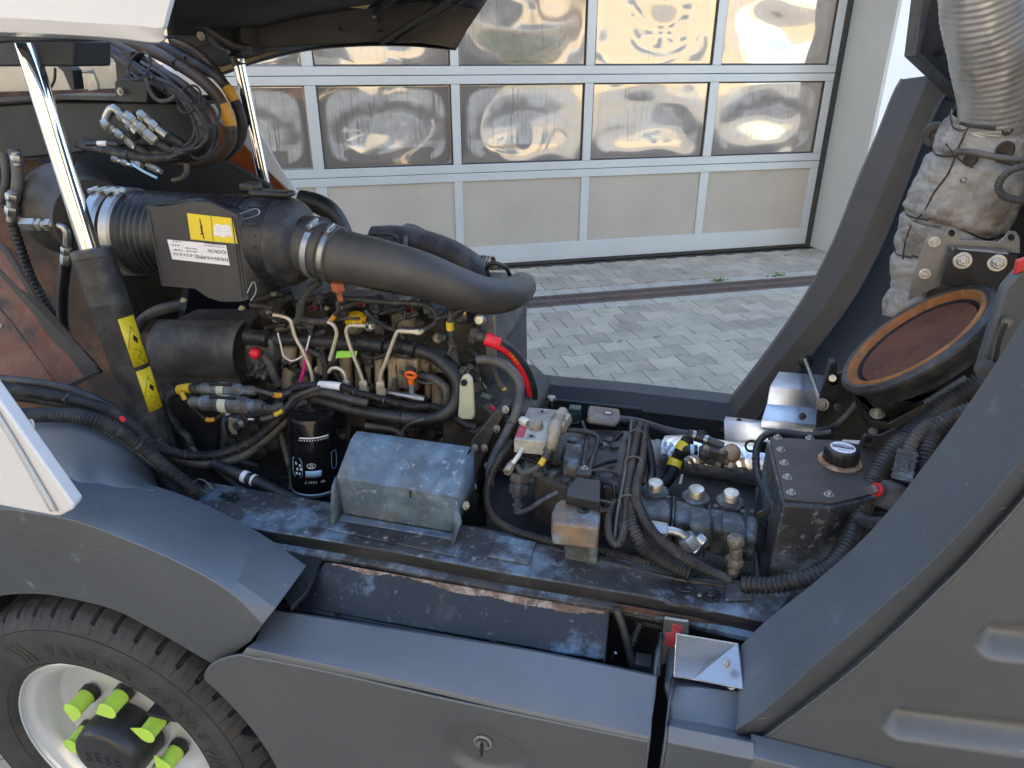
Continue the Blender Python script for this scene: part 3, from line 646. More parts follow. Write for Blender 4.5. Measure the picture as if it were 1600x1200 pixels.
p = V(1461, 211, FY - .15); nrm = Vector((-.25, -.95, .1))
bs = lathe('rubber_boss', [(.030, .0), (.030, .006), (.026, .010), (.012, .010), (.011, .005), (.004, .005)], p, nrm, 'hose_dusty', truck, 28)
# bay floor and bulkheads
B().box((-.3, 1.55, .42), (2.8, 0, 0), (0, 1.1, 0), (0, 0, .02)).out('bay_floor', 'bay_wall', truck)
b = B().prism([V(u, v, 2.02) for u, v in ((-160, 150), (300, 152), (330, 240), (420, 290), (470, 430), (470, 640), (-160, 640))], (0, .02, 0)); b.out('bulkhead', 'bay_wall', truck)
B().prism([V(u, v, 1.78) for u, v in ((-120, 235), (60, 250), (170, 300), (265, 420), (290, 560), (300, 700), (-120, 760))], (0, .02, 0)).out('rusty_bulkhead', 'rust_wall', truck)
b = B().prism([V(u, v, 1.68) for u, v in ((-120, 172), (80, 158), (290, 160), (305, 175), (305, 215), (290, 232), (200, 228), (120, 240), (-120, 262))], (0, .09, 0)); b.out('cross_beam', 'beam_black', truck, bevel=.006)
prism('beam_flange', [V(u, v, 1.66) for u, v in ((-120, 168), (80, 156), (290, 160), (302, 166), (302, 160), (290, 152), (80, 148), (-120, 160))], (0, .12, 0), 'black_metal', truck)
prism('cream_inner_panel', [V(u, v, 1.98) for u, v in ((-120, 100), (185, 98), (185, 150), (-120, 150))], (0, .02, 0), 'cream_panel', truck)
prism('rusty_strip', [V(u, v, 1.9) for u, v in ((-120, 146), (60, 142), (184, 138), (184, 158), (60, 160), (-120, 166))], (0, .02, 0), 'rust_wall', truck)
prism('hinge_beam', [V(u, v, 1.28) for u, v in ((-80, 64), (115, 64), (116, 104), (-80, 104))], (0, .1, 0), 'black_metal', truck, bevel=.004)
prism('hinge_post', [V(u, v, 1.5) for u, v in ((104, 100), (113, 110), (117, 140), (110, 140), (98, 112), (88, 104))], (0, .03, 0), 'black_metal', truck)
prism('hinge_block', [V(u, v, 1.6) for u, v in ((178, 128), (184, 122), (230, 122), (230, 162), (180, 160))], (0, .08, 0), 'black_metal', truck, bevel=.004)
bolt(V(188, 143, 1.59), (0, -1, .1), .006, 'zinc', truck)
prism('hinge_post', [V(u, v, 1.62) for u, v in ((178, 80), (205, 80), (200, 130), (182, 130))], (0, .05, 0), 'black_metal', truck, bevel=.003)
b = B(); p0, p1 = V(116, 90, 1.42), V(156, 92, 1.42)
pts = [p0.lerp(p1, i / 160) + Vector((0, math.cos(i / 160 * 2 * math.pi * 12), math.sin(i / 160 * 2 * math.pi * 12))) * .013 for i in range(161)]
b.tube(pts, .0021, 6, step=.004); b.out('return_spring', 'rust_edge', truck)
b = B().prism([V(u, v, 1.9) for u, v in ((137, 108), (143, 108), (152, 132), (152, 142), (138, 142))], (0, .01, 0)); b.out('latch_plate', 'steel', truck)
hose('latch_rod', [(121, 113, 1.9), (128, 112, 1.9), (138, 112, 1.89)], .004, 'steel', truck)
hose('inner_cable', [(86, 106, 1.7), (85, 125, 1.7), (76, 142, 1.7)], .0035, 'black_plastic', truck)
# far white wing and its orange underside
Wg = [[V(u, v, 2.16) for u, v in ((262, 104), (300, 118), (345, 150), (385, 200), (430, 258), (466, 303))], [V(u, v, 2.2) for u, v in ((240, 140), (285, 150), (330, 180), (365, 215), (405, 262), (440, 306))]]
Wg = [[V(u, v, 2.16) for u, v in ((258, 100), (300, 114), (352, 132), (395, 185), (432, 250), (466, 303))], [V(u, v, 2.14) for u, v in ((255, 120), (290, 150), (330, 178), (372, 215), (420, 268), (455, 304))]]
loft('far_wing', Wg, 'white_paint', truck, n=24, solid=.012, bevel=.003)
prism('orange_inner_panel', [V(u, v, 2.19) for u, v in ((335, 178), (372, 214), (420, 266), (452, 303), (440, 330), (380, 330), (330, 300))], (0, .01, 0), 'orange_panel', truck)

# raised bonnet
Hn = [[V(u, v, 1.0) for u, v in ((-120, -140), (60, -150), (200, -150), (300, -140))], [V(u, v, 1.0) for u, v in ((-120, -20), (40, -20), (180, -18), (276, -14))],
      [V(u, v, 1.0) for u, v in ((-120, 30), (20, 38), (140, 44), (240, 56), (262, 40))], [V(u, v, 1.03) for u, v in ((-120, 44), (20, 50), (140, 54), (236, 60), (256, 50))]]
Hn = [[V(u, v, 1.0) for u, v in ((-160, -120), (60, -130), (200, -130), (296, -100))], [V(u, v, 1.0) for u, v in ((-160, -20), (40, -20), (160, -16), (275, -6))],
      [V(u, v, .995) for u, v in ((-160, 22), (20, 27), (140, 34), (262, 42))], [V(u, v, 1.0) for u, v in ((-160, 40), (10, 42), (120, 46), (190, 51), (242, 57), (256, 48))], [V(u, v, 1.03) for u, v in ((-160, 44), (10, 46), (120, 50), (190, 55), (240, 58), (252, 50))]]
loft('bonnet_side', Hn, 'white_paint', truck, n=30, solid=.01, bevel=.012, segs=4, ang=50)
prism('bonnet_rim', [V(u, v, 1.12) for u, v in ((-160, 42), (60, 44), (170, 52), (245, 56), (180, 60), (60, 64), (-160, 68))], (0, .1, 0), 'hood_dark', truck)
bolt(V(53, 47, 1.1), (0, -1, .1), .007, 'zinc', truck)
# underside: outer skin, inner ribs
U0 = [V(u, v, 2.30) for u, v in ((280, 126), (343, 119), (400, 99), (480, 80), (560, 73), (640, 73), (712, 79))]
U1 = [V(u, v, 2.0) for u, v in ((262, 60), (330, 60), (400, 50), (480, 32), (570, 18), (660, 8), (745, 20))]
U2 = [V(u, v, 1.3) for u, v in ((255, -40), (330, -60), (410, -80), (500, -90), (600, -90), (700, -90), (790, -60))]
loft('bonnet_underside', [U0, U1, U2], 'hood_dark', truck, n=30, solid=.02, bevel=0, ang=60)
loft('bonnet_edge', [[p + Vector((0, .02, .05)) for p in U0], U0, [p + Vector((0, -.03, .002)) for p in U0]], 'hood_dark', truck, n=30, solid=.003, ang=30)
prism('bonnet_frame', [V(u, v, 1.95) for u, v in ((262, 58), (290, 78), (320, 74), (365, 66), (400, 78), (480, 73), (560, 69), (606, 66), (700, 0), (790, -60), (560, -60), (260, -60), (272, 0))], (0, .05, .03), 'hood_dark', truck, bevel=.006)
b = B()
for (u0, v0, u1, v1, w_) in ((596, 66, 712, -6, 4), (620, 66, 735, -6, 2.5), (585, 20, 640, -20, 5)):
    p, q = V(u0, v0, 1.9), V(u1, v1, 1.75); b.tube([p, q], rp(w_, p), 6, step=.1)
b.out('bonnet_rib', 'hood_dark', truck)
prism('tan_lining', [V(u, v, 2.22) for u, v in ((296, 96), (312, 76), (360, 66), (400, 74), (440, 80), (400, 94), (345, 114))], (0, .01, .004), 'tan_underside', truck, bevel=.002)
prism('bonnet_corner_skin', [V(u, v, 1.93) for u, v in ((612, 68), (660, 68), (709, 76), (735, 40), (762, 0), (790, -40), (735, -40), (700, 4))], (0, .03, .02), 'brown_lining', truck, bevel=.002)
prism('bonnet_lining', [V(u, v, 1.9) for u, v in ((420, -30), (610, -30), (588, 0), (572, 15), (500, 8), (440, -4))], (0, .01, .01), 'tan_underside', truck, bevel=.002)
for u, v in ((585, 26), (592, 32), (592, 48), (532, 45)): bolt(V(u, v, 1.93), (0, -.6, -.8), .004, 'rust_edge' if v < 30 else 'black_metal', truck)
lathe('bonnet_pivot', [(.045, 0), (.05, .01), (.05, .05), (.03, .055)], V(345, 48, 1.95), (.8, -.5, 0), 'black_metal', truck, 28)
lathe('bonnet_pivot', [(.04, 0), (.045, .01), (.045, .06), (.03, .065)], V(385, 56, 1.98), (.8, -.5, 0), 'hood_dark', truck, 28)
bolt(V(314, 56, 1.9), (0, -1, -.2), .008, 'zinc_yellow', truck)
# white cover at the lower left, swung open
wc = [V(u, v, .74) for u, v in ((-160, 420), (-20, 600), (0, 628), (116, 791), (114, 797), (94, 807), (84, 807), (0, 791), (-160, 762))]
prism('white_cover', wc, (-.008, .028, 0), 'white_paint', truck, bevel=.005, segs=3)
wr = [[V(u, v, .738) for u, v in ((-60, 588), (0, 664), (78, 800))], [V(u, v, .733) for u, v in ((-60, 574), (0, 655), (84, 797))], [V(u, v, .738) for u, v in ((-60, 562), (0, 646), (92, 800))]]
loft('cover_crease', wr, 'white_paint', truck, n=10, solid=.001, bevel=0, ang=60)

# chassis rail in the foreground
za = .835
Rl = [(300, 800), (322, 752), (520, 785), (700, 815), (900, 850), (1100, 893), (1240, 925), (1200, 972), (1000, 930), (800, 897), (600, 859), (400, 826)]
prism('chassis_rail', [VZ(u, v, za) for u, v in Rl], (0, 0, -.012), 'black_metal_salt', truck, bevel=.003)
fr = [(300, 806), (400, 826), (600, 859), (800, 897), (1000, 930), (1200, 972)]
b = B(); q = [VZ(u, v, za - .002) + Vector((0, .003, 0)) for u, v in fr]
loft('rail_side', [q, [p + Vector((0, -.002, -.055)) for p in q]], 'black_metal', truck, n=20, solid=.006, bevel=.001)
q2 = [p + Vector((0, -.004, -.026)) for p in q]
loft('rail_lip', [q2, [p + Vector((0, -.012, -.004)) for p in q2], [p + Vector((0, -.012, -.012)) for p in q2]], 'black_metal_salt', truck, n=20, solid=.003, bevel=.001)
# raised pads, plates and clips on the rail
prism('rail_pad', [VZ(u, v, za + .006) for u, v in ((775, 835), (838, 846), (826, 880), (762, 868))], (0, 0, -.006), 'black_metal_salt', truck, bevel=.002)
prism('rail_pad', [VZ(u, v, za + .006) for u, v in ((1132, 903), (1170, 910), (1176, 936), (1134, 937))], (0, 0, -.006), 'black_metal_salt', truck, bevel=.002)
prism('rail_pad', [VZ(u, v, za + .004) for u, v in ((500, 823), (700, 866), (712, 868), (722, 850), (712, 838), (520, 806))], (0, 0, -.004), 'black_metal_salt', truck, bevel=.002)
for u, v, r_ in ((603, 842, .005), (615, 845, .008), (627, 843, .006), (1093, 932, .005), (1110, 932, .009), (1118, 927, .006), (350, 775, .006), (361, 777, .009), (368, 780, .006)):
    bolt(VZ(u, v, za + .002), (0, 0, 1), r_, 'zinc' if r_ < .006 else 'black_metal', truck, r_ > .005)
hose('rail_wire', [VZ(u, v, za + .006) for u, v in ((1092, 928), (1075, 908), (1058, 902), (1049, 912), (1060, 922), (1085, 926), (1050, 932), (1046, 940), (1070, 944))], .0012, 'black_plastic', truck, seg=6, world=True)
# black sheet cover with its peeling edge
cv = [(508, 877), (953, 955), (948, 1034), (452, 948)]
prism('sheet_cover', [V(508, 877, .985), V(953, 956, .985), V(946, 1033, .915), V(455, 948, .915)], (0, .004, -.005), 'sheet_black', truck, bevel=.003)
prism('sheet_cover_side', [V(953, 956, .984), V(946, 1033, .914), V(946, 1033, .914) + Vector((0, 0, -.1)), V(953, 956, .984) + Vector((0, 0, -.1))], (-.004, 0, 0), 'black_metal', truck)
rusty = [(520, 880)]
b = B(); us = [520 + i * 430 / 180 for i in range(181)]; up = []; lo = []
for i, u in enumerate(us):
    f = (u - 508) / 445; v = 877 + 79 * f; wd = max(0, noise.noise(Vector((u * .017, 3.3, 0))) + .30 + (.12 if u > 640 else -.12)) * 13 + random.uniform(0, 3) + 3 * max(0, noise.noise(Vector((u * .09, 1.3, 0)))); wd = min(wd, 12)
    if u > 945: wd = .3
    up.append(V(u, v + .8, .9845) + Vector((0, -.0016, .0014))); lo.append(V(u, v + .9 + wd, .9845 - wd * .0008) + Vector((0, -.0016, .0014)))
b.add(up + lo, [[i, i + 1, 181 + i + 1, 181 + i] for i in range(180)]); b.out('peeled_edge', 'peel', truck, smooth=False)
prism('cover_runner', [V(430, 940, .905), V(505, 955, .905), V(940, 1037, .905), V(940, 1044, .90), V(505, 962, .90), V(425, 946, .90)], (0, .01, -.01), 'black_metal', truck)
for u, v in ((528, 958), (771, 1003)): B().box(V(u, v, .893), (.012, 0, 0), (0, .006, 0), (0, 0, .007)).out('cover_clip', 'dark_void', truck)
prism('front_tray', [VZ(440, 858, .80), VZ(505, 870, .80), VZ(480, 925, .80), VZ(455, 950, .80), VZ(430, 905, .80)], (0, 0, -.01), 'black_metal', truck)
# dark gap with the plates inside
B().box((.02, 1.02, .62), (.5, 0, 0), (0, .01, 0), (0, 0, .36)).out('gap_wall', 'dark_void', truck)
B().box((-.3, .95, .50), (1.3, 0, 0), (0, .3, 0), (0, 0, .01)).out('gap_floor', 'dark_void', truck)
prism('rusty_edge_strip', [V(956, 944, .985), V(1075, 965, .985), V(1186, 988, .985), V(1186, 996, .985), V(1070, 976, .985), V(960, 954, .985)], (0, .005, 0), 'rust_wall', truck, bevel=.001)
prism('gap_plate', [V(992, 958, 1.0), V(1036, 966, 1.0), V(1034, 984, 1.0), V(990, 976, 1.0)], (0, .005, 0), 'cast_dark', truck, bevel=.001)
lp = prism('label_plate', [V(1038, 966, .96), V(1076, 972, .96), V(1076, 990, .96), V(1055, 1030, .96), V(1032, 1040, .96), V(1034, 1000, .96)], (0, .006, 0), 'steel', truck, bevel=.001)
prism('red_label', [V(1051, 975, .959), V(1067, 979, .959), V(1064, 1000, .959), V(1050, 1012, .959), V(1038, 1007, .959), V(1040, 988, .959), V(1049, 990, .959)], (0, .002, 0), 'red_label', lp)
hose('gap_hose', [(963, 952, .97), (975, 985, .96), (988, 1040, .94)], .007, 'hose_black', truck)
hose('gap_hose', [(1000, 975, .99), (990, 1000, .97), (984, 1020, .96), (990, 1050, .94)], .008, 'black_plastic', truck, corr=.006)
B().box(V(1005, 1036, .95), (.03, 0, 0), (0, .03, 0), (0, 0, .02)).out('gap_valve', 'cast_dark', truck, bevel=.003)
hose('gap_clip', [(953, 1030, .935), (962, 1020, .93)], .0025, 'steel', truck)
# bright sheet metal pocket
pk = thing('metal_pocket', 'small open pocket of bare folded sheet metal riveted at the rear corner', 'bracket', V(1105, 1030, .9))
cA, cB, cC, cD, cE = V(1057, 990, .925), V(1153, 1006, .925), V(1161, 1076, .855), V(1053, 1057, .855), V(1106, 1034, .925) + Vector((0, 0, -.003))
cE = V(1106, 1034, .925); zE = cE.z; cL = V(1056, 1026, .925); cF = VZ(1085, 1062, zE); cD = VZ(1053, 1057, zE)
B().add([cA, cB, cE, cL], [(0, 1, 2, 3)]).out('back_wall', 'alu_clean', pk, solid=.002, smooth=False)
B().add([cL, cE, cF, cD], [(0, 1, 2, 3)]).out('pocket_floor', 'alu_clean', pk, solid=.002, smooth=False)
B().add([cB, cC, cF, cE], [(0, 1, 2, 3)]).out('side_wall', 'alu_clean', pk, solid=.002, smooth=False)
B().tube([cA, cD], .0011, 6, step=.1).tube([cD, cF, cC], .0011, 6, step=.02).tube([cC, cB], .0011, 6, step=.1).tube([cA, cB], .0011, 6, step=.1).out('folded_rim', 'steel', pk)
B().tube([cF, cE], .0018, 6, step=.1).tube([cE, cB], .0018, 6, step=.1).out('weld_seam', 'cast_dark', pk)
for u, v in ((1136, 1037), (1143, 1070)): bolt(V(u, v, .88), (-.6, -.5, .6), .0055, 'steel', pk)

# ------------------------------------------------------------------ the wheel
whl = B().lathe([(.228, 0), (.232, .004), (.228, .010), (.215, .012), (.205, .018), (.198, .04), (.196, .07), (.186, .078), (.176, .078), (.160, .072), (.140, .062), (.10, .055), (.06, .055)], C0 + Vector((0, -.002, 0)), (0, 1, 0), 96, cap=False).out('wheel', 'rim', truck, solid=.004, ang=45, off=1)
TR = .372; seg = 576
prof = [(.228, .012), (.236, -.002), (.246, -.012), (.262, -.018), (.285, -.021), (.305, -.0215), (.322, -.019), (.337, -.013), (.346, -.006), (.3535, .002), (.360, .010), (.365, .020), (.3685, .030), (.370, .042), (.371, .055), (.3715, .062), (.360, .064), (.360, .072), (.3715, .074), (.372, .10), (.372, .128), (.360, .130), (.360, .139), (.371, .141), (.370, .170), (.366, .195), (.35, .215), (.30, .225), (.23, .215)]
vs = []; fs = []
for i, (r_, h_) in enumerate(prof):
    for k in range(seg):
        a = 2 * math.pi * k / seg; rr = r_; hh_ = h_
        ph = (k % 12)
        if 8 <= i <= 15:
            if ph in (0, 1) and i > 9: rr -= .011
            if ph == 0 and i <= 9: rr -= .003
            if i in (9, 10) and ph == 7: rr -= .003
        if i in (18, 19, 20):
            if ph in (5, 6): rr -= .012
        if i == 7 and ph in (0, 1): rr += .0015
        if 11 <= i <= 15 and ph in (3, 6) and k % 2: rr -= .0012
        vs.append(C0 + Vector((math.cos(a) * rr, hh_, math.sin(a) * rr)))
for i in range(len(prof) - 1):
    for k in range(seg): k2 = (k + 1) % seg; fs.append((i * seg + k, i * seg + k2, (i + 1) * seg + k2, (i + 1) * seg + k))
tyre = mesh('tyre', vs, fs, 'tyre', whl, ang=24)
# sipes on the tread blocks
b = B()
for k in range(48):
    for j in range(5):
        a = 2 * math.pi * (k + .36 + j * .115) / 48
        for (h0, h1, rr) in ((.014, .058, .366), (.076, .126, .3724)):
            m_ = 6
            for q in range(m_):
                f0, f1 = q / m_, (q + 1) / m_; z_ = (.0016 if q % 2 else -.0016)
                da = z_ / rr; r0_ = rr + (0 if rr > .37 else -.002 + .006 * min(1, f0 * 1.6)) - .0001; r1_ = rr + (0 if rr > .37 else -.002 + .006 * min(1, f1 * 1.6)) - .0001
                P0 = C0 + Vector((math.cos(a - da) * r0_, h0 + (h1 - h0) * f0, math.sin(a - da) * r0_)); P1 = C0 + Vector((math.cos(a + da) * r1_, h0 + (h1 - h0) * f1, math.sin(a + da) * r1_))
                tq = Vector((-math.sin(a), 0, math.cos(a))) * .00055; up_ = Vector((math.cos(a), 0, math.sin(a))) * .0007
                b.add([P0 - tq + up_, P0 + tq + up_, P1 + tq + up_, P1 - tq + up_], [(0, 1, 2, 3)])
tag(b.out('tread_sipe', 'dark_void', whl, smooth=False), kind='stuff')
# side wall rings and lettering
for r_, h_ in ((.249, -.0138), (.334, -.0152)): B().lathe([(r_ - .0006, h_ + .001), (r_, h_ - .0009), (r_ + .0006, h_ + .001)], C0, (0, 1, 0), 160, cap=False).out('sidewall_ring', 'tyre_letter', whl)
def arc_text(s_, a0, rr, size, da):
    for i, ch in enumerate(s_):
        if ch == ' ': continue
        a = R(a0 - i * da); xd = Vector((math.sin(a), 0, -math.cos(a))); yd = Vector((math.cos(a), 0, math.sin(a)))
        textmesh(ch, size, C0 + yd * rr + Vector((0, -.0212, 0)) - xd * size * .3, xd, yd, 'tyre_letter', whl, 'tyre_letter', .0007, bold=.001)
arc_text('VECTOR 4SEASONS', 100, .279, .036, 6.6)
for a in (118, 40, 20): 
    for k in range(3):
        a2 = R(a - k * 3.2); d_ = Vector((math.cos(a2), 0, math.sin(a2))); B().tube([C0 + d_ * .262 + Vector((0, -.019, 0)), C0 + d_ * .285 + Vector((0, -.0215, 0)), C0 + Vector((math.cos(a2 + .06), 0, math.sin(a2 + .06))) * .312 + Vector((0, -.0215, 0))], .0007, 5, step=.01).out('sidewall_rib', 'tyre_letter', whl)
# hub and indicators
HB = C0 + Vector((.0, -.0, .0))
lathe('hub_cap', [(.078, .078), (.078, .0), (.074, -.02), (.068, -.026), (.055, -.028), (.0, -.028)], HB + Vector((0, -.005, 0)), (0, 1, 0), 'hub', whl, 56)
hf = HB + Vector((0, -.0335, 0))
for k in range(4):
    textmesh('5E'[k % 2], .04, hf + Vector((-.046 + .024 * k, 0, -.012 + (.006 if k % 2 else 0))), (1, 0, 0), (0, 0, 1), 'tyre_letter', whl, 'hub_emblem', .0006)
for i, a in enumerate((112, 160, 208, 256, 304, 352, 40, 76)):
    if i in (2, 3, 4, 5): pass
for a in (130, 82, 36, -10, -62, -114, -166):
    a = R(a); c = C0 + Vector((math.cos(a) * .119, .050, math.sin(a) * .119))
    lathe('nut_seat', [(.0215, 0), (.0205, .014)], c, (0, -1, 0), 'black_metal', whl, 20)
    q = lathe('nut_indicator', [(.0185, .008), (.0178, .04), (.0178, .052)], c, (0, -1, 0), 'lime', whl, 22)
    d_ = Vector((math.cos(a + 2.2), 0, math.sin(a + 2.2))); c2 = c + Vector((0, -.0522, 0)); s_ = d_.cross(Vector((0, 1, 0)))
    pl = [c2 + (d_ * math.cos(w_) + s_ * math.sin(w_)) * .0205 for w_ in [R(x) for x in range(50, 311, 20)]] + [c2 + d_ * .036]
    prism('indicator_pointer', pl, (0, -.002, 0), 'lime', whl, bevel=.0005)

# ================================================================== ENGINE BAY
def clamp(p, ax, r, parent, w_=.012, ang=None, m='steel'):
    ax = Vector(ax).normalized(); q = lathe('hose_clamp', [(r, -w_ / 2), (r + .0016, -w_ / 2), (r + .0016, w_ / 2), (r, w_ / 2)], p, ax, m, parent, 48, cap=False)
    host = q if not parent.parent else parent
    up = Vector((0, -.25, 1)) if ang is None else ang; up = (up - ax * up.dot(ax)).normalized(); sd_ = ax.cross(up)
    c = Vector(p) + up * (r + .006)
    B().box(c - up * .002, ax * w_ * 1.05, up * .007, sd_ * .022).out('clamp_housing', m, host, bevel=.001)
    B().lathe([(.0055, -.014), (.0055, .012), (.004, .014)], c + up * .002, sd_, 10).lathe([(.0065, .012), (.0065, .019)], c + up * .002, sd_, 6).out('clamp_screw', m, host)
    return q
def fitting(name, p, q, r, m='zinc', parent=None, hexes=((0, .35),)):
    d_ = q - p; L__ = d_.length; b_ = B(); b_.lathe([(r * .72, 0), (r * .72, L__)], p, d_, 16)
    for f0, f1 in hexes: b_.lathe([(r * .9, L__ * f0), (r, L__ * f0 + r * .12), (r, L__ * f1 - r * .12), (r * .9, L__ * f1)], p, d_, 6)
    return b_.out(name, m, parent)
def plug(name, p, q, w_, h_, m, parent=None):       # electrical connector with ribs and a latch
    d_ = (q - p); L__ = d_.length; d_.normalize(); s_ = d_.cross(CAM - p).normalized(); n_ = s_.cross(d_).normalized(); n_ = n_ if n_.dot(CAM - p) > 0 else -n_
    b_ = B().box(p.lerp(q, .5), d_ * L__, s_ * w_, n_ * h_)
    o = b_.out(name, m, parent, bevel=.0015)
    c_ = B()
    for f in (.12, .3, .7, .88): c_.box(p.lerp(q, f), d_ * L__ * .05, s_ * w_ * 1.12, n_ * h_ * 1.12)
    c_.box(p.lerp(q, .5) + n_ * h_ * .5, d_ * L__ * .4, s_ * w_ * .4, n_ * h_ * .25)
    c_.out('plug_rib', m, o if not parent or not parent.parent else parent, bevel=.0008); return o

# ---- hydraulic lift cylinders
cyl = thing('lift_cylinder', 'near hydraulic lift cylinder with chrome rod and yellow warning stickers', 'hydraulic cylinder', V(245, 690, 1.22), 'lift cylinders of the bonnet')
pT, pM, pB = V(38, 60, 1.28), V(141, 392, 1.25), V(262, 745, 1.22)
rr_ = .0205
B().lathe([(rr_, 0), (rr_, (pM - pT).length)], pT, pM - pT, 40).out('piston_rod', 'chrome', cyl)
cA_ = V(143, 390, 1.25); ax_ = (pB - cA_).normalized(); LC = (pB - cA_).length; rc = .0415
B().lathe([(.024, -.004), (rc * .98, -.002), (rc * 1.04, .002), (rc * 1.04, .016), (rc, .017), (rc, .115), (rc * 1.005, .116), (rc * 1.005, .119), (rc, .12), (rc, .185), (rc * .985, .188), (rc * .985, LC)], cA_, ax_, 48).out('cylinder_barrel', 'black_plastic_dusty', cyl)
bar_ = cyl
def fr_at(v): return (V(190, v, 1.23).z - cA_.z) / (pB.z - cA_.z)
for (v0, v1, lab, an) in ((500, 570, 'upper warning sticker, yellow with two pictograms', (.12, 1.15)), (576, 634, 'lower warning sticker, yellow and partly peeled', (.15, 1.15))):
    f0, f1 = fr_at(v0), fr_at(v1); st = cylpatch('warning_sticker', cA_, pB, rc + .0006, f0, f1, an[0], an[1], 'yellow', cyl)
    tag(st, lab)
    # pictograms
    for (a, c) in ((.28, .62), ((.66, .95))):
        mid = f0 + (f1 - f0) * (a + c) / 2; hw = (f1 - f0) * .17; am = (an[0] + an[1]) / 2
        P_ = lambda f, a__: cylpt(cA_, pB, rc + .0012, f, a__)[0]
        if a < .5:
            tri = [P_(mid - hw * 1.5, am), P_(mid + hw, am - .42), P_(mid + hw, am + .42)]
            B().tube(tri + [tri[0]], .0006, 5, step=.002).out('warning_triangle', 'print_black', st)
            B().add([P_(mid, am - .1), P_(mid - hw * .5, am + .02), P_(mid + hw * .1, am + .2), P_(mid + hw * .7, am + .1), P_(mid + hw * .4, am)], [(0, 1, 2, 3, 4)]).out('pictogram', 'print_black', st)
        else:
            B().tube([P_(mid - hw, am - .2), P_(mid - hw * .3, am + .15), P_(mid + hw * .2, am - .1), P_(mid + hw, am + .2), P_(mid + hw * .8, am - .3)], .0007, 5, step=.002).out('pictogram', 'print_black', st)
cy2 = thing('lift_cylinder', 'far chrome lift rod in front of the white door frame', 'hydraulic cylinder', V(412, 290, 2.1), 'lift cylinders of the bonnet')
p, q = V(372, 92, 2.1), V(414, 290, 2.1)
B().lathe([(.0185, 0), (.0185, (q - p).length)], p, q - p, 32).out('piston_rod', 'chrome', cy2)
p0 = V(366, 78, 2.1); b = B().lathe([(.026, 0), (.027, .01), (.02, .018), (.02, .045)], p0, V(375, 106, 2.1) - p0, 24); b.out('rod_eye', 'black_plastic', cy2)

# ---- air filter
af = thing('air_filter', 'large black air filter housing with yellow and white stickers above the engine', 'air filter', V(330, 470, 1.45))
Ya = 1.45; a0, a1 = V(196, 362, Ya), V(452, 378, Ya); ax = (a1 - a0).normalized(); RA = rp(66, V(330, 370, Ya))
LA = (a1 - a0).length
ribs = []
B().lathe([(RA * .92, .01)] + [(RA * (1.0 if i % 2 else .97), .02 + i * .0085) for i in range(int((LA - .09) / .0085))] + [(RA * 1.02, LA - .06), (RA * 1.06, LA - .055), (RA * 1.06, LA - .02), (RA * 1.02, LA - .01)], a0, ax, 64).out('filter_barrel', 'black_plastic', af, ang=30)
B().lathe([(RA * 1.02, LA - .018), (RA * 1.0, LA + .008), (RA * .92, LA + .026), (RA * .80, LA + .036), (RA * .62, LA + .044), (RA * .60, LA + .09)], a0, ax, 56).out('end_cap', 'black_plastic_dusty', af)
b = B()
for k in range(28):
    a = k / 28 * 2 * math.pi; o = ax.orthogonal().normalized(); s_ = ax.cross(o); d_ = o * math.cos(a) + s_ * math.sin(a)
    b.box(a0 + ax * (LA - .037) + d_ * RA * 1.06, ax * .034, d_ * .004, ax.cross(d_) * .006)
b.out('grip_rib', 'black_plastic', af)
# left hoop rings
B().lathe([(RA * .98, -.035), (RA * 1.07, -.03), (RA * 1.07, -.005), (RA * .98, .002)], a0, ax, 64, cap=False).out('clamp_band', 'alu_clean', af)
B().lathe([(RA * 1.0, .014), (RA * 1.05, .018), (RA * 1.05, .040), (RA * 1.0, .045)], a0, ax, 64, cap=False).out('clamp_band', 'steel', af)
for h_ in (-.018, .03):
    c = a0 + ax * h_ + Vector((0, -.35, 1)).normalized() * RA * 1.10
    for dd in (-.012, .012): B().lathe([(.0065, -.012), (.0065, .012)], c + Vector((dd, 0, 0)), Vector((.3, 1, .2)), 6).out('clamp_nut', 'zinc', af)
    B().tube([c + Vector((-.02, 0, 0)), c + Vector((.025, 0, 0))], .0035, 8).out('clamp_stud', 'zinc', af)
# turbo side rubber bell
bell0 = V(88, 320, 1.62)
B().lathe([(.05, -.02), (.085, .0), (.115, .03), (.125, .07), (.12, .10), (.10, .13), (RA * .98, .165), (RA * .98, .20)], V(95, 318, 1.60), a0 - V(95, 318, 1.60), 48).out('rubber_bellows', 'rubber_intake', af)
# front cover panel
pc = [(228, 321), (250, 322), (280, 318), (300, 313), (330, 317), (352, 327), (370, 334), (389, 468), (375, 472), (345, 472), (325, 466), (305, 452), (252, 447)]
N_ = Vector((0, -.985, .17)).normalized(); O_ = V(310, 390, Ya - RA * 1.08)
pp = [VN(u, v, O_, N_) for u, v in pc]
prism('cover_panel', pp, (0, .012, 0), 'filter_panel', af, bevel=.0015)
tp = [VN(u, v, O_, N_) for u, v in ((228, 321), (300, 314), (370, 334))]
B().add([tp[0], tp[1], tp[2], tp[2] + Vector((.0, .08, -.002)), tp[1] + Vector((0, .08, .004)), tp[0] + Vector((0, .08, -.002))], [(0, 1, 4, 5), (1, 2, 3, 4)]).out('cover_top', 'black_plastic', af, solid=.003)
e0, e1 = VN(371, 336, O_, N_), VN(389, 467, O_, N_)
B().add([e0, e1, e1 + Vector((.03, .08, .0)), e0 + Vector((.03, .10, .0))], [(0, 1, 2, 3)]).out('cover_side', 'black_plastic_dusty', af, solid=.003)
for a_, c_ in (((232, 328), (254, 444)), ((366, 340), (384, 462)), ((362, 338), (379, 464))):
    B().tube([VN(*a_, O_ + N_ * .001, N_), VN(*c_, O_ + N_ * .001, N_)], .0014, 6, step=.1).out('cover_rib', 'black_plastic', af)
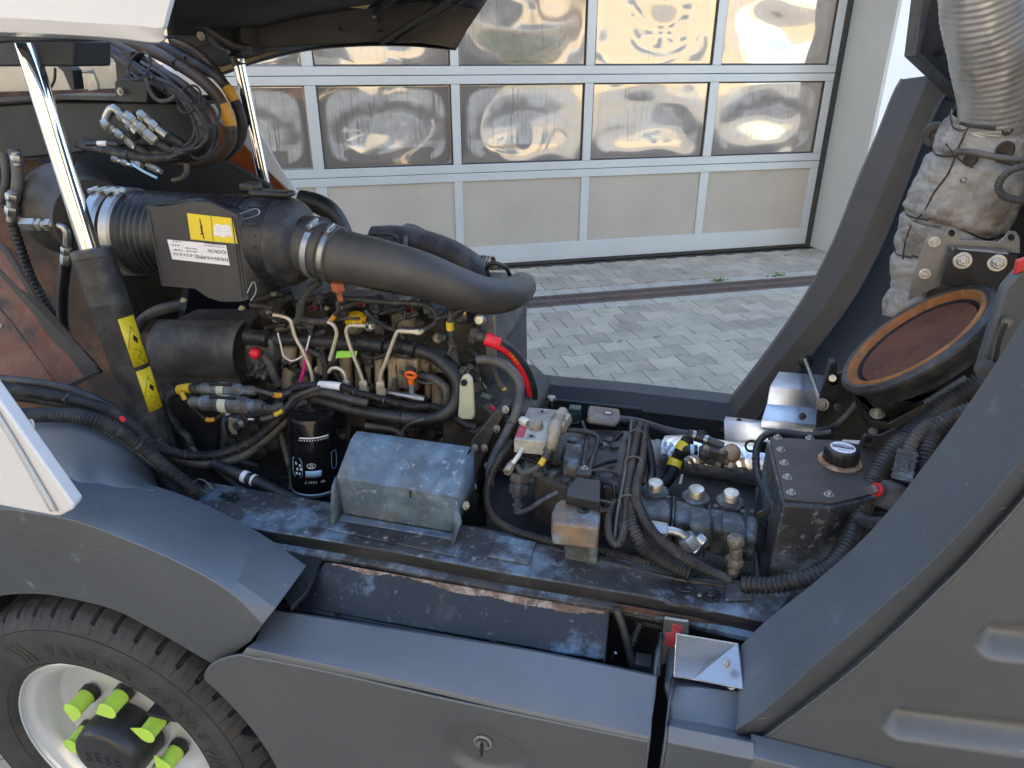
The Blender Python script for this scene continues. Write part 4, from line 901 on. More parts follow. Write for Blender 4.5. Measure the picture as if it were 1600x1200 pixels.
b = B(); b.tube(px([(375, 334, Ya - .13), (400, 326, Ya - .10), (404, 335, Ya - .10), (380, 343, Ya - .13)]), .0012, 6, step=.004); b.out('spring_clip', 'steel', af)
b = B(); b.tube(px([(386, 458, Ya - .13), (396, 440, Ya - .12), (400, 455, Ya - .12), (392, 470, Ya - .13)]), .0012, 6, step=.004); b.out('spring_clip', 'steel', af)
b = B().box(V(425, 302, Ya) , (.10, 0, 0), (0, .04, 0), (0, 0, .014)).box(V(392, 292, Ya + .02), (.04, 0, 0), (0, .04, .0), (0, 0, .02)); b.out('mounting_bracket', 'black_plastic', af, bevel=.006)
OO = O_ + N_ * .0012
st = prism('warning_sticker', [VN(u, v, OO, N_) for u, v in ((292, 333), (363, 341), (371, 381), (298, 374))], -N_ * .0006, 'yellow', af, bevel=.0002); tag(st, 'yellow sticker with warning triangle and open book')
OO2 = O_ + N_ * .0018
tri = [VN(u, v, OO2, N_) for u, v in ((312, 342), (302, 369), (332, 371))]
B().tube(tri + [tri[0]], .0011, 5, step=.1).out('warning_triangle', 'print_black', st)
B().tube([VN(329, 337, OO2, N_), VN(333, 376, OO2, N_)], .0004, 5, step=.1).out('divider_line', 'print_black', st)
xd_ = (VN(363, 341, OO, N_) - VN(292, 333, OO, N_)).normalized(); yd_ = N_.cross(xd_)
textmesh('!', .030, VN(312.5, 366, OO2, N_), xd_, yd_, 'print_black', st, 'exclamation_mark', bold=.0006)
bk = [(334, 354), (337, 350), (342, 350), (347, 352), (352, 351), (358, 352), (361, 357), (363, 369), (356, 369), (349, 371), (342, 369), (334, 368)]
B().add([VN(u, v, OO2, N_) for u, v in bk], [list(range(12))]).out('book_symbol', 'label_white', st, smooth=False)
for i in range(5): B().tube([VN(337 + i * .6, 354 + i * 3.2, OO2 + N_ * .0003, N_), VN(346 + i * .3, 355 + i * 3.2, OO2 + N_ * .0003, N_)], .0002, 4, step=.1).tube([VN(350, 355 + i * 3.2, OO2 + N_ * .0003, N_), VN(359 + i * .3, 355.5 + i * 3.1, OO2 + N_ * .0003, N_)], .0002, 4, step=.1).out('book_line', 'print_grey', st)
lb = prism('type_label', [VN(u, v, OO, N_) for u, v in ((261, 374), (353, 383), (359, 415), (269, 405))], -N_ * .0006, 'label_white', af, bevel=.0002); tag(lb, 'white type label with upside down black print')
xd2 = (VN(269, 405, OO, N_) - VN(359, 415, OO, N_)).normalized(); yd2 = N_.cross(xd2)
for s_, u, v, sz in (('MANN+HUMMEL', 356.5, 403.5, .0115), ('45 214 50 910', 301, 397.5, .0085), ('IQORON', 353.5, 392, .0115), ('V 50 400', 285, 390, .006), ('LP 9 4 0', 280, 382, .006),
                    ('Luftfilter Air filter', 309, 393, .0042), ('Made in Germany', 308, 388.5, .0042), ('service parts see operating manual', 351, 386, .0038), ('use only original filter elements', 350, 382.5, .0038), ('Nr. 0123 / 20', 283, 377, .004)):
    textmesh(s_, sz, VN(u, v, OO2, N_), xd2, yd2, 'print_black', lb, 'print', .0001)

# ---- intake hose with clamps
ih = thing('intake_hose', 'thick smooth grey rubber intake hose sweeping right from the air filter', 'hose', V(640, 470, Ya))
pts = px([(440, 376, Ya), (470, 383, Ya - .0), (500, 391, Ya - .005), (540, 402, Ya - .01), (600, 414, Ya - .02), (660, 430, Ya - .02), (712, 449, Ya - .01), (752, 461, Ya + .02), (785, 462, Ya + .07), (806, 455, Ya + .14), (815, 448, Ya + .22)])
def rint(f):
    ks = [(0, .070), (.1, .068), (.14, .064), (.2, .063), (.24, .060), (.32, .057), (.5, .051), (.65, .045), (.8, .040), (1, .037)]
    for i in range(len(ks) - 1):
        if f <= ks[i + 1][0]: return ks[i][1] + (ks[i + 1][1] - ks[i][1]) * (f - ks[i][0]) / (ks[i + 1][0] - ks[i][0])
    return ks[-1][1]
B().tube(pts, rint, 40, step=.008).out('hose_body', 'rubber_intake', ih)
P_, T_ = spline(pts, .004)
for f in (.045, .135, .19):
    i = int(f * len(P_)); clamp(P_[i], T_[i], rint(f) + .0005, ih, .014 if f > .1 else .015, Vector((0, -.35, 1)), 'alu_clean' if f < .15 else 'steel')
for f in (.17, .205): i = int(f * len(P_)); B().lathe([(rint(f), -.004), (rint(f) + .004, -.002), (rint(f) + .004, .002), (rint(f), .004)], P_[i], T_[i], 40, cap=False).out('hose_bead', 'rubber_intake', ih)

# ---- engine
en = thing('diesel_engine', 'oily four cylinder diesel engine with fuel pipes under the air filter', 'engine', V(590, 700, 1.6))
Ye = 1.52
b = B().prism([V(u, v, Ye) for u, v in ((405, 560), (700, 600), (760, 560), (765, 700), (740, 780), (400, 760))], (0, .45, 0)); b.out('engine_block', 'cast_dark', en, bevel=.004)
prism('cylinder_head', [V(u, v, Ye + .03) for u, v in ((395, 500), (420, 470), (740, 486), (770, 560), (755, 600), (400, 575))], (0, .35, 0), 'cast_dark', en, bevel=.008)
prism('rocker_cover', [V(u, v, Ye + .14) for u, v in ((400, 505), (405, 455), (560, 455), (735, 470), (745, 505))], (0, .2, 0), 'black_plastic', en, bevel=.01)
# lower ribs and pipes of the intake manifold: tan, oil-stained cast columns
for i, (u, w_, v0, v1) in enumerate(((452, 20, 540, 618), (478, 16, 545, 620), (503, 13, 548, 618), (540, 17, 545, 610), (571, 15, 548, 620), (592, 12, 552, 610), (615, 16, 556, 618), (640, 14, 560, 622), (668, 8, 566, 622), (682, 14, 590, 640), (560, 9, 560, 640))):
    a, c = V(u, v0, Ye - .035), V(u + 1, v1, Ye - .035); r_ = rp(w_ * .62, a); L__ = (c - a).length
    B().lathe([(r_ * .6, 0), (r_, .006), (r_, L__ * .3), (r_ * .93, L__ * .32), (r_ * .93, L__ * .62), (r_, L__ * .66), (r_, L__ - .01), (r_ * .85, L__)], a, c - a, 20).out('manifold_runner', 'runner', en, bevel=.001)
prism('manifold_flange', [V(u, v, Ye - .03) for u, v in ((612, 553), (700, 562), (702, 570), (700, 585), (640, 578), (612, 570))], (0, .04, 0), 'runner', en, bevel=.004)
prism('manifold_cover', [V(u, v, Ye - .06) for u, v in ((618, 560), (652, 562), (652, 612), (620, 608))], (0, .04, 0), 'runner', en, bevel=.006)
prism('bell_housing', [V(u, v, Ye + .03) for u, v in ((702, 545), (745, 515), (748, 575), (735, 600), (742, 640), (712, 640), (700, 600))], (0, .15, 0), 'runner', en, bevel=.012)
prism('timing_cover', [V(u, v, Ye + .02) for u, v in ((690, 500), (740, 498), (748, 560), (728, 590), (700, 580))], (0, .1, 0), 'cast_dark', en, bevel=.01)
prism('oil_cooler_plate', [V(u, v, Ye - .01) for u, v in ((420, 618), (540, 625), (660, 628), (672, 655), (600, 680), (420, 672))], (0, .06, 0), 'cast_dark', en, bevel=.006)
random.seed(11)
for k in range(70):      # casting bosses, studs and lugs scattered over the head and block
    u, v = random.uniform(405, 745), random.uniform(478, 690); Y = Ye + random.uniform(-.045, .0)
    p = V(u, v, Y); n_ = Vector((random.uniform(-.3, .3), -1, random.uniform(0, .5)))
    if k % 3 == 0: bolt(p, n_, random.uniform(.004, .007), random.choice(['cast_alu', 'zinc', 'cast_dark']), en, k % 2 == 0)
    elif k % 3 == 1: lathe('casting_boss', [(.013, 0), (.012, .012), (.008, .016)], p + Vector((0, .01, 0)), n_, random.choice(['cast_alu', 'cast_dark', 'cast_dark']), en, 14)
    else: B().box(p, (random.uniform(.01, .035), 0, 0), (0, .03, 0), (0, 0, random.uniform(.01, .03))).out('casting_lug', random.choice(['cast_alu', 'cast_dark', 'cast_dark', 'cast_salt']), en, bevel=.003)
# injectors, caps, plugs
for i, u in enumerate((455, 522, 596, 668)):
    a = V(u, 468 + i * 5, Ye + .03); L__ = .05
    B().lathe([(.018, 0), (.018, .03), (.022, .032), (.022, .045), (.014, .05), (.012, .075)], a + Vector((0, 0, -.045)), (0, -.2, 1), 20).out('injector', 'black_plastic', en)
    b = B(); b.tube([a + Vector((0, 0, .01)), a + Vector((-.02, -.02, .02)), a + Vector((-.06, -.03, .01)), a + Vector((-.09, -.04, .0))], .0115, 12); b.out('injector_elbow', 'black_plastic_dusty', en)
for u, v in ((490, 481), (565, 475), (640, 484)):
    p = V(u, v, Ye - .02); o = B().box(p, (.017, -.004, .003), (0, .012, 0), (-.002, 0, .011)).out('connector_lock', 'red_plug', en, bevel=.001)
    B().box(p + Vector((0, -.0065, 0)), (.011, -.002, .002), (0, .002, 0), (-.001, 0, .006)).out('lock_recess', 'dark_void', en)
for (u0, v0, u1, v1) in ((612, 480, 612, 520), (622, 484, 660, 512)):
    pass
prism('cam_cover_block', [V(u, v, Ye - .0) for u, v in ((608, 478), (618, 476), (650, 486), (648, 518), (612, 516))], (0, .08, 0), 'cast_alu', en, bevel=.005)
cp = lathe('oil_filler_cap', [(.024, 0), (.026, .004), (.026, .012), (.022, .018), (.006, .019)], V(556, 503, Ye - .02), (0, -.25, 1), 'yellow_cap', en, 26)
for k in range(12): a = k * R(30); B().box(WL[cp.name] + Vector((math.cos(a) * .0262, math.sin(a) * .0262, -.002)), (.004, 0, 0), (0, .004, 0), (0, 0, .012)).out('cap_grip', 'yellow_cap', en, bevel=.001)
B().box(V(556, 493, Ye - .02), (.012, 0, 0), (0, .03, 0), (0, 0, .008)).out('cap_handle', 'yellow_cap', en, bevel=.002)
lathe('filler_neck', [(.022, 0), (.022, .035)], V(556, 515, Ye - .015), (0, -.2, 1), 'cast_alu', en)
# steel fuel pipes
def fpipe(L_, r_=.0046, m='zinc_yellow'): return hose('fuel_pipe', [(u, v, y - .032) for u, v, y in L_], r_, m, en, seg=10, step=.006)
Yf = Ye - .075
fpipe([(427, 492, Yf), (440, 494, Yf), (453, 500, Yf), (457, 512, Yf), (462, 528, Yf), (474, 550, Yf), (484, 574, Yf), (488, 590, Yf), (488, 603, Yf)])
fpipe([(512, 503, Yf), (521, 508, Yf), (526, 520, Yf), (523, 535, Yf), (515, 563, Yf)])
fpipe([(580, 509, Yf), (560, 509, Yf), (546, 509, Yf), (541, 518, Yf), (545, 535, Yf), (553, 558, Yf), (562, 580, Yf), (567, 596, Yf)])
fpipe([(655, 517, Yf), (640, 518, Yf), (624, 517, Yf), (619, 522, Yf), (610, 545, Yf), (601, 570, Yf), (595, 585, Yf), (594, 598, Yf)])
fpipe([(514, 582, Yf), (518, 576, Yf), (527, 575, Yf), (537, 582, Yf), (541, 595, Yf)])
fpipe([(626, 518, Yf), (645, 519, Yf), (655, 521, Yf), (661, 516, Yf)])
for u, v in ((487, 607), (541, 601), (567, 602), (594, 603)):
    a = V(u, v - 7, Yf - .032); B().lathe([(.009, 0), (.0105, .003), (.0105, .016), (.0095, .019)], a, (0, 0, -1), 6).lathe([(.012, .02), (.012, .035)], a, (0, 0, -1), 16).out('pipe_nut', 'zinc_yellow' if u > 550 else 'zinc', en)
lathe('pipe_nut', [(.006, -.002), (.0125, 0), (.0125, .014), (.009, .018)], V(583, 509, Yf - .032), (-.5, -1, .1), 'zinc', en, 6)
lathe('pipe_nut', [(.004, .016), (.004, .0185)], V(583, 509, Yf - .032), (-.5, -1, .1), 'dark_void', en, 12)
# wires and tags
hose('signal_wire', [(434, 520, Yf - .02), (439, 540, Yf - .02), (443, 556, Yf - .02), (455, 564, Yf - .02), (467, 560, Yf - .02), (477, 550, Yf - .02), (484, 525, Yf - .02)], .0022, 'label_white', en, seg=8)
hose('signal_wire', [(478, 548, Yf - .022), (477, 565, Yf - .022), (473, 585, Yf - .022), (469, 597, Yf - .022)], .0042, 'magenta', en, seg=8)
B().prism([V(u, v, Ye - .085) for u, v in ((526, 549), (558, 549), (556, 558), (524, 560))], (0, .004, 0)).out('green_tag', 'green_tag', en, bevel=.0006)
# brown sensor plug below the hose
sp = V(527, 447, Ye - .10)
B().lathe([(.010, 0), (.010, -.008), (.0175, -.009), (.0175, -.028), (.013, -.032), (.0075, -.034), (.0075, -.055)], V(527, 435, Ye - .10), (0, -.1, 1), 6).out('sensor_plug', 'brown_plug', en, bevel=.0008)
hose('sensor_wire', [(527, 470, Yf), (529, 485, Yf), (524, 492, Yf), (518, 500, Yf), (512, 506, Yf)], .006, 'black_plastic_dusty', en, bands=((.6, .85, 'orange_tape'),))
# dipstick
hose('dipstick_tube', [(643, 592, Yf - .02), (644, 612, Yf - .02), (646, 636, Yf - .02)], .0068, 'alu_clean', en)
dk = V(642, 586, Yf - .02)
b = B(); b.tube([dk + Vector((math.cos(a) * .0125, -.3 * math.sin(a) * .01, math.sin(a) * .0085)) for a in [R(k * 24) for k in range(16)]], .0042, 10, step=.003); b.lathe([(.009, 0), (.007, -.014)], dk + Vector((0, 0, -.010)), UP, 14)
b.out('dipstick_handle', 'orange_plastic', en)
# main black harness conduit across the head
hose('harness_conduit', [(385, 527, Yf + .02), (430, 530, Yf + .01), (480, 532, Yf + .01), (530, 536, Yf), (580, 540, Yf), (620, 543, Yf), (655, 549, Yf), (685, 560, Yf - .01), (705, 580, Yf - .03), (716, 600, Yf - .04), (714, 625, Yf - .05), (700, 645, Yf - .06), (672, 655, Yf - .07), (630, 653, Yf - .07), (580, 646, Yf - .07), (530, 634, Yf - .07), (490, 622, Yf - .07)], .0155, 'hose_black', en, seg=16, ties=(.62, .78, .9))
for f0, f1, w_ in (((385, 526), (420, 530), .021), ((560, 535), (600, 541), .019), ((625, 540), (650, 547), .0195), ((684, 556), (712, 582), .0215)):
    a, c = V(*f0, Yf - .002), V(*f1, Yf - .01); L__ = (c - a).length
    B().lathe([(w_ * .8, 0), (w_, .004), (w_, L__ * .3), (w_ * .9, L__ * .33), (w_ * .9, L__ * .66), (w_, L__ * .7), (w_, L__ - .004), (w_ * .8, L__)], a, c - a, 20).out('conduit_sleeve', 'black_plastic', en)
def eh(L_, r_, corr=.005, m='hose_dusty', **k): return hose('corrugated_sleeve', L_, r_, m, en, corr=corr, **k)
eh([(500, 440, Yf), (482, 455, Yf), (470, 475, Yf), (466, 498, Yf), (450, 510, Yf), (432, 514, Yf)], .0095)
eh([(466, 498, Yf), (485, 502, Yf), (505, 503, Yf), (514, 500, Yf)], .0085, .006)
eh([(464, 505, Yf), (458, 520, Yf), (470, 538, Yf), (486, 550, Yf), (500, 556, Yf), (508, 570, Yf), (508, 596, Yf)], .0085)
eh([(500, 535, Yf), (505, 555, Yf), (510, 575, Yf), (509, 600, Yf)], .007, 0, 'tape_black')
eh([(478, 505, Yf), (486, 518, Yf), (484, 530, Yf)], .007, 0, 'tape_black')
eh([(525, 545, Yf), (522, 570, Yf), (527, 588, Yf), (536, 600, Yf)], .007, 0, 'tape_black')
eh([(535, 466, Yf), (570, 469, Yf), (610, 473, Yf), (640, 474, Yf), (665, 477, Yf), (680, 488, Yf), (682, 502, Yf), (672, 511, Yf), (655, 516, Yf), (628, 514, Yf)], .0068, 0, 'tape_black')
eh([(570, 485, Yf), (585, 500, Yf), (605, 512, Yf), (622, 518, Yf), (632, 532, Yf), (636, 540, Yf)], .006, 0, 'tape_black')
eh([(617, 515, Yf), (617, 505, Yf), (625, 498, Yf), (640, 495, Yf), (652, 490, Yf)], .006, 0, 'tape_black')
eh([(500, 425, Yf + .05), (560, 440, Yf + .05), (620, 452, Yf + .06), (680, 462, Yf + .06)], .011, 0, 'hose_black')
eh([(706, 488, Yf), (703, 505, Yf), (705, 525, Yf), (710, 550, Yf), (713, 575, Yf)], .0085, .005, bands=((.18, .33, 'yellow_tape'),))
hose('rubber_pipe', [(655, 588, Yf + .01), (675, 590, Yf), (695, 605, Yf - .01), (698, 625, Yf - .01), (694, 640, Yf - .01)], .010, 'hose_dusty', en)
b = B().prism([V(u, v, Ye - .09) for u, v in ((722, 492), (728, 486), (726, 497), (720, 500))], (0, .003, 0)); b.out('tag_strip', 'orange_tape', en)
lathe('coolant_fitting', [(.013, 0), (.013, .01), (.009, .014)], V(751, 499, Yf), (0, -1, .2), 'zinc', en, 16)
lathe('sensor_body', [(.02, 0), (.02, .03), (.014, .036)], V(735, 492, Yf + .02), (-.6, -1, .2), 'black_plastic', en, 20)
prism('lifting_eye', [V(u, v, Ye) for u, v in ((758, 510), (772, 492), (775, 560), (760, 560))], (0, .008, 0), 'steel', en, bevel=.001)
# bearing shield and heat shield beyond the hose
prism('support_bracket', [V(u, v, Ye + .25) for u, v in ((620, 362), (622, 355), (638, 358), (750, 418), (746, 425), (640, 380))], (0, .06, 0), 'hose_dusty', en, bevel=.004)
hose('charge_hose', [(585, 378, Ye + .2), (625, 378, Ye + .2), (680, 390, Ye + .2), (725, 412, Ye + .2), (745, 435, Ye + .2)], .042, 'hose_black', en, seg=30, corr=.006, amp=.03)
hose('charge_hose', [(470, 312, Ye + .3), (495, 318, Ye + .3), (515, 330, Ye + .3), (530, 352, Ye + .3), (540, 380, Ye + .3)], .028, 'black_plastic', en, seg=24)
hose('breather_hose', [(565, 372, Ye + .1), (585, 366, Ye + .1), (610, 366, Ye + .1), (620, 372, Ye + .1), (618, 384, Ye + .1)], .0045, 'hose_black', en)
hose('breather_hose', [(636, 362, Ye + .22), (633, 375, Ye + .15), (633, 392, Ye + .1)], .0065, 'hose_dusty', en)
sh = B(); a_, c_ = V(712, 400, Ye + .3), V(770, 408, Ye + .3); hx = (c_ - a_).normalized(); r_ = .042
vs = []; fs = []
for i in range(25):
    for k in range(15): an = R(-20 + k * 15); vs.append(a_ + (c_ - a_) * (i / 24) + Vector((0, -math.cos(an) * r_, math.sin(an) * r_ - .03)))
for i in range(24):
    for k in range(14):
        if i % 2 == 1 and k in (3, 4, 6, 7): continue
        fs.append((i * 15 + k, (i + 1) * 15 + k, (i + 1) * 15 + k + 1, i * 15 + k + 1))
mesh('perforated_shield', vs, fs, 'cast_alu', en, solid=.002)
hose('small_wire', [(765, 432, Ye + .05), (760, 420, Ye + .05), (766, 412, Ye + .05), (778, 412, Ye + .05), (790, 418, Ye + .05), (797, 430, Ye + .1)], .005, 'black_plastic', en)
# battery-type terminal left
prism('starter_terminal', [V(u, v, Ye - .09) for u, v in ((382, 535), (402, 528), (424, 532), (428, 565), (418, 590), (400, 594), (386, 580), (380, 555))], (0, .05, 0), 'cast_salt', en, bevel=.006)
lathe('terminal_cap', [(.0, -.002), (.010, 0), (.014, .006), (.0145, .014), (.011, .022), (.004, .026)], V(397, 551, Ye - .10), (.7, -.7, .2), 'red_bright', en, 20)
eh([(410, 555, Yf - .04), (420, 568, Yf - .04), (430, 590, Yf - .04), (437, 603, Yf - .04)], .0105, .005)
for k in range(9): u, v = 388 + random.uniform(0, 28), 568 + random.uniform(0, 22); lathe('terminal_lug', [(.006, 0), (.005, .01)], V(u, v, Ye - .092), (random.uniform(-.5, .5), -1, .3), 'cast_salt', en, 8)
# small looms, clips and leads lying over the head and block
random.seed(23)
for k in range(42):
    u, v = random.uniform(410, 740), random.uniform(462, 685); L_ = [(u, v, Yf - .01)]; a = random.uniform(0, 6.28)
    for j in range(random.randint(2, 4)):
        a += random.uniform(-.9, .9); u += math.cos(a) * random.uniform(12, 26); v += math.sin(a) * random.uniform(8, 18)
        u = max(405, min(745, u)); v = max(458, min(675, v)); L_.append((u, v, Yf + random.uniform(-.015, .03)))
    eh(L_, random.choice((.0035, .0045, .006, .0075)), random.choice((0, 0, .0045)), random.choice(('tape_black', 'black_plastic', 'hose_dusty', 'hose_black')))
for k in range(16):
    u, v = random.uniform(420, 740), random.uniform(465, 670); a = random.uniform(-.6, .6)
    plug('engine_plug', V(u, v, Yf + .01), V(u + 13 * math.cos(a), v + 11 * math.sin(a), Yf), random.uniform(.009, .016), .010, random.choice(('black_plastic', 'black_plastic_dusty', 'cast_salt')), en)
for u, v, w_, h_ in ((430, 600, .03, .02), (560, 660, .05, .02), (640, 668, .06, .018), (700, 655, .03, .03), (600, 690, .08, .03)):
    B().box(V(u, v, Ye - .03), (w_, 0, 0), (0, .04, 0), (0, 0, h_)).out('casting_ledge', 'cast_dark', en, bevel=.004)
# curved black cover over the alternator
cc = []
for f in [i / 10 for i in range(11)]:
    an = R(-10 + 150 * f)
    cc.append(None)
Lc, Rc_ = V(247, 540, 1.40), V(378, 545, 1.40)
def cov(u0, off): 
    rows = []
    for k in range(13):
        an = R(-35 + 125 * k / 12); base = V(u0, 545, 1.47); rad = .085
        rows.append(base + Vector((0, -math.cos(an) * rad * .9, math.sin(an) * rad + off)))
    rows.insert(0, rows[0] + Vector((0, .01, -.06))); return rows
cvA, cvB = cov(262, -.005), cov(392, -.01)
prism('alternator_core', [V(u, v, 1.5) for u, v in ((270, 500), (390, 500), (390, 600), (270, 600))], (0, .1, 0), 'cast_dark', en, bevel=.01)
acov = loft('curved_cover', [cvA, [p + Vector((.012, 0, 0)) for p in cvA], [p + Vector((-.012, 0, 0)) for p in cvB], cvB], 'hose_dusty', en, n=26, solid=.004, bevel=0)
for u, v in ((287, 470), (378, 482)): bolt(V(u, v, 1.43), (0, -.2, 1), .006, 'zinc_yellow', en)
hose('sensor_stub', [(392, 476, Yf), (410, 478, Yf), (428, 482, Yf)], lambda f: .009 - .003 * f, 'hose_dusty', en)
bolt(V(420, 488, Yf), (0, -1, -.5), .006, 'zinc', en); bolt(V(428, 458, Yf + .04), (0, -1, .5), .005, 'zinc', en)
# radiator fins behind the cylinder
rad = thing('radiator', 'black finned cooler seen edge-on between the lift cylinder and the air filter', 'cooler', V(235, 480, 1.68))
prism('core', [V(u, v, 1.70) for u, v in ((180, 400), (285, 400), (285, 470), (262, 520), (205, 520))], (0, .03, 0), 'dark_void', rad)
for k in range(26):
    u = 186 + k * 4; a, c = V(u + 10, 412, 1.66), V(u - 6 + k * .1, 498, 1.66)
    B().box(a.lerp(c, .5), (c - a), (0, .03, 0), Vector((.0013, 0, .0005))).out('fin', 'cast_dark', rad, smooth=False)
hose('frame_pipe', [(212, 520, 1.62), (225, 498, 1.6), (250, 484, 1.6), (285, 476, 1.6)], .016, 'hose_dusty', rad)

# ---- oil filter
of = thing('oil_filter', 'glossy black spin-on oil filter canister with white print and chrome lower rim', 'oil filter', V(490, 760, 1.3))
a_, c_ = V(486, 648, 1.32), V(493, 757, 1.30); r_ = rp(36.5, a_.lerp(c_, .5)); L__ = (c_ - a_).length
B().lathe([(r_ * .2, -.012), (r_ * .75, -.010), (r_ * .95, -.004), (r_, .006), (r_, L__ - .004), (r_ * .98, L__)], a_, c_ - a_, 56).out('canister', 'filter_black', of)
B().lathe([(r_ * .98, L__ - .002), (r_ * 1.01, L__), (r_ * .99, L__ + .007), (r_ * .93, L__ + .009)], a_, c_ - a_, 56).out('chrome_rim', 'alu_clean', of)
B().lathe([(r_ * .9, L__ + .008), (r_ * .8, L__ + .03)], a_, c_ - a_, 40).out('filter_seat', 'cast_dark', of)
def ontxt(s_, f, an, size, flip=True, m='print_white'):
    for i, ch in enumerate(s_):
        if ch == ' ': continue
        aa = an - (i - (len(s_) - 1) / 2) * size * .72 / r_ * (1 if flip else -1)
        p, n_, tdir = cylpt(a_, c_, r_ + .0004, f, aa); yy = (c_ - a_).normalized()
        textmesh(ch, size, p + tdir * size * .3, -tdir, yy, m, of, 'print', .0001)
ontxt('VF 900/7', .80, -.02, .0085)
q = cylpatch('print_badge', a_, c_, r_ + .0003, .655, .745, -.38, .28, 'label_blue', of)
ontxt('FILTER', .665, -.05, .0075, m='print_black')
ring = [cylpt(a_, c_, r_ + .0006, .585 + .035 * math.sin(R(k * 20)), -.12 + .17 * math.cos(R(k * 20)))[0] for k in range(19)]
B().tube(ring, .0006, 5, step=.001).out('print_ring', 'print_white', of)
tri = [cylpt(a_, c_, r_ + .0006, f, a)[0] for f, a in ((.565, -.12), (.60, -.2), (.60, -.04))]; B().tube(tri + [tri[0]], .0006, 5, step=.001).out('print_emblem', 'print_white', of)
for f0, f1 in ((.19, .21),): cylpatch('print_band', a_, c_, r_ + .0003, f0, f1, -.55, .7, 'print_white', of, 14)
for k in range(12): cylpatch('print_dash', a_, c_, r_ + .0003, .225, .24, -.58 + k * .11, -.53 + k * .11, 'print_white', of, 2)
fr_ = [cylpt(a_, c_, r_ + .0005, f, a)[0] for f, a in ((.50, -.98), (.50, -.55), (.74, -.55), (.74, -.98))]; B().tube(fr_ + [fr_[0]], .0006, 5, step=.01).out('print_frame', 'label_blue', of)
for (f, a) in ((.55, -.85), (.57, -.66), (.63, -.8), (.62, -.62), (.69, -.7), (.69, -.86)): cylpatch('print_block', a_, c_, r_ + .0003, f, f + .035, a, a + .09, 'print_white', of, 2)
fr_ = [cylpt(a_, c_, r_ + .0005, f, a)[0] for f, a in ((.46, .80), (.46, 1.12), (.68, 1.12), (.68, .80))]; B().tube(fr_ + [fr_[0]], .0005, 5, step=.01).out('print_frame', 'label_blue', of)
# bracket and casting around the filter
fb = thing('filter_bracket', 'dark bolted bracket plate right of the oil filter', 'bracket', V(560, 660, 1.40))
prism('bracket_plate', [V(u, v, 1.40) for u, v in ((540, 630), (572, 633), (572, 668), (548, 665), (545, 700), (540, 700))], (0, .01, 0), 'black_plastic_dusty', fb, bevel=.002)
bolt(V(564, 646, 1.395), (0, -1, .1), .0065, 'zinc', fb)

# ---- heat cover on the rail
hc = thing('battery_cover', 'dusty blue-grey folded sheet metal cover standing on the chassis rail', 'cover', VZ(620, 830, .84))
zb = .838
k1, k2, k3, k4 = VZ(526, 745, .935), VZ(713, 777, .935), V(737, 702, 0.0) if False else VZ(735, 698, .985), VZ(558, 673, .985)
bL, bR = VZ(537, 803, zb), VZ(707, 832, zb); bR2 = VZ(745, 770, zb) ; bL2 = VZ(570, 745, zb)
# round the upper back edge
mid1 = [k4 + Vector((0, -.018, .003)), k3 + Vector((0, -.018, .003))]
rows = [[bL, bR], [k1, k2], [k4 + Vector((0, -.03, -.004)), k3 + Vector((0, -.03, -.004))], [k4 + Vector((0, -.012, .0)), k3 + Vector((0, -.012, .0))], [k4, k3], [k4 + Vector((0, .012, -.016)), k3 + Vector((0, .012, -.016))], [k4 + Vector((0, .014, -.10)), k3 + Vector((0, .014, -.10))]]
loft('cover_sheet', rows, 'cover_salt', hc, n=4, solid=.003, bevel=.003, segs=3, ang=40)
B().add([bR, k2, k3 + Vector((0, -.03, -.004)), k3 + Vector((0, .012, -.016)), k3 + Vector((0, .014, -.11))], [(0, 1, 2, 3, 4)]).out('cover_end', 'cover_salt', hc, solid=.003)
B().add([bL, k1, k4 + Vector((0, -.03, -.004)), k4 + Vector((0, .012, -.016)), k4 + Vector((0, .014, -.11))], [(0, 1, 2, 3, 4)]).out('cover_end', 'cover_salt', hc, solid=.003)
# flared skirts to either side
B().add([k1, VZ(520, 760, .92), VZ(516, 826, zb), bL, ], [(0, 1, 2, 3)]).out('side_flange', 'cover_salt', hc, solid=.003)
B().add([k2, VZ(716, 790, .92), VZ(722, 815, .88), VZ(708, 853, zb), bR], [(0, 1, 2, 3, 4)]).out('side_flange', 'cover_salt', hc, solid=.003)
prism('base_fold', [VZ(534, 803, zb + .003), VZ(708, 833, zb + .003), VZ(706, 842, zb + .003), VZ(530, 812, zb + .003)], (0, 0, -.003), 'cover_salt', hc, bevel=.001)
bolt(VZ(728, 790, .88), (1, -.5, .3), .006, 'zinc_yellow', hc)
b = B().box(V(641, 772, 1.045), (.003, 0, 0), (0, .003, 0), (0, 0, .014)); b.out('drip_mark', 'dark_void', hc)

# ================================================================== HOSES, RIGHT HALF
def H(name, lab, cat, L_, r, m='hose_black', grp=None, **k):
    o = hose(name, L_, r, m, None, **k); tag(o, lab, cat, grp); return o
G1 = 'corrugated cable conduits in the engine bay'
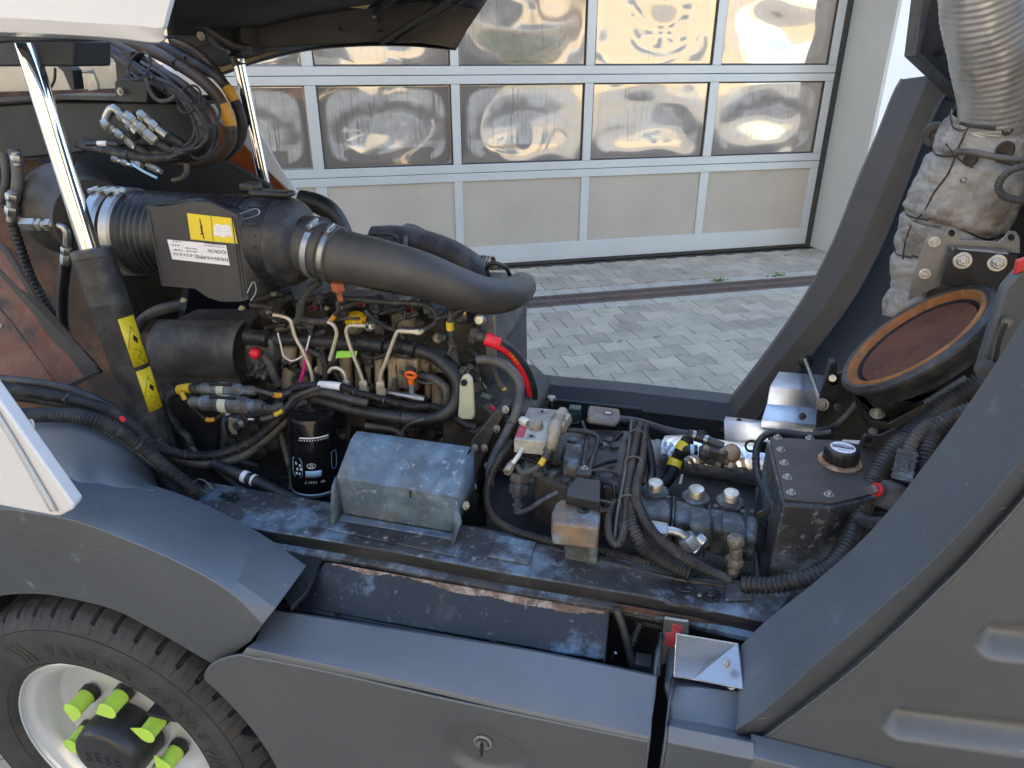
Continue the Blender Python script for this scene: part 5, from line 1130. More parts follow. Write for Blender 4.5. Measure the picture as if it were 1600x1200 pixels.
# left front bundle over the wheel housing
H('corrugated_conduit', 'thick corrugated conduit along the wheel housing, lowest of the left bundle', 'cable conduit', [(-30, 648, 1.0), (30, 650, 1.0), (80, 648, 1.0), (140, 654, 1.0), (190, 678, 1.02), (235, 712, 1.04), (275, 745, 1.06), (312, 772, 1.08)], .0155, corr=.0065, grp=G1, ties=(.62, .7), bands=())
H('corrugated_conduit', 'thinner corrugated conduit lying above the lowest one, from the left edge to the rail corner', 'cable conduit', [(-30, 600, 1.05), (40, 612, 1.05), (100, 622, 1.05), (160, 638, 1.05), (200, 660, 1.06), (228, 690, 1.08), (250, 730, 1.10), (268, 765, 1.12)], .0125, corr=.005, grp=G1, ties=(.4, .75))
H('corrugated_conduit', 'corrugated conduit curving in a big U below the connector pair and up to the engine', 'cable conduit', [(-30, 612, 1.10), (60, 624, 1.10), (140, 640, 1.10), (200, 665, 1.12), (245, 698, 1.15), (300, 712, 1.2), (350, 708, 1.25), (400, 685, 1.30), (440, 650, 1.34), (470, 622, 1.38)], .0115, corr=.005, grp=G1, ties=(.45, .62, .8))
H('rubber_hose', 'smooth black hose under the U shaped conduit', 'hose', [(245, 690, 1.17), (275, 715, 1.19), (320, 724, 1.22), (370, 716, 1.27), (410, 690, 1.31), (450, 655, 1.35), (480, 625, 1.38)], .0125, 'hose_dusty')
H('corrugated_conduit', 'vertical corrugated conduit dropping left of the connector pair', 'cable conduit', [(310, 606, 1.28), (285, 608, 1.28), (264, 618, 1.28), (262, 640, 1.28), (275, 665, 1.27), (293, 685, 1.26), (300, 705, 1.26)], .0115, corr=.0055, grp=G1, bands=((.08, .22, 'yellow_tape'),))
H('corrugated_conduit', 'short thin corrugated lead with orange tape under the connector pair', 'cable conduit', [(283, 612, 1.26), (290, 625, 1.26), (305, 640, 1.26), (322, 655, 1.26), (335, 655, 1.27), (350, 645, 1.28)], .0055, corr=.004, grp=G1, bands=((0, .18, 'yellow_tape'), (.66, .8, 'orange_tape')))
H('black_cable', 'black cable behind the left conduits with a white end', 'cable', [(-20, 590, 1.12), (60, 598, 1.12), (120, 612, 1.12), (180, 640, 1.12), (215, 672, 1.12)], .009, 'hose_black')
o = B()
for k in range(3): o.tube(px([(20 + k, 652, .985), (36, 660 + k * 2, .98), (50, 656 + k * 3, .98), (53, 668, .98), (44, 675 - k * 3, .98), (36, 668, .98)]), .0012, 6, step=.003)
tag(o.out('loose_cord', 'label_white'), 'small loop of pale loose cord beside the white cover', 'cord')
rm = B().prism([V(u, v, .984) for u, v in ((186, 652), (190, 650), (196, 655), (193, 660), (187, 657))], (0, .001, 0)).out('red_tape', 'red_bright'); tag(rm, 'small red tape mark on the thick left conduit', 'tape')
# connector pair
cp_ = thing('connector_pair', 'pair of large dusty black cable connectors with grey bands', 'connector', V(360, 640, 1.27))
for (q0, q1, w_, y) in (((300, 607), (400, 611), .024, 1.28), ((297, 628), (412, 635), .030, 1.25)):
    a, c = V(*q0, y), V(*q1, y); d_ = c - a; L__ = d_.length
    B().lathe([(w_ * .35, 0), (w_ * .45, .005), (w_ * .45, L__ * .16), (w_ * .62, L__ * .18), (w_ * .62, L__ * .32), (w_ * .55, L__ * .34), (w_ * .68, L__ * .38), (w_ * .68, L__ * .76), (w_ * .5, L__ * .8), (w_ * .5, L__ * .95), (w_ * .35, L__)], a, d_, 12, ref=UP).out('connector_shell', 'cast_salt', cp_, bevel=.001, ang=25)
    B().lathe([(w_ * .705, L__ * .44), (w_ * .72, L__ * .45), (w_ * .72, L__ * .54), (w_ * .705, L__ * .55)], a, d_, 12, ref=UP, cap=False).out('grey_band', 'pale_plastic', cp_)
    B().box(a.lerp(c, .5) + Vector((0, -w_ * .3, w_ * .7)), d_ * .35, (0, .006, 0), (0, 0, .006)).out('latch', 'black_plastic', cp_, bevel=.001)
hose('cable_tail', [(395, 608, 1.28), (415, 613, 1.28), (435, 618, 1.30), (455, 612, 1.32)], .006, 'hose_dusty', cp_, corr=.004, bands=((.55, .75, 'orange_tape'),))
hose('cable_tail', [(408, 636, 1.25), (425, 638, 1.27), (440, 634, 1.29)], .009, 'hose_dusty', cp_, corr=.005)
hose('cable_tail', [(408, 655, 1.26), (425, 650, 1.27), (445, 638, 1.29), (462, 620, 1.32), (500, 605, 1.34)], .0062, 'hose_dusty', cp_, corr=.004, bands=((.22, .34, 'yellow_tape'),))
hose('cable_tail', [(375, 645, 1.25), (385, 655, 1.25), (384, 672, 1.25), (374, 688, 1.25)], .004, 'black_plastic', cp_)
hose('cable_tail', [(396, 655, 1.252), (388, 655, 1.252)], .0025, 'label_white', cp_)
lathe('drain_valve', [(.014, 0), (.016, .01), (.010, .02)], V(376, 662, 1.35), (0, -1, .2), 'steel', cp_, 20)
prism('bracket_tab', [V(u, v, 1.34) for u, v in ((357, 652), (367, 655), (370, 680), (362, 678), (356, 668))], (0, .004, 0), 'zinc_yellow', cp_)
# fill behind this zone
pn = thing('pump_casting', 'dark oily pump casting behind the U shaped conduit', 'pump', V(420, 720, 1.5))
prism('pump_body', [V(u, v, 1.42) for u, v in ((345, 655), (420, 640), (455, 660), (450, 700), (400, 726), (360, 715))], (0, .1, 0), 'cast_dark', pn, bevel=.01)
for u, v in ((365, 690), (400, 668), (430, 690), (412, 705)): lathe('pump_boss', [(.018, 0), (.016, .018), (.008, .022)], V(u, v, 1.42), (.2, -1, .2), 'cast_dark', pn, 16)
prism('bay_post', [V(u, v, 1.34) for u, v in ((262, 600), (340, 640), (338, 700), (330, 780), (285, 760), (262, 690))], (0, .02, 0), 'black_metal', truck, bevel=.002)
H('rubber_hose', 'black hose dropping beside the oil filter on its left', 'hose', [(435, 655, 1.36), (440, 680, 1.35), (449, 715, 1.33), (457, 745, 1.30), (455, 765, 1.28)], .0085, 'hose_dusty', ties=(.7,))
ch = B(); P_, T_ = spline(px([(448, 660, 1.33), (455, 690, 1.33), (460, 720, 1.32), (464, 745, 1.31)]), .005)
for i, p in enumerate(P_): ch.box(p, (.0035, 0, 0), (0, .0035, 0), (0, 0, .0035) if i % 2 else (.001, 0, .003))
tag(ch.out('bead_strap', 'black_plastic'), 'thin beaded strap hanging beside the oil filter', 'strap')
H('rubber_hose', 'black ribbed hose running from the rail corner toward the oil filter base', 'hose', [(335, 725, 1.22), (365, 738, 1.2), (400, 752, 1.19), (440, 772, 1.18), (480, 790, 1.17), (525, 800, 1.16)], .0135, 'hose_black', corr=.022, amp=.06, ties=(.35,), bands=((.28, .32, 'print_white'), (.35, .37, 'print_white')))
H('black_cable', 'thin dark cable arching over the ribbed hose behind the rail', 'cable', [(300, 700, 1.25), (340, 735, 1.23), (380, 765, 1.2), (410, 785, 1.17)], .006, 'hose_dusty')
H('thin_wire', 'thin wire loop beside the conduits at the rail corner', 'wire', [(300, 755, 1.05), (312, 748, 1.05), (325, 755, 1.05), (333, 765, 1.05), (325, 770, 1.06), (312, 765, 1.07)], .0013, 'hose_dusty', seg=6)
# harness in front of the engine (white band) joins the engine conduit
H('corrugated_conduit', 'corrugated harness with a wide white band running below the fuel pipes', 'cable conduit', [(425, 640, 1.36), (450, 612, 1.37), (480, 603, 1.37), (510, 602, 1.37), (535, 605, 1.37), (560, 614, 1.37), (590, 622, 1.38), (640, 634, 1.39), (680, 636, 1.4), (705, 650, 1.4), (730, 664, 1.38), (745, 667, 1.38)], .0095, corr=.005, grp=G1, bands=((.29, .385, 'label_white'),), ties=(.2, .45, .58))
H('rubber_hose', 'smooth dark hose crossing the engine front above the heat cover', 'hose', [(470, 618, 1.34), (500, 612, 1.35), (540, 622, 1.35), (575, 630, 1.36)], .010, 'hose_dusty')
H('silver_pipe', 'short silver coolant pipe behind the dipstick', 'pipe', [(600, 612, 1.43), (630, 618, 1.42), (665, 624, 1.41)], .0095, 'steel')
H('black_cable', 'thin black hose under the engine harness by the bracket', 'cable', [(572, 665, 1.38), (600, 668, 1.38), (618, 672, 1.38), (630, 680, 1.37)], .008, 'hose_dusty')
H('black_cable', 'thin cable dropping from the harness behind the heat cover', 'cable', [(665, 655, 1.36), (645, 660, 1.36), (632, 670, 1.36), (628, 685, 1.36)], .004, 'hose_dusty')
# upper left tangle
G2 = 'hydraulic hoses looping in the upper left corner'
loops = [
 ([(140, 58, 1.70), (170, 75, 1.66), (205, 100, 1.62), (250, 130, 1.6), (290, 160, 1.6), (318, 185, 1.6), (330, 210, 1.6), (315, 235, 1.6), (280, 246, 1.6), (240, 246, 1.6), (190, 240, 1.62), (130, 222, 1.64)], .011, 'tape_black', 0, 'inner taped hose bundle of the upper left loop'),
 ([(160, 60, 1.72), (200, 80, 1.7), (235, 100, 1.66), (262, 118, 1.64), (295, 140, 1.62), (322, 175, 1.62), (330, 205, 1.62), (318, 232, 1.62), (285, 248, 1.62)], .012, 'hose_brown', 0, 'brown stained taped hose beside the inner bundle'),
 ([(175, 55, 1.78), (220, 72, 1.76), (262, 92, 1.74), (305, 118, 1.72), (335, 145, 1.7), (355, 180, 1.7), (360, 215, 1.7), (345, 240, 1.7), (310, 252, 1.7), (280, 252, 1.7)], .0155, 'hose_brown', 0, 'large brown hydraulic hose of the outer loop with an orange band'),
 ([(215, 55, 1.84), (260, 75, 1.82), (300, 95, 1.8), (340, 120, 1.78), (365, 155, 1.78), (378, 190, 1.78), (374, 220, 1.78), (350, 245, 1.78)], .0135, 'hose_black', 0, 'outermost black hydraulic hose looping in front of the far rod'),
 ([(150, 62, 1.64), (180, 88, 1.62), (215, 110, 1.6), (255, 132, 1.58), (285, 150, 1.57), (305, 175, 1.56), (315, 205, 1.56), (305, 228, 1.56), (275, 238, 1.56)], .0085, 'hose_dusty', .005, 'corrugated conduit inside the upper left hose loop'),
 ([(228, 122, 1.56), (236, 145, 1.55), (248, 157, 1.55), (262, 157, 1.55), (275, 150, 1.55)], .0055, 'hose_dusty', .005, 'small pale corrugated tube hanging in the hose loop'),
 ([(130, 228, 1.6), (170, 236, 1.58), (210, 244, 1.57), (245, 248, 1.57), (290, 238, 1.58), (312, 215, 1.58), (308, 185, 1.58), (290, 160, 1.58)], .012, 'tape_black', 0, 'taped black hose running left along the cross beam'),
 ([(290, 255, 1.6), (292, 268, 1.6), (285, 278, 1.6), (270, 282, 1.6)], .007, 'hose_dusty', 0, 'short grey hose end under the loop'),
 ([(288, 148, 1.66), (305, 165, 1.65), (320, 190, 1.65), (325, 215, 1.65), (312, 238, 1.65)], .009, 'hose_black', .005, 'black corrugated tube between the loops'),
 ([(270, 62, 1.9), (300, 75, 1.88), (330, 100, 1.86), (352, 130, 1.85), (368, 165, 1.85)], .009, 'hose_brown', 0, 'thin hose above the outer loop by the far rod'),
]
for L_, r_, mm, co, lab in loops: H('hydraulic_hose', lab, 'hose', L_, r_, mm, grp=G2, corr=co, ties=(.35, .7) if len(L_) > 7 else ())
H('ribbed_hose', 'grey ribbed hose end hanging under the bonnet by the far rod', 'hose', [(288, 28, 1.85), (310, 36, 1.85), (335, 52, 1.86), (360, 68, 1.88), (378, 74, 1.9), (392, 75, 1.92)], lambda f: .0075 + .003 * f, 'hose_dusty', corr=.01, amp=.08)
fo = B()   # orange brand bands on the two big loops
for (L_, r_) in ((loops[2][0], .0155), (loops[3][0], .0135)):
    P_, T_ = spline(px(L_), .004); n = len(P_); fo = B().tube(P_[int(n * .60):int(n * .68)], r_ * 1.05, 16, step=.006)
    q = fo.out('hose_band', 'orange_tape'); tag(q, 'orange printed band on the ' + ('brown' if r_ > .014 else 'outermost black') + ' hydraulic hose', 'hose band')
tb_ = thing('taped_hose_bundle', 'tangled bundle of dusty taped leads woven between the upper left hoses', 'hose bundle', V(300, 190, 1.6))
random.seed(5)
for k in range(11):
    src = loops[random.choice((0, 1, 4, 6, 8))][0]; du, dv, dy = random.uniform(-14, 12), random.uniform(-9, 9), random.uniform(-.05, .02); i0 = random.randint(0, 2)
    L_ = [(u + du + random.uniform(-4, 4), v + dv + random.uniform(-4, 4), y + dy) for u, v, y in src[i0:]]
    if len(L_) > 3: hose('lead', L_, random.choice((.0045, .006, .0075)), random.choice(('tape_black', 'hose_dusty', 'hose_brown', 'tape_black')), tb_, corr=random.choice((0, 0, .005)), ties=(.3, .6))
for (u, v) in ((222, 103), (300, 155), (330, 180), (318, 226)):
    c = V(u, v, 1.58); B().tube([c + Vector((math.cos(R(a)) * .03, -.01 + .02 * math.sin(R(a)), math.sin(R(a)) * .03)) for a in range(0, 361, 30)], .003, 6, step=.006).out('bundle_strap', 'tape_black', tb_)
# zinc fittings
hf_ = thing('hose_couplings', 'cluster of zinc hydraulic couplings in front of the dark cross beam', 'couplings', V(220, 210, 1.6))
hose('elbow', [(165, 192, 1.58), (168, 180, 1.58), (175, 170, 1.58), (184, 172, 1.58), (190, 180, 1.58)], .011, 'zinc', hf_)
for a, c, w_, hx in (((186, 176), (215, 208), .013, ((.05, .3), (.5, .75))), ((198, 178), (246, 222), .0155, ((.1, .3), (.42, .62), (.66, .98))), ((218, 176), (262, 213), .014, ((.05, .25), (.45, .65))), ((163, 190), (172, 200), .013, ((0, .9),)), ((172, 198), (195, 215), .011, ((0, .3), (.5, .9))), ((195, 214), (212, 232), .010, ((.2, .8),)), ((176, 247), (206, 258), .008, ((0, .3), (.5, .8))), ((208, 252), (222, 260), .009, ((.1, .9),)), ((230, 258), (252, 268), .009, ((.1, .8),))):
    fitting('coupling', V(*a, 1.57), V(*c, 1.56), w_, 'zinc', hf_, hx)
for a, c in (((246, 222), (275, 240)), ((262, 212), (290, 230)), ((200, 195), (212, 215)), ((212, 230), (235, 243))):
    hose('coupling_hose', [(a[0], a[1], 1.57), ((a[0] + c[0]) / 2 + 2, (a[1] + c[1]) / 2, 1.57), (c[0], c[1], 1.58)], .0115, 'hose_black', hf_)
hose('wire_lead', [(135, 225, 1.56), (160, 224, 1.56), (185, 226, 1.56)], .006, 'hose_black', hf_, bands=((.4, .7, 'label_white'),))
hose('blue_line', [(206, 256, 1.56), (225, 268, 1.55), (245, 278, 1.55)], .0035, 'label_blue', hf_)
# left edge hoses
le = thing('side_pipework', 'elbow pipe and hoses at the left edge beside the rusty plate', 'pipework', V(60, 420, 1.45))
hose('hose', [(22, 235, 1.5), (28, 265, 1.48), (26, 300, 1.46), (18, 320, 1.45)], .014, 'hose_dusty', le)
fitting('coupling', V(24, 238, 1.47), V(28, 258, 1.47), .013, 'steel', le, ((.2, .8),))
fitting('coupling', V(20, 300, 1.44), V(18, 345, 1.44), .016, 'steel', le, ((.05, .3), (.5, .8)))
fitting('coupling', V(36, 350, 1.44), V(86, 352, 1.44), .017, 'zinc', le, ((.0, .45), (.5, .65), (.75, .95)))
hose('elbow', [(80, 352, 1.44), (95, 353, 1.44), (104, 362, 1.44), (105, 385, 1.44)], .0095, 'steel', le)
fitting('coupling', V(104, 386, 1.43), V(102, 418, 1.43), .013, 'steel', le, ((.0, .3), (.35, 1)))
hose('hose', [(103, 412, 1.43), (98, 460, 1.43), (100, 520, 1.43), (120, 580, 1.43)], .013, 'black_plastic', le)
hose('braided_hose', [(10, 320, 1.46), (30, 380, 1.46), (48, 430, 1.46), (75, 480, 1.46), (110, 540, 1.46), (140, 590, 1.46)], .012, 'tape_black', le, corr=.012)
hose('hose', [(5, 240, 1.52), (10, 280, 1.5), (0, 320, 1.48)], .01, 'hose_dusty', le)
# rusty triangular plate
tpl = thing('rusty_gusset', 'blue-black steel gusset with large rust patches at the left edge', 'steel plate', V(60, 600, 1.3))
prism('gusset_plate', [V(u, v, y) for u, v, y in ((-60, 360, 1.30), (5, 382, 1.30), (14, 390, 1.30), (60, 470, 1.27), (152, 572, 1.22), (154, 580, 1.22), (92, 608, 1.19), (-60, 590, 1.19))], (0, .006, 0), 'rust_plate', tpl, bevel=.001)
prism('gusset_edge', [V(u, v, y - .002) for u, v, y in ((-60, 360, 1.30), (5, 382, 1.30), (14, 390, 1.30), (60, 470, 1.27), (152, 572, 1.22), (154, 580, 1.22), (132, 588, 1.21), (108, 556, 1.225), (74, 522, 1.24), (36, 466, 1.27), (4, 428, 1.29), (-60, 400, 1.30))], (0, -.002, 0), 'beam_black', tpl, bevel=.0008)
B().tube(px([(-10, 470, 1.235), (30, 520, 1.215), (62, 565, 1.195), (92, 607, 1.185)]), .003, 6).out('fold_edge', 'rust_plate', tpl)
prism('gusset_flange', [V(u, v, 1.18) for u, v in ((-60, 590), (92, 606), (154, 578), (156, 584), (95, 614), (-60, 600))], (0, .01, 0), 'black_metal', tpl, bevel=.001)
bolt(V(3, 509, 1.235), (0, -1, .3), .006, 'zinc', tpl)

# ---- hoses right of the engine
rh = thing('red_black_hose', 'red and black high pressure hose curving down right of the engine', 'hose', V(835, 620, 1.5))
L_ = [(752, 527, 1.45), (775, 535, 1.46), (800, 552, 1.48), (820, 580, 1.5), (830, 608, 1.52), (831, 630, 1.54)]
P_, T_ = spline(px(L_), .004); rr_ = .0155
B().tube(px(L_), rr_, 24, step=.006).out('hose_body', 'hose_black', rh)
# red stripe laid along the lens-side left flank
vs = []; fs = []; n = len(P_)
for i in range(2, n, 2):
    t_ = T_[i]; f = (CAM - P_[i]); f = (f - t_ * f.dot(t_)).normalized(); s_ = t_.cross(f); s_ = s_ if s_.dot(Vector((-1, 0, -1))) > 0 else -s_
    lo_, hi_ = (-1.2, 1.3) if i < n * .16 else (.05, 1.0)
    for k in range(7): an = lo_ + (hi_ - lo_) * k / 6; vs.append(P_[i] + (f * math.cos(an) + s_ * math.sin(an)) * (rr_ + .0006))
m_ = len(vs) // 7
for i in range(m_ - 1):
    for k in range(6): fs.append((i * 7 + k, i * 7 + k + 1, (i + 1) * 7 + k + 1, (i + 1) * 7 + k))
mesh('red_stripe', vs, fs, 'red_bright', rh, solid=.0003, off=0)
for s_, f0, dr in (('SAFETY', .28, 1), ('SAE R5', .86, 1)):
    for i, chh in enumerate(s_):
        j = min(n - 2, int(n * (f0 + i * .024))); t_ = T_[j]; f = (CAM - P_[j]); f = (f - t_ * f.dot(t_)).normalized(); q_ = t_.cross(f); q_ = q_ if q_.dot(Vector((-1, 0, -1))) > 0 else -q_
        nn = (f * math.cos(.5) + q_ * math.sin(.5)); yd = nn.cross(t_)
        if chh != ' ': textmesh(chh, .0095, P_[j] + nn * (rr_ + .0012), t_, yd, 'yellow_cap', rh, 'print', .0001)
fitting('hose_end', V(735, 523, 1.45), V(755, 528, 1.45), .018, 'cast_dark', rh, ((0, .5),))
H('rubber_hose', 'smooth black hose arching from the engine down past the valve block', 'hose', [(745, 562, 1.42), (770, 563, 1.42), (795, 575, 1.40), (812, 600, 1.38), (808, 640, 1.34), (790, 680, 1.30), (770, 720, 1.25), (764, 760, 1.2)], .0105, 'hose_dusty', ties=(.6,), seg=16)
H('corrugated_conduit', 'corrugated conduit from the flywheel housing down to the rail and right along it', 'cable conduit', [(800, 690, 1.26), (778, 720, 1.22), (762, 760, 1.19), (765, 795, 1.15), (785, 820, 1.12), (830, 838, 1.11), (880, 850, 1.10), (940, 862, 1.10), (1000, 878, 1.09), (1060, 897, 1.08), (1110, 906, 1.07)], .0092, corr=.0048, grp=G1)
H('rubber_hose', 'dark banded hose lying along the chassis rail below the corrugated one', 'hose', [(715, 832, 1.12), (760, 838, 1.11), (820, 850, 1.10), (880, 862, 1.09), (940, 876, 1.08), (1000, 892, 1.07), (1060, 905, 1.06), (1130, 915, 1.06), (1200, 925, 1.07)], .0095, 'black_plastic', corr=.02, amp=.05)
H('corrugated_conduit', 'corrugated conduit below the heat cover corner joining the rail hoses', 'cable conduit', [(720, 828, 1.13), (760, 830, 1.125), (800, 836, 1.12), (850, 845, 1.12)], .009, corr=.0048, grp=G1)
H('corrugated_conduit', 'corrugated sleeve loop above the flywheel housing with a red connector', 'cable conduit', [(712, 645, 1.42), (722, 660, 1.40), (740, 673, 1.38), (760, 668, 1.38), (775, 655, 1.38), (790, 655, 1.38), (800, 665, 1.36)], .0098, corr=.0055, grp=G1)
fh = thing('flywheel_housing', 'oily bell housing with bolts between engine and valve block', 'housing', V(740, 760, 1.4))
prism('housing_body', [V(u, v, 1.42) for u, v in ((690, 650), (740, 630), (800, 632), (830, 660), (815, 830), (700, 830), (690, 700))], (0, .25, 0), 'cast_dark', fh, bevel=.01)
prism('housing_flange', [V(u, v, 1.36) for u, v in ((735, 690), (775, 640), (790, 645), (765, 690), (745, 740), (750, 800), (732, 800))], (0, .07, 0), 'cast_dark', fh, bevel=.004)
for u, v in ((742, 700), (776, 670), (762, 728), (790, 640), (740, 760), (757, 700), (793, 735)): bolt(V(u, v, 1.35), (-.3, -1, .3), .006, 'zinc' if v != 760 else 'zinc_yellow', fh)
# plates in black depths
ey = thing('lifting_lug', 'pale plastic-coated lifting lug standing beside the engine', 'lug', V(728, 650, 1.38))
lg = [(715, 652), (717, 620), (718, 598), (722, 588), (730, 585), (737, 592), (739, 605), (741, 650), (738, 656), (722, 656)]
prism('lug_plate', [V(u, v, 1.36) for u, v in lg], (0, .012, 0), 'pale_plastic', ey, bevel=.004, segs=3)
B().prism([V(725 + 5.5 * math.cos(R(k * 30)), 598 + 5.5 * math.sin(R(k * 30)), 1.3585) for k in range(12)], (0, -.0006, 0)).out('lug_hole', 'dark_void', ey)
hose('small_cable', [(750, 565, 1.46), (754, 600, 1.46), (765, 625, 1.46)], .002, 'black_plastic', fh)
hose('small_cable', [(768, 570, 1.5), (780, 600, 1.5), (790, 612, 1.5), (800, 620, 1.48), (790, 627, 1.46), (765, 625, 1.45)], .0065, 'hose_dusty', fh, bands=((.4, .52, 'yellow_tape'),))
plug('green_plug', V(752, 616, 1.42), V(768, 622, 1.42), .012, .012, 'green_plug', fh)
pg = plug('connector', V(760, 632, 1.40), V(780, 652, 1.38), .02, .018, 'black_plastic', fh)
B().box(V(770, 638, 1.375), (.012, 0, -.008), (0, .004, 0), (.003, 0, .010)).out('connector_lock', 'red_plug', fh, bevel=.001)
prism('guard_plate', [V(u, v, 1.5) for u, v in ((742, 590), (748, 588), (765, 615), (745, 622), (738, 612))], (0, .006, 0), 'steel', fh)

# ---- valve block
vb = thing('valve_block', 'pale machined hydraulic valve block with red mark and pipe unions', 'valve block', VZ(845, 700, .93))
zt = .985
tb = [VZ(u, v, zt) for u, v in ((826, 636), (884, 641), (856, 691), (803, 686))]
prism('block_body', tb, (0, 0, -.032), 'brass_block', vb, bevel=.002)
prism('red_mark', [VZ(u, v, zt + .0006) for u, v in ((812, 664), (824, 666), (818, 684), (805, 682))], (0, 0, -.0005), 'red_label', vb)
for u, v in ((847, 643), (830, 682)):
    lathe('plug_screw', [(.0095, 0), (.0095, .002), (.005, .002), (.0048, .0005)], VZ(u, v, zt), UP, 'steel', vb, 20)
    lathe('plug_socket', [(.0035, 0), (.0035, .0012)], VZ(u, v, zt + .002), UP, 'dark_void', vb, 6)
lathe('relief_dome', [(.0155, 0), (.0155, .012), (.012, .017), (.004, .019)], VZ(838, 668, zt), (-.1, -.35, 1), 'cast_alu', vb, 24)
fitting('union', VZ(815, 656, zt + .005), VZ(825, 662, zt + .005), .010, 'lt_zinc', vb, ((0, 1),))
hose('steel_pipe', [(808, 655, 1.42), (814, 656, 1.42), (820, 659, 1.42)], .005, 'lt_zinc', vb)
fitting('union', VZ(817, 700, zt - .02), VZ(819, 688, zt - .016), .010, 'zinc_yellow', vb, ((0, .7),))
hose('steel_pipe', [VZ(817, 700, zt - .022), VZ(810, 712, zt - .03), VZ(800, 726, zt - .045)], .0052, 'lt_zinc', vb, world=True)
fitting('union', VZ(801, 722, zt - .045), VZ(792, 738, zt - .05), .009, 'cast_alu', vb, ((.3, 1),))
hose('solenoid', [VZ(880, 645, zt + .03), VZ(872, 656, zt + .03), VZ(866, 672, zt + .025), VZ(864, 690, zt + .01), VZ(858, 706, zt - .01), VZ(852, 716, zt - .02)], lambda f: (.0135, .016, .013, .015, .0115, .013, .009)[min(6, int(f * 7))], 'cast_alu', vb, world=True)
fitting('solenoid_cap', VZ(884, 652, zt + .025), VZ(872, 672, zt + .02), .016, 'cast_alu', vb, ((0, .5), (.6, .95)))
fitting('solenoid_plug', VZ(862, 698, zt), VZ(852, 716, zt - .02), .013, 'black_plastic_dusty', vb, ((0, .6),))
hose('lead', [VZ(852, 714, zt - .018), VZ(844, 726, zt - .03), VZ(830, 735, zt - .04), VZ(816, 738, zt - .05), VZ(808, 728, zt - .045)], .006, 'hose_dusty', vb, world=True, corr=.004, bands=((.08, .28, 'yellow_tape'),))
ps = thing('pressure_sensor', 'salt-crusted sensor and union stack below the valve block', 'sensor', V(810, 790, 1.2))
lathe('sensor_body', [(.020, 0), (.022, .02), (.022, .045), (.016, .055)], V(838, 715, 1.3), V(825, 750, 1.27) - V(838, 715, 1.3), 'cast_salt', ps, 24)
fitting('sensor_hex', V(812, 740, 1.24), V(808, 772, 1.22), .022, 'cast_salt', ps, ((0, .4), (.5, .95)))
fitting('sensor_tip', V(808, 768, 1.22), V(808, 802, 1.20), .012, 'cast_salt', ps, ((0, .3), (.5, .7)))
hose('drain_pipe', [(807, 795, 1.2), (812, 801, 1.2), (828, 795, 1.2), (850, 780, 1.21), (872, 768, 1.22)], .0058, 'cast_salt', ps)
# gearbox mass behind/below
gb = thing('gearbox', 'dusty black transmission casting in the middle of the bay', 'gearbox', V(900, 720, 1.5))
prism('case', [VZ(u, v, .90) for u, v in ((840, 690), (900, 668), (985, 672), (1000, 720), (975, 765), (880, 760), (835, 740))], (0, 0, -.3), 'cast_dark', gb, bevel=.008)
prism('case_lug', [VZ(u, v, .93) for u, v in ((880, 690), (910, 692), (908, 730), (880, 726))], (0, 0, -.05), 'cast_salt', gb, bevel=.008)
prism('case_floor', [VZ(u, v, .78) for u, v in ((760, 700), (1000, 720), (1180, 760), (1180, 900), (760, 850))], (0, 0, -.02), 'bay_wall', gb)
for u, v in ((868, 722), (925, 720), (905, 700)): bolt(VZ(u, v, .91), UP, .008, 'cast_dark', gb)
hose('steel_pipe', [VZ(888, 672, .97), VZ(905, 673, .97), VZ(925, 677, .97), VZ(934, 684, .965), VZ(930, 705, .95), VZ(922, 730, .93)], .0052, 'black_plastic_dusty', gb, world=True)
hose('steel_pipe', [VZ(918, 680, .96), VZ(914, 705, .95), VZ(911, 728, .93)], .0052, 'black_plastic_dusty', gb, world=True)
prism('pipe_clip', [VZ(u, v, .935) for u, v in ((901, 727), (925, 729), (924, 742), (900, 740))], (0, 0, -.01), 'cast_dark', gb, bevel=.002)
bolt(VZ(913, 732, .936), UP, .005, 'steel', gb)
random.seed(31)
for k in range(22):      # studs, ribs and pipe stubs on the casting
    u, v = random.uniform(845, 990), random.uniform(672, 765); p = VZ(u, v, .90)
    if k % 3: lathe('case_boss', [(.011, 0), (.010, .008), (.005, .010)], p, UP, random.choice(('cast_dark', 'cast_salt')), gb, 12)
    else: B().box(p, (random.uniform(.02, .05), 0, 0), (0, random.uniform(.008, .02), 0), (0, 0, random.uniform(.01, .03))).out('case_rib', random.choice(('cast_dark', 'cast_salt')), gb, bevel=.003)
for k in range(16):
    u, v = random.uniform(790, 985), random.uniform(690, 800); L_ = [VZ(u, v, .93)]; a = random.uniform(0, 6.28)
    for j in range(3): a += random.uniform(-.8, .8); u += math.cos(a) * 22; v += math.sin(a) * 14; L_.append(VZ(u, v, .93 - .01 * j))
    hose('bay_lead', L_, random.choice((.003, .0045, .006)), random.choice(('tape_black', 'hose_dusty', 'black_plastic')), gb, world=True, corr=random.choice((0, .0045)))
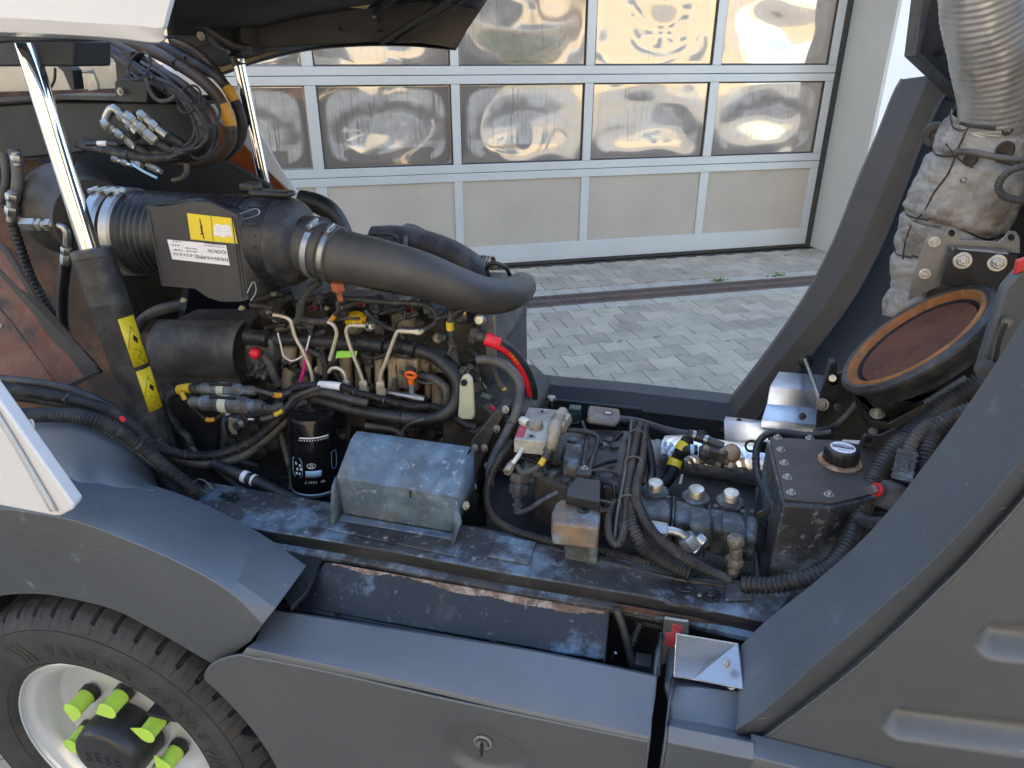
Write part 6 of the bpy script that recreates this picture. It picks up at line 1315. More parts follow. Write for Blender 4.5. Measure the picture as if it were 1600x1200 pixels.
# mounts with round holes
mat('mount_steel', (.16, .14, .12), .6, .2, .2, 12, .3, 200, [((.32, .2, .11), 14, .45, .62, .75), (SALT, 22, .55, .72, .8)])
def mount(lab, top, z, drop, hole, m1='rust_edge'):
    t_ = thing('engine_mount', lab, 'mount', VZ(*hole, z - .03), 'square steel mounts with a round bolt hole')
    prism('mount_cap', [VZ(u, v, z) for u, v in top], (0, 0, -drop), 'mount_steel', t_, bevel=.006, segs=3)
    p = VZ(*hole, z); lathe('mount_ring', [(.0125, 0), (.0125, .0015), (.009, .0015), (.0088, 0)], p, UP, 'cast_dark', t_, 28, cap=False)
    lathe('mount_bolt', [(.0088, -.001), (.0088, .0008), (.004, .0012)], p, UP, 'steel', t_, 24)
    return t_
mt = mount('near square mount with rusty round bolt hole beside the heat cover', [(868, 786), (876, 779), (940, 787), (936, 825), (864, 817), (862, 800)], .93, .05, (911, 797))
prism('mount_bracket', [VZ(u, v, .955) for u, v in ((886, 762), (900, 745), (938, 750), (938, 784), (884, 774))], (0, 0, -.02), 'black_plastic', mt, bevel=.002)
prism('mount_bracket', [V(u, v, 1.17) for u, v in ((936, 770), (942, 790), (936, 850), (932, 850))], (0, .05, 0), 'black_metal', mt)
prism('mount_foot', [VZ(u, v, .88) for u, v in ((880, 815), (936, 822), (935, 852), (884, 842))], (0, 0, -.06), 'cast_salt', mt, bevel=.003)
mt2 = mount('far square mount with round bolt hole near the far wall', [(918, 640), (920, 632), (968, 638), (970, 652), (962, 662), (918, 656)], .93, .012, (950, 645))
prism('mount_bracket', [V(u, v, 1.62) for u, v in ((914, 662), (925, 650), (962, 655), (966, 664), (966, 690), (925, 682))], (0, .06, 0), 'black_plastic', mt2, bevel=.002)
gp = thing('green_relay', 'dark green plug beside the far mount', 'plug', V(897, 650, 1.6))
B().box(V(898, 645, 1.58), (.03, 0, 0), (0, .025, 0), (0, 0, .035)).out('plug_body', 'green_plug', gp, bevel=.003)
B().box(V(897, 662, 1.575), (.026, 0, 0), (0, .025, 0), (0, 0, .02)).out('plug_socket', 'black_plastic', gp, bevel=.004)
lathe('breather_cap', [(.006, 0), (.006, .02), (.013, .022), (.011, .028)], V(861, 635, 1.62), UP, 'steel', gp, 14)
# stacked connectors
sc_ = thing('connector_stack', 'two dusty inline connectors standing left of the vertical cable bundle', 'connector', V(950, 740, 1.4))
plug('connector', V(950, 695, 1.42), V(948, 742, 1.36), .022, .02, 'black_plastic_dusty', sc_)
B().box(V(949, 716, 1.37), (.015, 0, 0), (0, .006, 0), (0, 0, .012)).out('connector_latch', 'pale_plastic', sc_, bevel=.001)
plug('connector', V(937, 700, 1.44), V(934, 745, 1.38), .015, .014, 'cast_salt', sc_)
hose('lead', [(972, 676, 1.44), (962, 684, 1.43), (955, 694, 1.42)], .007, 'black_plastic', sc_)
hose('lead', [(948, 740, 1.36), (953, 752, 1.34), (958, 770, 1.30)], .0075, 'black_plastic', sc_, bands=((.6, .95, 'yellow'),))
hose('lead', [(934, 745, 1.38), (944, 758, 1.33), (955, 772, 1.28), (960, 790, 1.24), (955, 810, 1.2)], .007, 'hose_black', sc_, corr=.0045, bands=((.14, .3, 'yellow'),))
# vertical cable bundle
vbun = thing('cable_bundle', 'strapped bundle of corrugated conduits running down the middle of the bay', 'cable bundle', V(965, 850, 1.2))
def zh(L_): return [VZ(*q) for q in L_]
hose('rod', zh([(987, 655, .99), (980, 720, .965), (965, 800, .94), (961, 840, .92)]), .0028, 'hose_dusty', vbun, world=True)
hose('conduit', zh([(1002, 662, .985), (997, 674, .985), (989, 715, .97), (981, 765, .95), (977, 800, .935), (973, 836, .92), (965, 850, .915), (955, 842, .915), (951, 822, .92), (953, 800, .925), (960, 785, .925)]), .0085, 'hose_black', vbun, corr=.0046, world=True)
hose('conduit', zh([(990, 662, .98), (984, 700, .965), (976, 745, .95), (971, 790, .935), (971, 830, .92)]), .0085, 'hose_black', vbun, corr=.0046, world=True)
hose('conduit', zh([(1008, 664, .98), (1003, 715, .965), (994, 770, .955), (1004, 805, .945), (1025, 836, .93), (1060, 866, .905), (1100, 888, .875), (1140, 906, .862)]), .0095, 'hose_black', vbun, corr=.0052, world=True)
hose('conduit', zh([(988, 765, .935), (986, 800, .93), (994, 835, .915), (1015, 860, .885), (1045, 880, .865), (1080, 895, .86)]), .0165, 'hose_black', vbun, corr=.0065, world=True)
for k in ((995, 682, .98), (990, 724, .968), (981, 785, .945)):
    c = VZ(*k); b = B().tube([c + Vector((math.cos(R(a)) * .017, math.sin(R(a)) * .009, math.sin(R(a)) * .011)) for a in range(0, 361, 30)], .0019, 6, step=.004); b.out('strap', 'hose_dusty', vbun)
H('rubber_hose', 'black hose crossing from the far mount to the foil-wrapped silencer', 'hose', [(968, 655, 1.66), (1000, 660, 1.65), (1040, 672, 1.62), (1075, 679, 1.6), (1095, 680, 1.58)], .0105, 'hose_dusty', seg=16)
H('black_cable', 'black cable under the crossing hose beside the far wall', 'cable', [(968, 662, 1.68), (1000, 668, 1.66), (1012, 690, 1.6), (1013, 730, 1.5), (1008, 760, 1.42)], .008, 'black_plastic')
H('black_cable', 'dark flat hose right of the cable bundle', 'cable', [(1000, 666, 1.5), (1014, 700, 1.46), (1018, 740, 1.42), (1010, 770, 1.36)], .010, 'black_plastic')

# ---- foil wrapped silencer
mf = thing('foil_silencer', 'crinkled foil wrapped pipe with scorched patch in front of the far wall', 'heat shield', V(1130, 760, 1.55))
pa, pb = V(1040, 712, 1.58), V(1215, 728, 1.52)
B().tube([pa, pa.lerp(pb, .3), pa.lerp(pb, .6), pb, pb + (pb - pa) * .3], lambda f: .052 + .004 * math.sin(f * 9), 48, step=.01).out('foil_sleeve', 'foil', mf)
lathe('scorched_patch', [(.0, .004), (.014, .003), (.022, -.004)], V(1143, 708, 1.472), (.1, -1, .5), 'rust_edge', mf, 20)
wp = thing('scorched_wrap', 'crumpled pale insulation wrap left of the foil silencer', 'insulation', V(1030, 720, 1.6))
b = B()
for k in range(5): b.tube(px([(1012 + k * 7, 690 + (k % 2) * 4, 1.6), (1018 + k * 6, 710, 1.57), (1020 + k * 5, 740, 1.55)]), .012 + .003 * (k % 2), 10)
b.out('wrap_fold', 'wrap', wp)
fv = thing('egr_valve', 'dusty valve with two black elbows in front of the foil silencer', 'valve', V(1100, 740, 1.5))
B().box(V(1115, 712, 1.47), (.055, 0, -.008), (0, .03, 0), (.006, 0, .04)).out('valve_body', 'cast_dark', fv, bevel=.004)
fitting('valve_neck', V(1092, 706, 1.46), V(1108, 708, 1.46), .02, 'cast_dark', fv, ((.2, .6),))
for (u, v) in ((1103, 700), (1128, 705), (1122, 726), (1096, 720), (1135, 722)): bolt(V(u, v, 1.45), (-.1, -1, .3), .0045, 'cast_alu', fv)
hose('elbow', [(1060, 728, 1.48), (1062, 712, 1.47), (1072, 704, 1.46), (1090, 703, 1.46)], .0125, 'black_plastic', fv, bands=((.85, .93, 'label_blue'),))
hose('elbow', [(1075, 678, 1.5), (1090, 683, 1.5), (1110, 690, 1.49), (1130, 698, 1.48)], lambda f: .0125 - .002 * f, 'black_plastic_dusty', fv, bands=((.12, .2, 'steel'), (.5, .58, 'steel')))
hose('vent_hose', [(1075, 688, 1.49), (1066, 700, 1.47), (1056, 720, 1.46), (1046, 745, 1.43), (1030, 762, 1.4)], .0155, 'black_plastic', fv, corr=.006, bands=((.12, .25, 'yellow'), (.42, .56, 'yellow')))
hose('lift_tab', [(1088, 680, 1.5), (1092, 673, 1.5), (1100, 675, 1.5), (1110, 684, 1.5)], .0025, 'black_metal', fv)
pi = thing('pipe_clip', 'pale clip on a thin rod hidden below the ribbed vent hose', 'clip', V(1062, 755, 1.42)); hose('clip_rod', [(1066, 742, 1.44), (1062, 757, 1.42)], .004, 'zinc_yellow', pi)

# ---- pump bank
pb_ = thing('hydraulic_pump_bank', 'row of salt-stained cast hydraulic pump sections with three threaded plugs', 'pump', V(1090, 830, 1.25))
z_ = .885
secs = [(995, 1050), (1052, 1105), (1107, 1160), (1162, 1186)]
for i, (u0, u1) in enumerate(secs):
    sl = .22; v0 = 762 + (u0 - 995) * sl; v1 = 762 + (u1 - 995) * sl
    A2, B2, C2, D2 = V(u0, v0 + 12, 1.37), V(u1, v1 + 12, 1.37), V(u1, v1 + 30, 1.29), V(u0, v0 + 30, 1.29)
    top = [VZ(u0, v0 + 4, .90), VZ(u1, v1 + 2, .90), VZ(u1 - 2, v1 + 38, .90), VZ(u0 + 2, v0 + 38, .90)]
    b = B().prism(top, (0, .02, -.075)); b.out('pump_section', 'cast_salt', pb_, bevel=.009, segs=3)
    if i < 3: B().prism([p + Vector((.002, 0, .004)) for p in (top[1], top[1] + Vector((.004, 0, 0)), top[2] + Vector((.004, 0, 0)), top[2])], (0, .01, -.082)).out('section_flange', 'cast_salt', pb_, bevel=.002)
for u, v, pu in ((1023, 756, 0), (1087, 766, 1), (1141, 772, 2)):
    p = VZ(u, v + 10, .905); lathe('port_collar', [(.027, -.012), (.027, 0), (.022, .004), (.018, .004)], p, UP, 'cast_salt', pb_, 28)
    lathe('threaded_plug', [(.0165, 0)] + [(.0165 if k % 2 else .0155, .003 + k * .002) for k in range(8)] + [(.014, .021), (.008, .022)], p, (0, -.1, 1), 'zinc', pb_, 24)
for u, v in ((1044, 778), (1118, 792), (1152, 796), (1175, 800), (1010, 775), (1160, 800)): lathe('pump_screw', [(.005, 0), (.005, .003)], VZ(u, v, .902), UP, 'cast_salt', pb_, 10)
for (u0, v0, u1, v1) in ((1076, 818, 1112, 850), (1128, 828, 1166, 865)):
    prism('port_face', [V(u0, v0, 1.115), V(u1, v0 + 7, 1.115), V(u1, v1 + 4, 1.115), V(u0 + 8, v1, 1.115)], (0, .06, 0), 'cast_salt', pb_, bevel=.005)
pf = thing('elbow_fitting', 'bright zinc swivel elbow fitting with hex nut below the pump bank', 'fitting', V(1060, 830, 1.2))
fitting('hose_ferrule', V(1016, 825, 1.09), V(1044, 830, 1.09), .0145, 'alu_clean', pf, ((.0, .95),))
hose('elbow', [(1042, 829, 1.09), (1055, 831, 1.09), (1068, 837, 1.09), (1076, 846, 1.09)], .0085, 'steel', pf)
fitting('hex_nut', V(1070, 838, 1.09), V(1084, 856, 1.09), .0165, 'alu_clean', pf, ((0, .9),))
fitting('hex_nut', V(1080, 862, 1.09), V(1100, 838, 1.11), .016, 'steel', pf, ((0, .4), (.55, .9)))
pf2 = thing('elbow_fitting', 'dull elbow fitting dropping from the right pump port', 'fitting', V(1148, 890, 1.2))
for a, c, w_ in (((1150, 838), (1149, 852), .0155), ((1150, 855), (1150, 870), .0115), ((1149, 870), (1145, 884), .0165), ((1146, 884), (1144, 900), .012)): fitting('hex_nut', V(*a, 1.10), V(*c, 1.10), w_, 'cast_alu', pf2, ((.1, .9),))
rt_ = lathe('rusty_ring', [(.020, -.003), (.026, -.003), (.026, .003), (.020, .003)], V(1052, 866, 1.15), (.2, -.6, .8), 'rust_edge', None, 28, cap=False); tag(rt_, 'round rusty pipe end behind the corrugated conduits', 'ring')

# ---- oil tank with breather cap
tk = thing('oil_tank', 'black oil tank with bolted brown lid and round printed filler cap', 'tank', VZ(1280, 780, .8))
zt = .985
lid = [VZ(u, v, zt) for u, v in ((1203, 683), (1310, 688), (1372, 700), (1362, 772), (1300, 786), (1226, 780))]
body = [VZ(u, v, zt - .004) for u, v in ((1198, 690), (1310, 690), (1380, 700), (1370, 776), (1300, 794), (1223, 789))]
prism('tank_body', body, (0, 0, -.22), 'black_metal_salt', tk, bevel=.004)
mat('tank_lid', (.055, .043, .036), .5, 0, .2, 12, .15, 220, [((.12, .10, .085), 9, .45, .7, .6)])
prism('tank_lid', lid, (0, 0, -.004), 'tank_lid', tk, bevel=.001)
for u, v in ((1215, 684), (1220, 703), (1225, 724), (1230, 746), (1236, 770), (1295, 773), (1265, 685)): bolt(VZ(u, v, zt), UP, .0058, 'steel', tk)
cpn = VZ(1312, 722, zt)
lathe('cap_base', [(.040, 0), (.040, .003), (.034, .004)], cpn, UP, 'rust_edge', tk, 32)
fc = lathe('filler_cap', [(.026, .003), (.030, .006), (.031, .026), (.029, .031), (.026, .0325), (.0, .0325)], cpn, UP, 'black_plastic', tk, 40)
for k in range(16): a = R(k * 22.5); B().box(cpn + Vector((math.cos(a) * .0308, math.sin(a) * .0308, .015)), (.003, 0, 0), (0, .003, 0), (0, 0, .018)).out('cap_grip', 'black_plastic', tk)
lathe('cap_label', [(.0225, .0326), (.0225, .0331)], cpn, UP, 'label_white', tk, 36)
wx = -Vector((math.cos(R(13)), -.12, 0)).normalized(); wy = UP.cross(wx)
B().box(cpn + UP * .0335 - wy * .001, wx * .038, wy * .010, UP * .0006).out('label_bar', 'print_black', tk, smooth=False)
textmesh('ARGO-HYTOS', .0066, cpn + UP * .034 - wx * .018 - wy * .0035, wx, wy, 'print_white', tk, 'print', .0001)
textmesh('L1.0506-03', .0048, cpn + UP * .0333 - wx * .012 - wy * .013, wx, wy, 'print_black', tk, 'print', .0001)
textmesh('OIL FILTER', .0044, cpn + UP * .0333 - wx * .012 + wy * .009, wx, wy, 'print_black', tk, 'print', .0001)
o = lathe('sensor_ball', [(.004, -.012), (.012, -.008), (.015, 0), (.012, .008), (.006, .012)], V(1327, 740, 1.30), (.1, -.6, .8), 'steel', tk, 20)
hose('sensor_stem', [(1328, 745, 1.285), (1333, 765, 1.27), (1341, 790, 1.25), (1352, 826, 1.2)], .0062, 'zinc_yellow', tk)
fitting('stem_nut', V(1331, 758, 1.27), V(1336, 772, 1.265), .010, 'steel', tk, ((0, .9),))
hose('lead_end', [(1322, 764, 1.28), (1314, 770, 1.28), (1300, 784, 1.27)], .0095, 'black_plastic', tk, bands=((.7, .95, 'yellow'),))
gg = thing('sight_glass', 'bright metal oil level gauge on the tank side', 'gauge', V(1205, 860, 1.1))
prism('gauge_body', [V(u, v, 1.2) for u, v in ((1202, 828), (1219, 828), (1222, 834), (1212, 893), (1196, 892), (1195, 884))], (0, .012, 0), 'alu_clean', gg, bevel=.003, segs=3)
prism('gauge_frame', [V(u, v, 1.205) for u, v in ((1198, 812), (1222, 814), (1226, 836), (1214, 900), (1190, 900), (1190, 884))], (0, .012, 0), 'black_plastic', gg, bevel=.003)
ya = thing('hanging_lug', 'dark lug with a round hole beside the pump bank', 'lug', V(1192, 815, 1.22))
lathe('lug_ring', [(.012, -.004), (.022, -.004), (.022, .004), (.012, .004)], V(1196, 814, 1.22), (.1, -1, .3), 'black_metal', ya, 28, cap=False)
prism('lug_arm', [V(u, v, 1.222) for u, v in ((1205, 804), (1230, 806), (1230, 824), (1206, 824))], (0, .008, 0), 'black_metal', ya)
H('black_cable', 'black cable looping from the tank clip down past the foil silencer', 'cable', [(1300, 676, 1.45), (1265, 680, 1.46), (1225, 676, 1.46), (1200, 678, 1.45), (1185, 692, 1.42), (1181, 715, 1.4), (1184, 745, 1.36), (1194, 770, 1.32), (1194, 800, 1.28)], .0078, 'hose_black', ties=(.15, .62))
H('black_cable', 'thin twin cable beside the looping cable at the tank edge', 'cable', [(1207, 690, 1.42), (1200, 715, 1.4), (1196, 745, 1.36), (1192, 790, 1.3)], .0045, 'hose_black')
tri_ = thing('eyelet_plate', 'small black plate with round eyelet between silencer and tank', 'plate', V(1185, 710, 1.44))
lathe('eyelet', [(.010, -.002), (.015, -.002), (.015, .002), (.010, .002)], V(1174, 697, 1.46), (0, -1, .2), 'black_metal', tri_, 24, cap=False)
prism('eyelet_arm', [V(u, v, 1.46) for u, v in ((1180, 688), (1200, 692), (1200, 710), (1182, 706))], (0, .004, 0), 'black_metal', tri_)
# silver channel profile against the far pillar
sv = thing('channel_bracket', 'folded bright aluminium channel bracket bolted by the far pillar', 'bracket', V(1210, 680, 1.7))
loft('channel', [px([(1217, 582, 1.88), (1292, 588, 1.88)]), px([(1203, 604, 1.80), (1281, 612, 1.80)]), px([(1198, 632, 1.78), (1279, 640, 1.78)]), px([(1190, 656, 1.72), (1276, 664, 1.72)]), px([(1188, 668, 1.71), (1274, 678, 1.71)])], 'alu_plate', sv, n=2, solid=.003, bevel=.002, ang=20)
loft('channel_wing', [px([(1134, 652, 1.85), (1205, 660, 1.82)]), px([(1131, 657, 1.82), (1202, 664, 1.80)]), px([(1132, 690, 1.79), (1200, 696, 1.77)])], 'alu_plate', sv, n=2, solid=.003, bevel=.002, ang=20)
bolt(V(1155, 657, 1.82), (0, -.5, 1), .005, 'cast_dark', sv); bolt(V(1254, 650, 1.74), (0, -1, .5), .006, 'cast_dark', sv)
sd2 = thing('side_gusset', 'dark wrinkled gusset plate beside the aluminium channel', 'plate', V(1320, 660, 1.6))
prism('gusset', [V(u, v, 1.62) for u, v in ((1292, 585), (1330, 580), (1350, 620), (1370, 690), (1275, 685), (1276, 650), (1282, 612))], (0, .012, 0), 'black_metal', sd2, bevel=.002)
bolt(V(1285, 632, 1.60), (-.5, -1, .3), .010, 'cast_alu', sd2); bolt(V(1308, 636, 1.60), (-.2, -1, .3), .006, 'cast_dark', sd2)
hose('pull_cable', [(1258, 562, 1.9), (1265, 580, 1.8), (1274, 605, 1.7), (1282, 628, 1.62)], .0048, 'steel', sd2)
lathe('cable_boot', [(.020, 0), (.018, .006), (.010, .008), (.009, .003)], V(1259, 565, 1.93), (.2, -1, .3), 'black_plastic', sd2, 24)
hose('cable', [(1340, 628, 1.58), (1322, 650, 1.58), (1300, 668, 1.56), (1275, 674, 1.5)], .0072, 'hose_dusty', sd2)

# ---- suction duct with rusty rim
dc = thing('suction_duct', 'round suction duct opening with orange rusted rim and dark rusty mesh inside', 'duct', V(1440, 600, 1.5))
cen = V(1430, 527, 1.45); 
# duct axis: circle seen as an ellipse tilted up to the right
e1 = V(1540, 465, 1.50) - cen; e2 = V(1416, 482, 1.62) - cen
u1 = (V(1543, 462, 1.55) - V(1316, 588, 1.42)).normalized(); RD = (V(1543, 462, 1.55) - V(1316, 588, 1.42)).length / 2
cen = (V(1543, 462, 1.55) + V(1316, 588, 1.42)) / 2
best = None
for k in range(0, 180, 2):      # turn the disc about its long axis until its apparent height is right
    nvec = Matrix.Rotation(R(k), 3, u1) @ u1.orthogonal().normalized(); w2 = nvec.cross(u1).normalized()
    pts_ = []
    for s_ in (1, -1):
        r_ = cen + w2 * RD * s_ - CAM; f = r_.dot(FW * math.cos(PITCH) - UP * math.sin(PITCH)); pts_.append(Vector((800 + FPX * r_.dot(RT) / f, 600 - FPX * r_.dot(FW * math.sin(PITCH) + UP * math.cos(PITCH)) / f)))
    h_ = (pts_[0] - pts_[1]); val = abs(h_.length - 138)
    if nvec.z < 0: nvec = -nvec
    if nvec.dot(CAM - cen) > 0 and (best is None or val < best[0]) and nvec.x < .35: best = (val, nvec.copy(), h_.length)
NA = Vector((-.70, .07, .71)).normalized(); RD = .155; cen = V(1425, 526, 1.5); u1 = Vector((.6, .1, .6)).normalized()
lathe('rubber_body', [(RD * .98, -.004), (RD * 1.03, -.012), (RD * 1.01, -.025), (RD * .95, -.035), (RD * .92, -.055)], cen, NA, 'black_plastic_dusty', dc, 72, cap=False)
lathe('rusted_rim', [(RD * .83, -.012), (RD * .85, -.004), (RD * .895, .003), (RD * .95, -.001), (RD * .98, -.008)], cen, NA, 'rust_orange', dc, 72, cap=False)
lathe('rubber_lip', [(RD * .93, -.001), (RD * 1.0, .002), (RD * 1.05, -.006), (RD * 1.05, -.012)], cen, NA, 'black_plastic_dusty', dc, 72, cap=False)
lathe('dark_groove', [(RD * .775, -.026), (RD * .835, -.012)], cen, NA, 'dark_void', dc, 72, cap=False)
lathe('rusty_mesh', [(0, -.010), (RD * .4, -.011), (RD * .775, -.015), (RD * .785, -.028)], cen, NA, 'rust_deep', dc, 72, cap=False)
dpl = prism('duct_mount', [V(u, v, 1.50) for u, v in ((1330, 600), (1332, 612), (1480, 640), (1555, 560), (1570, 590), (1390, 668), (1362, 672), (1352, 640))], (0, .01, 0), 'black_metal', dc, bevel=.003)
prism('duct_mount', [V(u, v, 1.46) for u, v in ((1330, 603), (1362, 655), (1390, 660), (1530, 585), (1535, 596), (1400, 672), (1358, 670), (1340, 640))], (0, .02, 0), 'black_plastic', dc, bevel=.003)
for k in range(5): lathe('spring_coil', [(.010, 0), (.012, .0015), (.010, .003)], V(1388, 617 + k * 3.4, 1.44), (.25, -.1, 1), 'steel', dc, 18)
bolt(V(1371, 646, 1.44), (-.2, -.5, 1), .010, 'zinc', dc); bolt(V(1364, 674, 1.43), (-.2, -.5, 1), .006, 'cast_alu', dc)
prism('hinge_lug', [V(u, v, 1.62) for u, v in ((1297, 566), (1308, 566), (1308, 582), (1312, 600), (1298, 606), (1291, 592))], (0, .03, 0), 'black_metal', dc, bevel=.003)
bolt(V(1301, 591, 1.46), (-.3, -1, .3), .005, 'zinc', dc)

# ---- exhaust with foil and cloth wrap
ex = thing('exhaust_pipe', 'ribbed silver heat-shielded exhaust pipe rising at the right edge', 'exhaust pipe', V(1550, 180, 1.75))
def rex(f): return .062 + .006 * math.sin(f * 3)
pe = px([(1522, -60, 1.62), (1530, -10, 1.64), (1537, 40, 1.66), (1548, 90, 1.68), (1556, 140, 1.7), (1556, 185, 1.72), (1545, 215, 1.73)])
b = B(); P_, T_ = spline(pe, .0035); n = len(P_)
vs = []; fs = []; seg = 72; a = T_[0].orthogonal().normalized()
for i in range(n):
    tt = T_[i]; a = (a - tt * a.dot(tt)).normalized(); bb = tt.cross(a)
    for k in range(seg):
        an = 2 * math.pi * k / seg; w_ = .0008 * math.sin(i * .0035 / .0125 * 6.283 + 4 * an) + .0012 * noise.noise(Vector((i * .12, math.cos(an) * 7, math.sin(an) * 7))) + .003 * noise.noise(Vector((i * .05, math.cos(an) * 2, math.sin(an) * 2)))
        vs.append(P_[i] + (a * math.cos(an) + bb * math.sin(an)) * (rex(i / n) + w_))
for i in range(n - 1):
    for k in range(seg): k2 = (k + 1) % seg; fs.append((i * seg + k, i * seg + k2, (i + 1) * seg + k2, (i + 1) * seg + k))
mat('ribbed_foil', (.64, .61, .56), .36, .7, .15, 14, .03, 300, [((.36, .27, .16), 11, .5, .72, .7)])
mesh('ribbed_shield', vs, fs, 'ribbed_foil', ex, ang=180)
B().tube(px([(1565, -40, 1.6), (1566, 10, 1.6), (1578, 50, 1.61), (1590, 95, 1.63), (1592, 150, 1.65), (1588, 190, 1.66)]), .0055, 8).out('shield_seam', 'ribbed_foil', ex)
wr_ = thing('exhaust_wrap', 'stained beige cloth insulation bound with wire around the lower exhaust', 'insulation', V(1480, 400, 1.75))
pw = px([(1552, 172, 1.74), (1545, 200, 1.75), (1535, 235, 1.75), (1520, 275, 1.75), (1500, 320, 1.75), (1475, 370, 1.75), (1450, 410, 1.75), (1430, 450, 1.74), (1412, 500, 1.72)])
P_, T_ = spline(pw, .004); n = len(P_); vs = []; fs = []; seg = 96; a = T_[0].orthogonal().normalized()
def rwrap(f):
    ks = [(0, .076), (.12, .094), (.3, .105), (.5, .108), (.62, .092), (.66, .087), (.72, .078), (.78, .068), (.82, .056), (.92, .056), (1, .045)]
    for i in range(len(ks) - 1):
        if f <= ks[i + 1][0]: return ks[i][1] + (ks[i + 1][1] - ks[i][1]) * (f - ks[i][0]) / (ks[i + 1][0] - ks[i][0])
    return ks[-1][1]
bind = (.03, .20, .50, .70, .86)
for i in range(n):
    tt = T_[i]; a = (a - tt * a.dot(tt)).normalized(); bb = tt.cross(a); f = i / n
    pin = 1 - sum(.10 * math.exp(-((f - q) / .018) ** 2) for q in bind)
    for k in range(seg):
        an = 2 * math.pi * k / seg; cx, cy = math.cos(an), math.sin(an)
        wv = .0045 * noise.noise(Vector((cx * 1.6, cy * 1.6, f * 9))) + 0.004 * noise.noise(Vector((cx * 3.4 + 5, cy * 3.4, f * 15))) + .0022 * noise.noise(Vector((cx * 9, cy * 9, f * 34)))
        fold = .005 * (1 - abs(noise.noise(Vector((cx * 2.2 + 9, cy * 2.2, f * 18)))) * 6) if abs(noise.noise(Vector((cx * 2.2 + 9, cy * 2.2, f * 18)))) < .16 else 0
        vs.append(P_[i] + (a * cx + bb * cy) * (rwrap(f) * pin + wv - fold * .7))
for i in range(n - 1):
    for k in range(seg): k2 = (k + 1) % seg; fs.append((i * seg + k, i * seg + k2, (i + 1) * seg + k2, (i + 1) * seg + k))
mesh('cloth', vs, fs, 'wrap', wr_, ang=180)
mat('singed', (.05, .035, .025), .9, 0, .4, 40, .3)
for q in bind[:4]:
    i = int(q * n); c = P_[i]; tt = T_[i]; o = tt.orthogonal().normalized(); s_ = tt.cross(o); rw_ = rwrap(q) * .885
    b = B().tube([c + (o * math.cos(R(k)) + s_ * math.sin(R(k))) * (rw_ + .004 + .003 * math.sin(k * .09)) + tt * .006 * math.sin(k * .05) for k in range(0, 361, 15)], .0022, 6, step=.004); b.out('binding_wire', 'cast_dark', wr_)
# seams sewn in the cloth
for L_ in ([(1525, 175), (1500, 225), (1482, 270), (1460, 300), (1445, 330)], [(1440, 335), (1425, 350), (1413, 385), (1410, 430)], [(1478, 225), (1500, 250), (1520, 262)]):
    pts_ = []
    for (u, v) in L_:      # drop each seam point on to the cloth
        r_ = ray(u, v); bd = None
        for i in range(0, n, 4):
            t2 = (P_[i] - CAM).dot(r_) / r_.dot(r_); d_ = (CAM + r_ * t2 - P_[i]).length
            if bd is None or d_ < bd[0]: bd = (d_, t2, i)
        rw_ = rwrap(bd[2] / n); back_ = math.sqrt(max(0, rw_ ** 2 - min(bd[0], rw_) ** 2)) / r_.length; pts_.append(CAM + r_ * (bd[1] - back_ - .0015))
    B().tube(pts_, .0018, 6, step=.006).out('stitched_seam', 'singed', wr_)
for (u, v, s_) in ((1516, 249, 1.0), (1572, 235, 1.3), (1575, 203, .8), (1505, 281, .5)):
    r_ = ray(u, v); i = min(range(0, n, 3), key=lambda i: (CAM + r_ * ((P_[i] - CAM).dot(r_) / r_.dot(r_)) - P_[i]).length)
    t2 = (P_[i] - CAM).dot(r_) / r_.dot(r_); rw_ = rwrap(i / n); c = CAM + r_ * (t2 - rw_ * 1.01 / r_.length)
    nn = (c - P_[i]).normalized(); 
    lathe('burnt_hole', [(0, .001), (.008 * s_, .001), (.011 * s_, .003), (.014 * s_, .0)], c - nn * .004, nn, 'singed', wr_, 14)
H('black_cable', 'dark cable crossing the beige exhaust wrap to the right edge', 'cable', [(1492, 237, 1.62), (1520, 238, 1.62), (1560, 246, 1.61), (1640, 256, 1.6)], .0065, 'hose_dusty')
H('corrugated_conduit', 'corrugated conduit curling over the exhaust wrap at the right edge', 'cable conduit', [(1640, 252, 1.58), (1590, 262, 1.58), (1568, 275, 1.58), (1560, 292, 1.58), (1568, 306, 1.58), (1590, 312, 1.58), (1640, 318, 1.58)], .0075, 'hose_dusty', grp=G1, corr=.005)
H('spring_strap', 'coiled spring tie on the upper exhaust wrap', 'spring', [(1500, 192, 1.64), (1520, 197, 1.64), (1555, 201, 1.64)], .0038, 'cast_dark', corr=.004, amp=.3)
H('spring_strap', 'coiled spring tie on the lower exhaust wrap', 'spring', [(1425, 343, 1.66), (1445, 350, 1.65), (1470, 354, 1.65)], .0038, 'cast_alu', corr=.004, amp=.3)
# dark shrouds behind and around the exhaust
shr = thing('exhaust_shroud', 'black sheet metal shroud behind the silver exhaust', 'shroud', V(1480, 60, 1.85))
prism('shroud_plate', [V(u, v, 1.9) for u, v in ((1456, -60), (1438, 80), (1432, 90), (1505, 158), (1540, 170), (1700, 170), (1700, -60))], (0, .03, 0), 'black_metal', shr, bevel=.003)
prism('shroud_edge', [V(u, v, 1.8) for u, v in ((1450, -60), (1431, 88), (1437, 94), (1468, -60))], (0, .1, 0), 'black_plastic_dusty', shr, bevel=.002)
prism('shroud_edge', [V(u, v, 1.8) for u, v in ((1431, 88), (1510, 162), (1518, 160), (1440, 84))], (0, .1, 0), 'black_plastic_dusty', shr, bevel=.002)
for u, v in ((1478, 44), (1468, 82)): lathe('shroud_hole', [(.006, -.001), (.007, .001), (.003, .001)], V(u, v, 1.895), (0, -1, 0), 'dark_void', shr, 16)
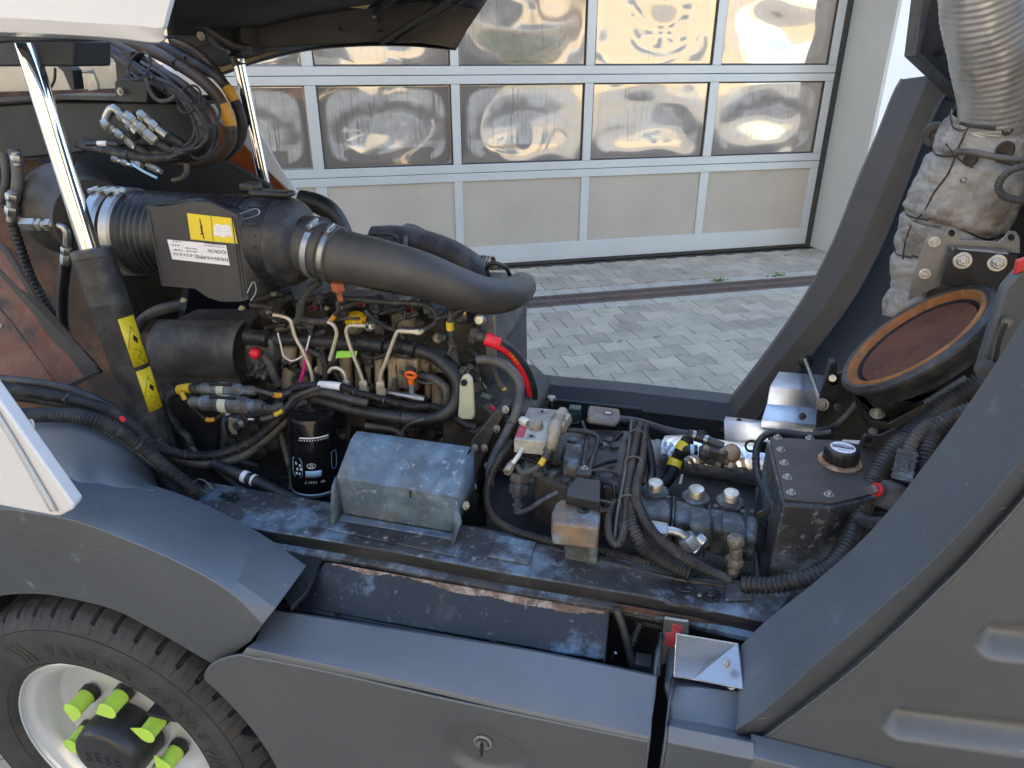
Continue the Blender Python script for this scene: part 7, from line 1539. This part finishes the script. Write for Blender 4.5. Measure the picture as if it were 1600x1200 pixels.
prism('hopper_wall', [V(u, v, 2.0) for u, v in ((1540, 150), (1900, 150), (1900, 800), (1290, 800), (1350, 690), (1480, 560), (1560, 400))], (0, .03, 0), 'bay_wall', truck)
# slotted bracket with bolts
bp_ = thing('exhaust_bracket', 'grey flat exhaust bracket plate with bolts and eyelets', 'bracket', V(1450, 450, 1.6))
pl = [(1447, 375), (1452, 368), (1462, 366), (1474, 370), (1478, 362), (1484, 356), (1494, 357), (1500, 366), (1502, 374), (1560, 378), (1570, 370), (1576, 361), (1588, 362), (1594, 372), (1594, 396), (1490, 392), (1484, 400), (1470, 446), (1420, 470), (1424, 440)]
prism('bracket_plate', [V(u, v, 1.60) for u, v in pl], (0, .006, 0), 'alu', bp_, bevel=.001)
prism('black_plate', [V(u, v, 1.575) for u, v in ((1492, 386), (1498, 390), (1592, 400), (1590, 470), (1570, 500), (1540, 450), (1470, 446))], (0, .008, 0), 'black_metal', bp_, bevel=.002)
prism('bracket_strap', [V(u, v, 1.59) for u, v in ((1484, 384), (1572, 390), (1574, 397), (1488, 392))], (0, -.012, -.002), 'steel', bp_, bevel=.001)
for u, v, r_ in ((1460, 378, .0075), (1445, 428, .0075)): bolt(V(u, v, 1.598), (-.2, -1, .2), r_, 'steel', bp_)
for u, v in ((1504, 407), (1558, 411)): bolt(V(u, v, 1.573), (-.2, -1, .2), .0115, 'steel', bp_)
for u, v in ((1487, 364), (1580, 371)): B().prism([V(u + 5.5 * math.cos(R(k * 30)), v + 5.5 * math.sin(R(k * 30)), 1.5995) for k in range(12)], (0, -.0006, 0)).out('bracket_hole', 'dark_void', bp_)

# ---- big corrugated hoses at the right
H('corrugated_hose', 'largest corrugated hose sweeping down from the duct to the rail end', 'hose', [(1545, 590, 1.34), (1510, 612, 1.34), (1470, 640, 1.34), (1430, 672, 1.33), (1395, 705, 1.3), (1370, 740, 1.26), (1352, 775, 1.21), (1340, 815, 1.15), (1320, 858, 1.1), (1290, 890, 1.06), (1250, 906, 1.04), (1205, 914, 1.04), (1160, 912, 1.05)], lambda f: .021 - .006 * f, 'hose_black', corr=.0085, grp='corrugated hoses beside the rear pillar', seg=20)
H('corrugated_hose', 'second corrugated hose right of the largest one, beside the pillar edge', 'hose', [(1545, 632, 1.22), (1510, 642, 1.22), (1480, 655, 1.22), (1460, 680, 1.22), (1448, 710, 1.2), (1440, 740, 1.18)], .0135, 'hose_black', corr=.007, grp='corrugated hoses beside the rear pillar', seg=16)
H('corrugated_hose', 'short corrugated hose between the two others above the regulator', 'hose', [(1480, 655, 1.28), (1450, 665, 1.28), (1430, 685, 1.27), (1420, 705, 1.26)], .0125, 'hose_dusty', corr=.007, grp='corrugated hoses beside the rear pillar', seg=16)
H('ribbed_tube', 'thin ribbed tube lying on top of the largest corrugated hose', 'tube', [(1510, 590, 1.32), (1480, 608, 1.32), (1445, 630, 1.32)], .006, 'hose_dusty', corr=.005)
H('rubber_hose', 'taped cable branch crossing in front of the tank to the pillar', 'hose', [(1330, 780, 1.2), (1335, 800, 1.17), (1350, 815, 1.12), (1385, 818, 1.06)], .0105, 'tape_black', ties=(.4,))
rg = thing('fuel_regulator', 'grey regulator with ribbed connector and red nut beside the pillar', 'regulator', V(1395, 770, 1.15))
lathe('regulator_body', [(.020, 0), (.021, .004), (.021, .04), (.018, .046), (.008, .05)], V(1385, 795, 1.14), V(1398, 755, 1.16) - V(1385, 795, 1.14), 'cast_dark', rg, 28)
pgg = plug('ribbed_plug', V(1418, 705, 1.19), V(1408, 752, 1.16), .032, .026, 'cast_salt', rg)
lathe('red_nut', [(.012, 0), (.012, .006)], V(1372, 765, 1.14), (-.8, -.4, .1), 'red', rg, 12); lathe('nut_tip', [(.008, 0), (.008, .008)], V(1366, 765, 1.135), (-.8, -.4, .1), 'steel', rg, 10)
br = thing('eyelet_bracket', 'black bracket arm with round eyelet above the tank cap', 'bracket', V(1370, 690, 1.35))
prism('bracket_arm', [V(u, v, 1.36) for u, v in ((1346, 684), (1352, 678), (1375, 680), (1400, 668), (1408, 672), (1380, 700), (1360, 745), (1345, 750), (1342, 745))], (0, .006, 0), 'black_metal', br, bevel=.002)
lathe('eyelet', [(.008, -.001), (.012, -.001), (.012, .003), (.008, .003)], V(1357, 688, 1.355), (0, -1, .2), 'black_plastic_dusty', br, 22, cap=False)
# rear plastic guard with lever at the right edge
rg2 = thing('rear_guard', 'dark plastic guard panel with lever cable right of the rusty duct', 'guard', V(1570, 560, 1.1))
prism('guard_plate', [V(u, v, 1.10) for u, v in ((1566, 450), (1610, 400), (1700, 360), (1700, 520), (1545, 620), (1525, 585))], (0, .02, 0), 'grey_plastic', rg2, bevel=.008)
hose('lever_cable', [(1572, 505, 1.09), (1562, 530, 1.09), (1556, 560, 1.09), (1550, 580, 1.09)], .0028, 'black_plastic', rg2)
bolt(V(1574, 503, 1.095), (0, -1, .2), .005, 'cast_alu', rg2)
lathe('lever_knob', [(.008, 0), (.014, .006), (.014, .014), (.006, .018)], V(1537, 575, 1.09), (-.2, -1, .3), 'cast_dark', rg2, 14)
prism('red_reflector', [V(u, v, 1.095) for u, v in ((1590, 408), (1602, 404), (1640, 400), (1600, 424), (1586, 430))], (0, .01, 0), 'red', rg2, bevel=.002)
# rear body of the sweeper, carrying on to the right of the open bay
b = B().box((1.4, .845, 1.2), (1.06, 0, 0), (0, .03, 0), (0, 0, 1.7)).box((1.45, 1.48, 1.2), (.96, 0, 0), (0, 1.2, 0), (0, 0, 1.7)); b.out('rear_body', 'grey_plastic', truck, bevel=.02, segs=3)
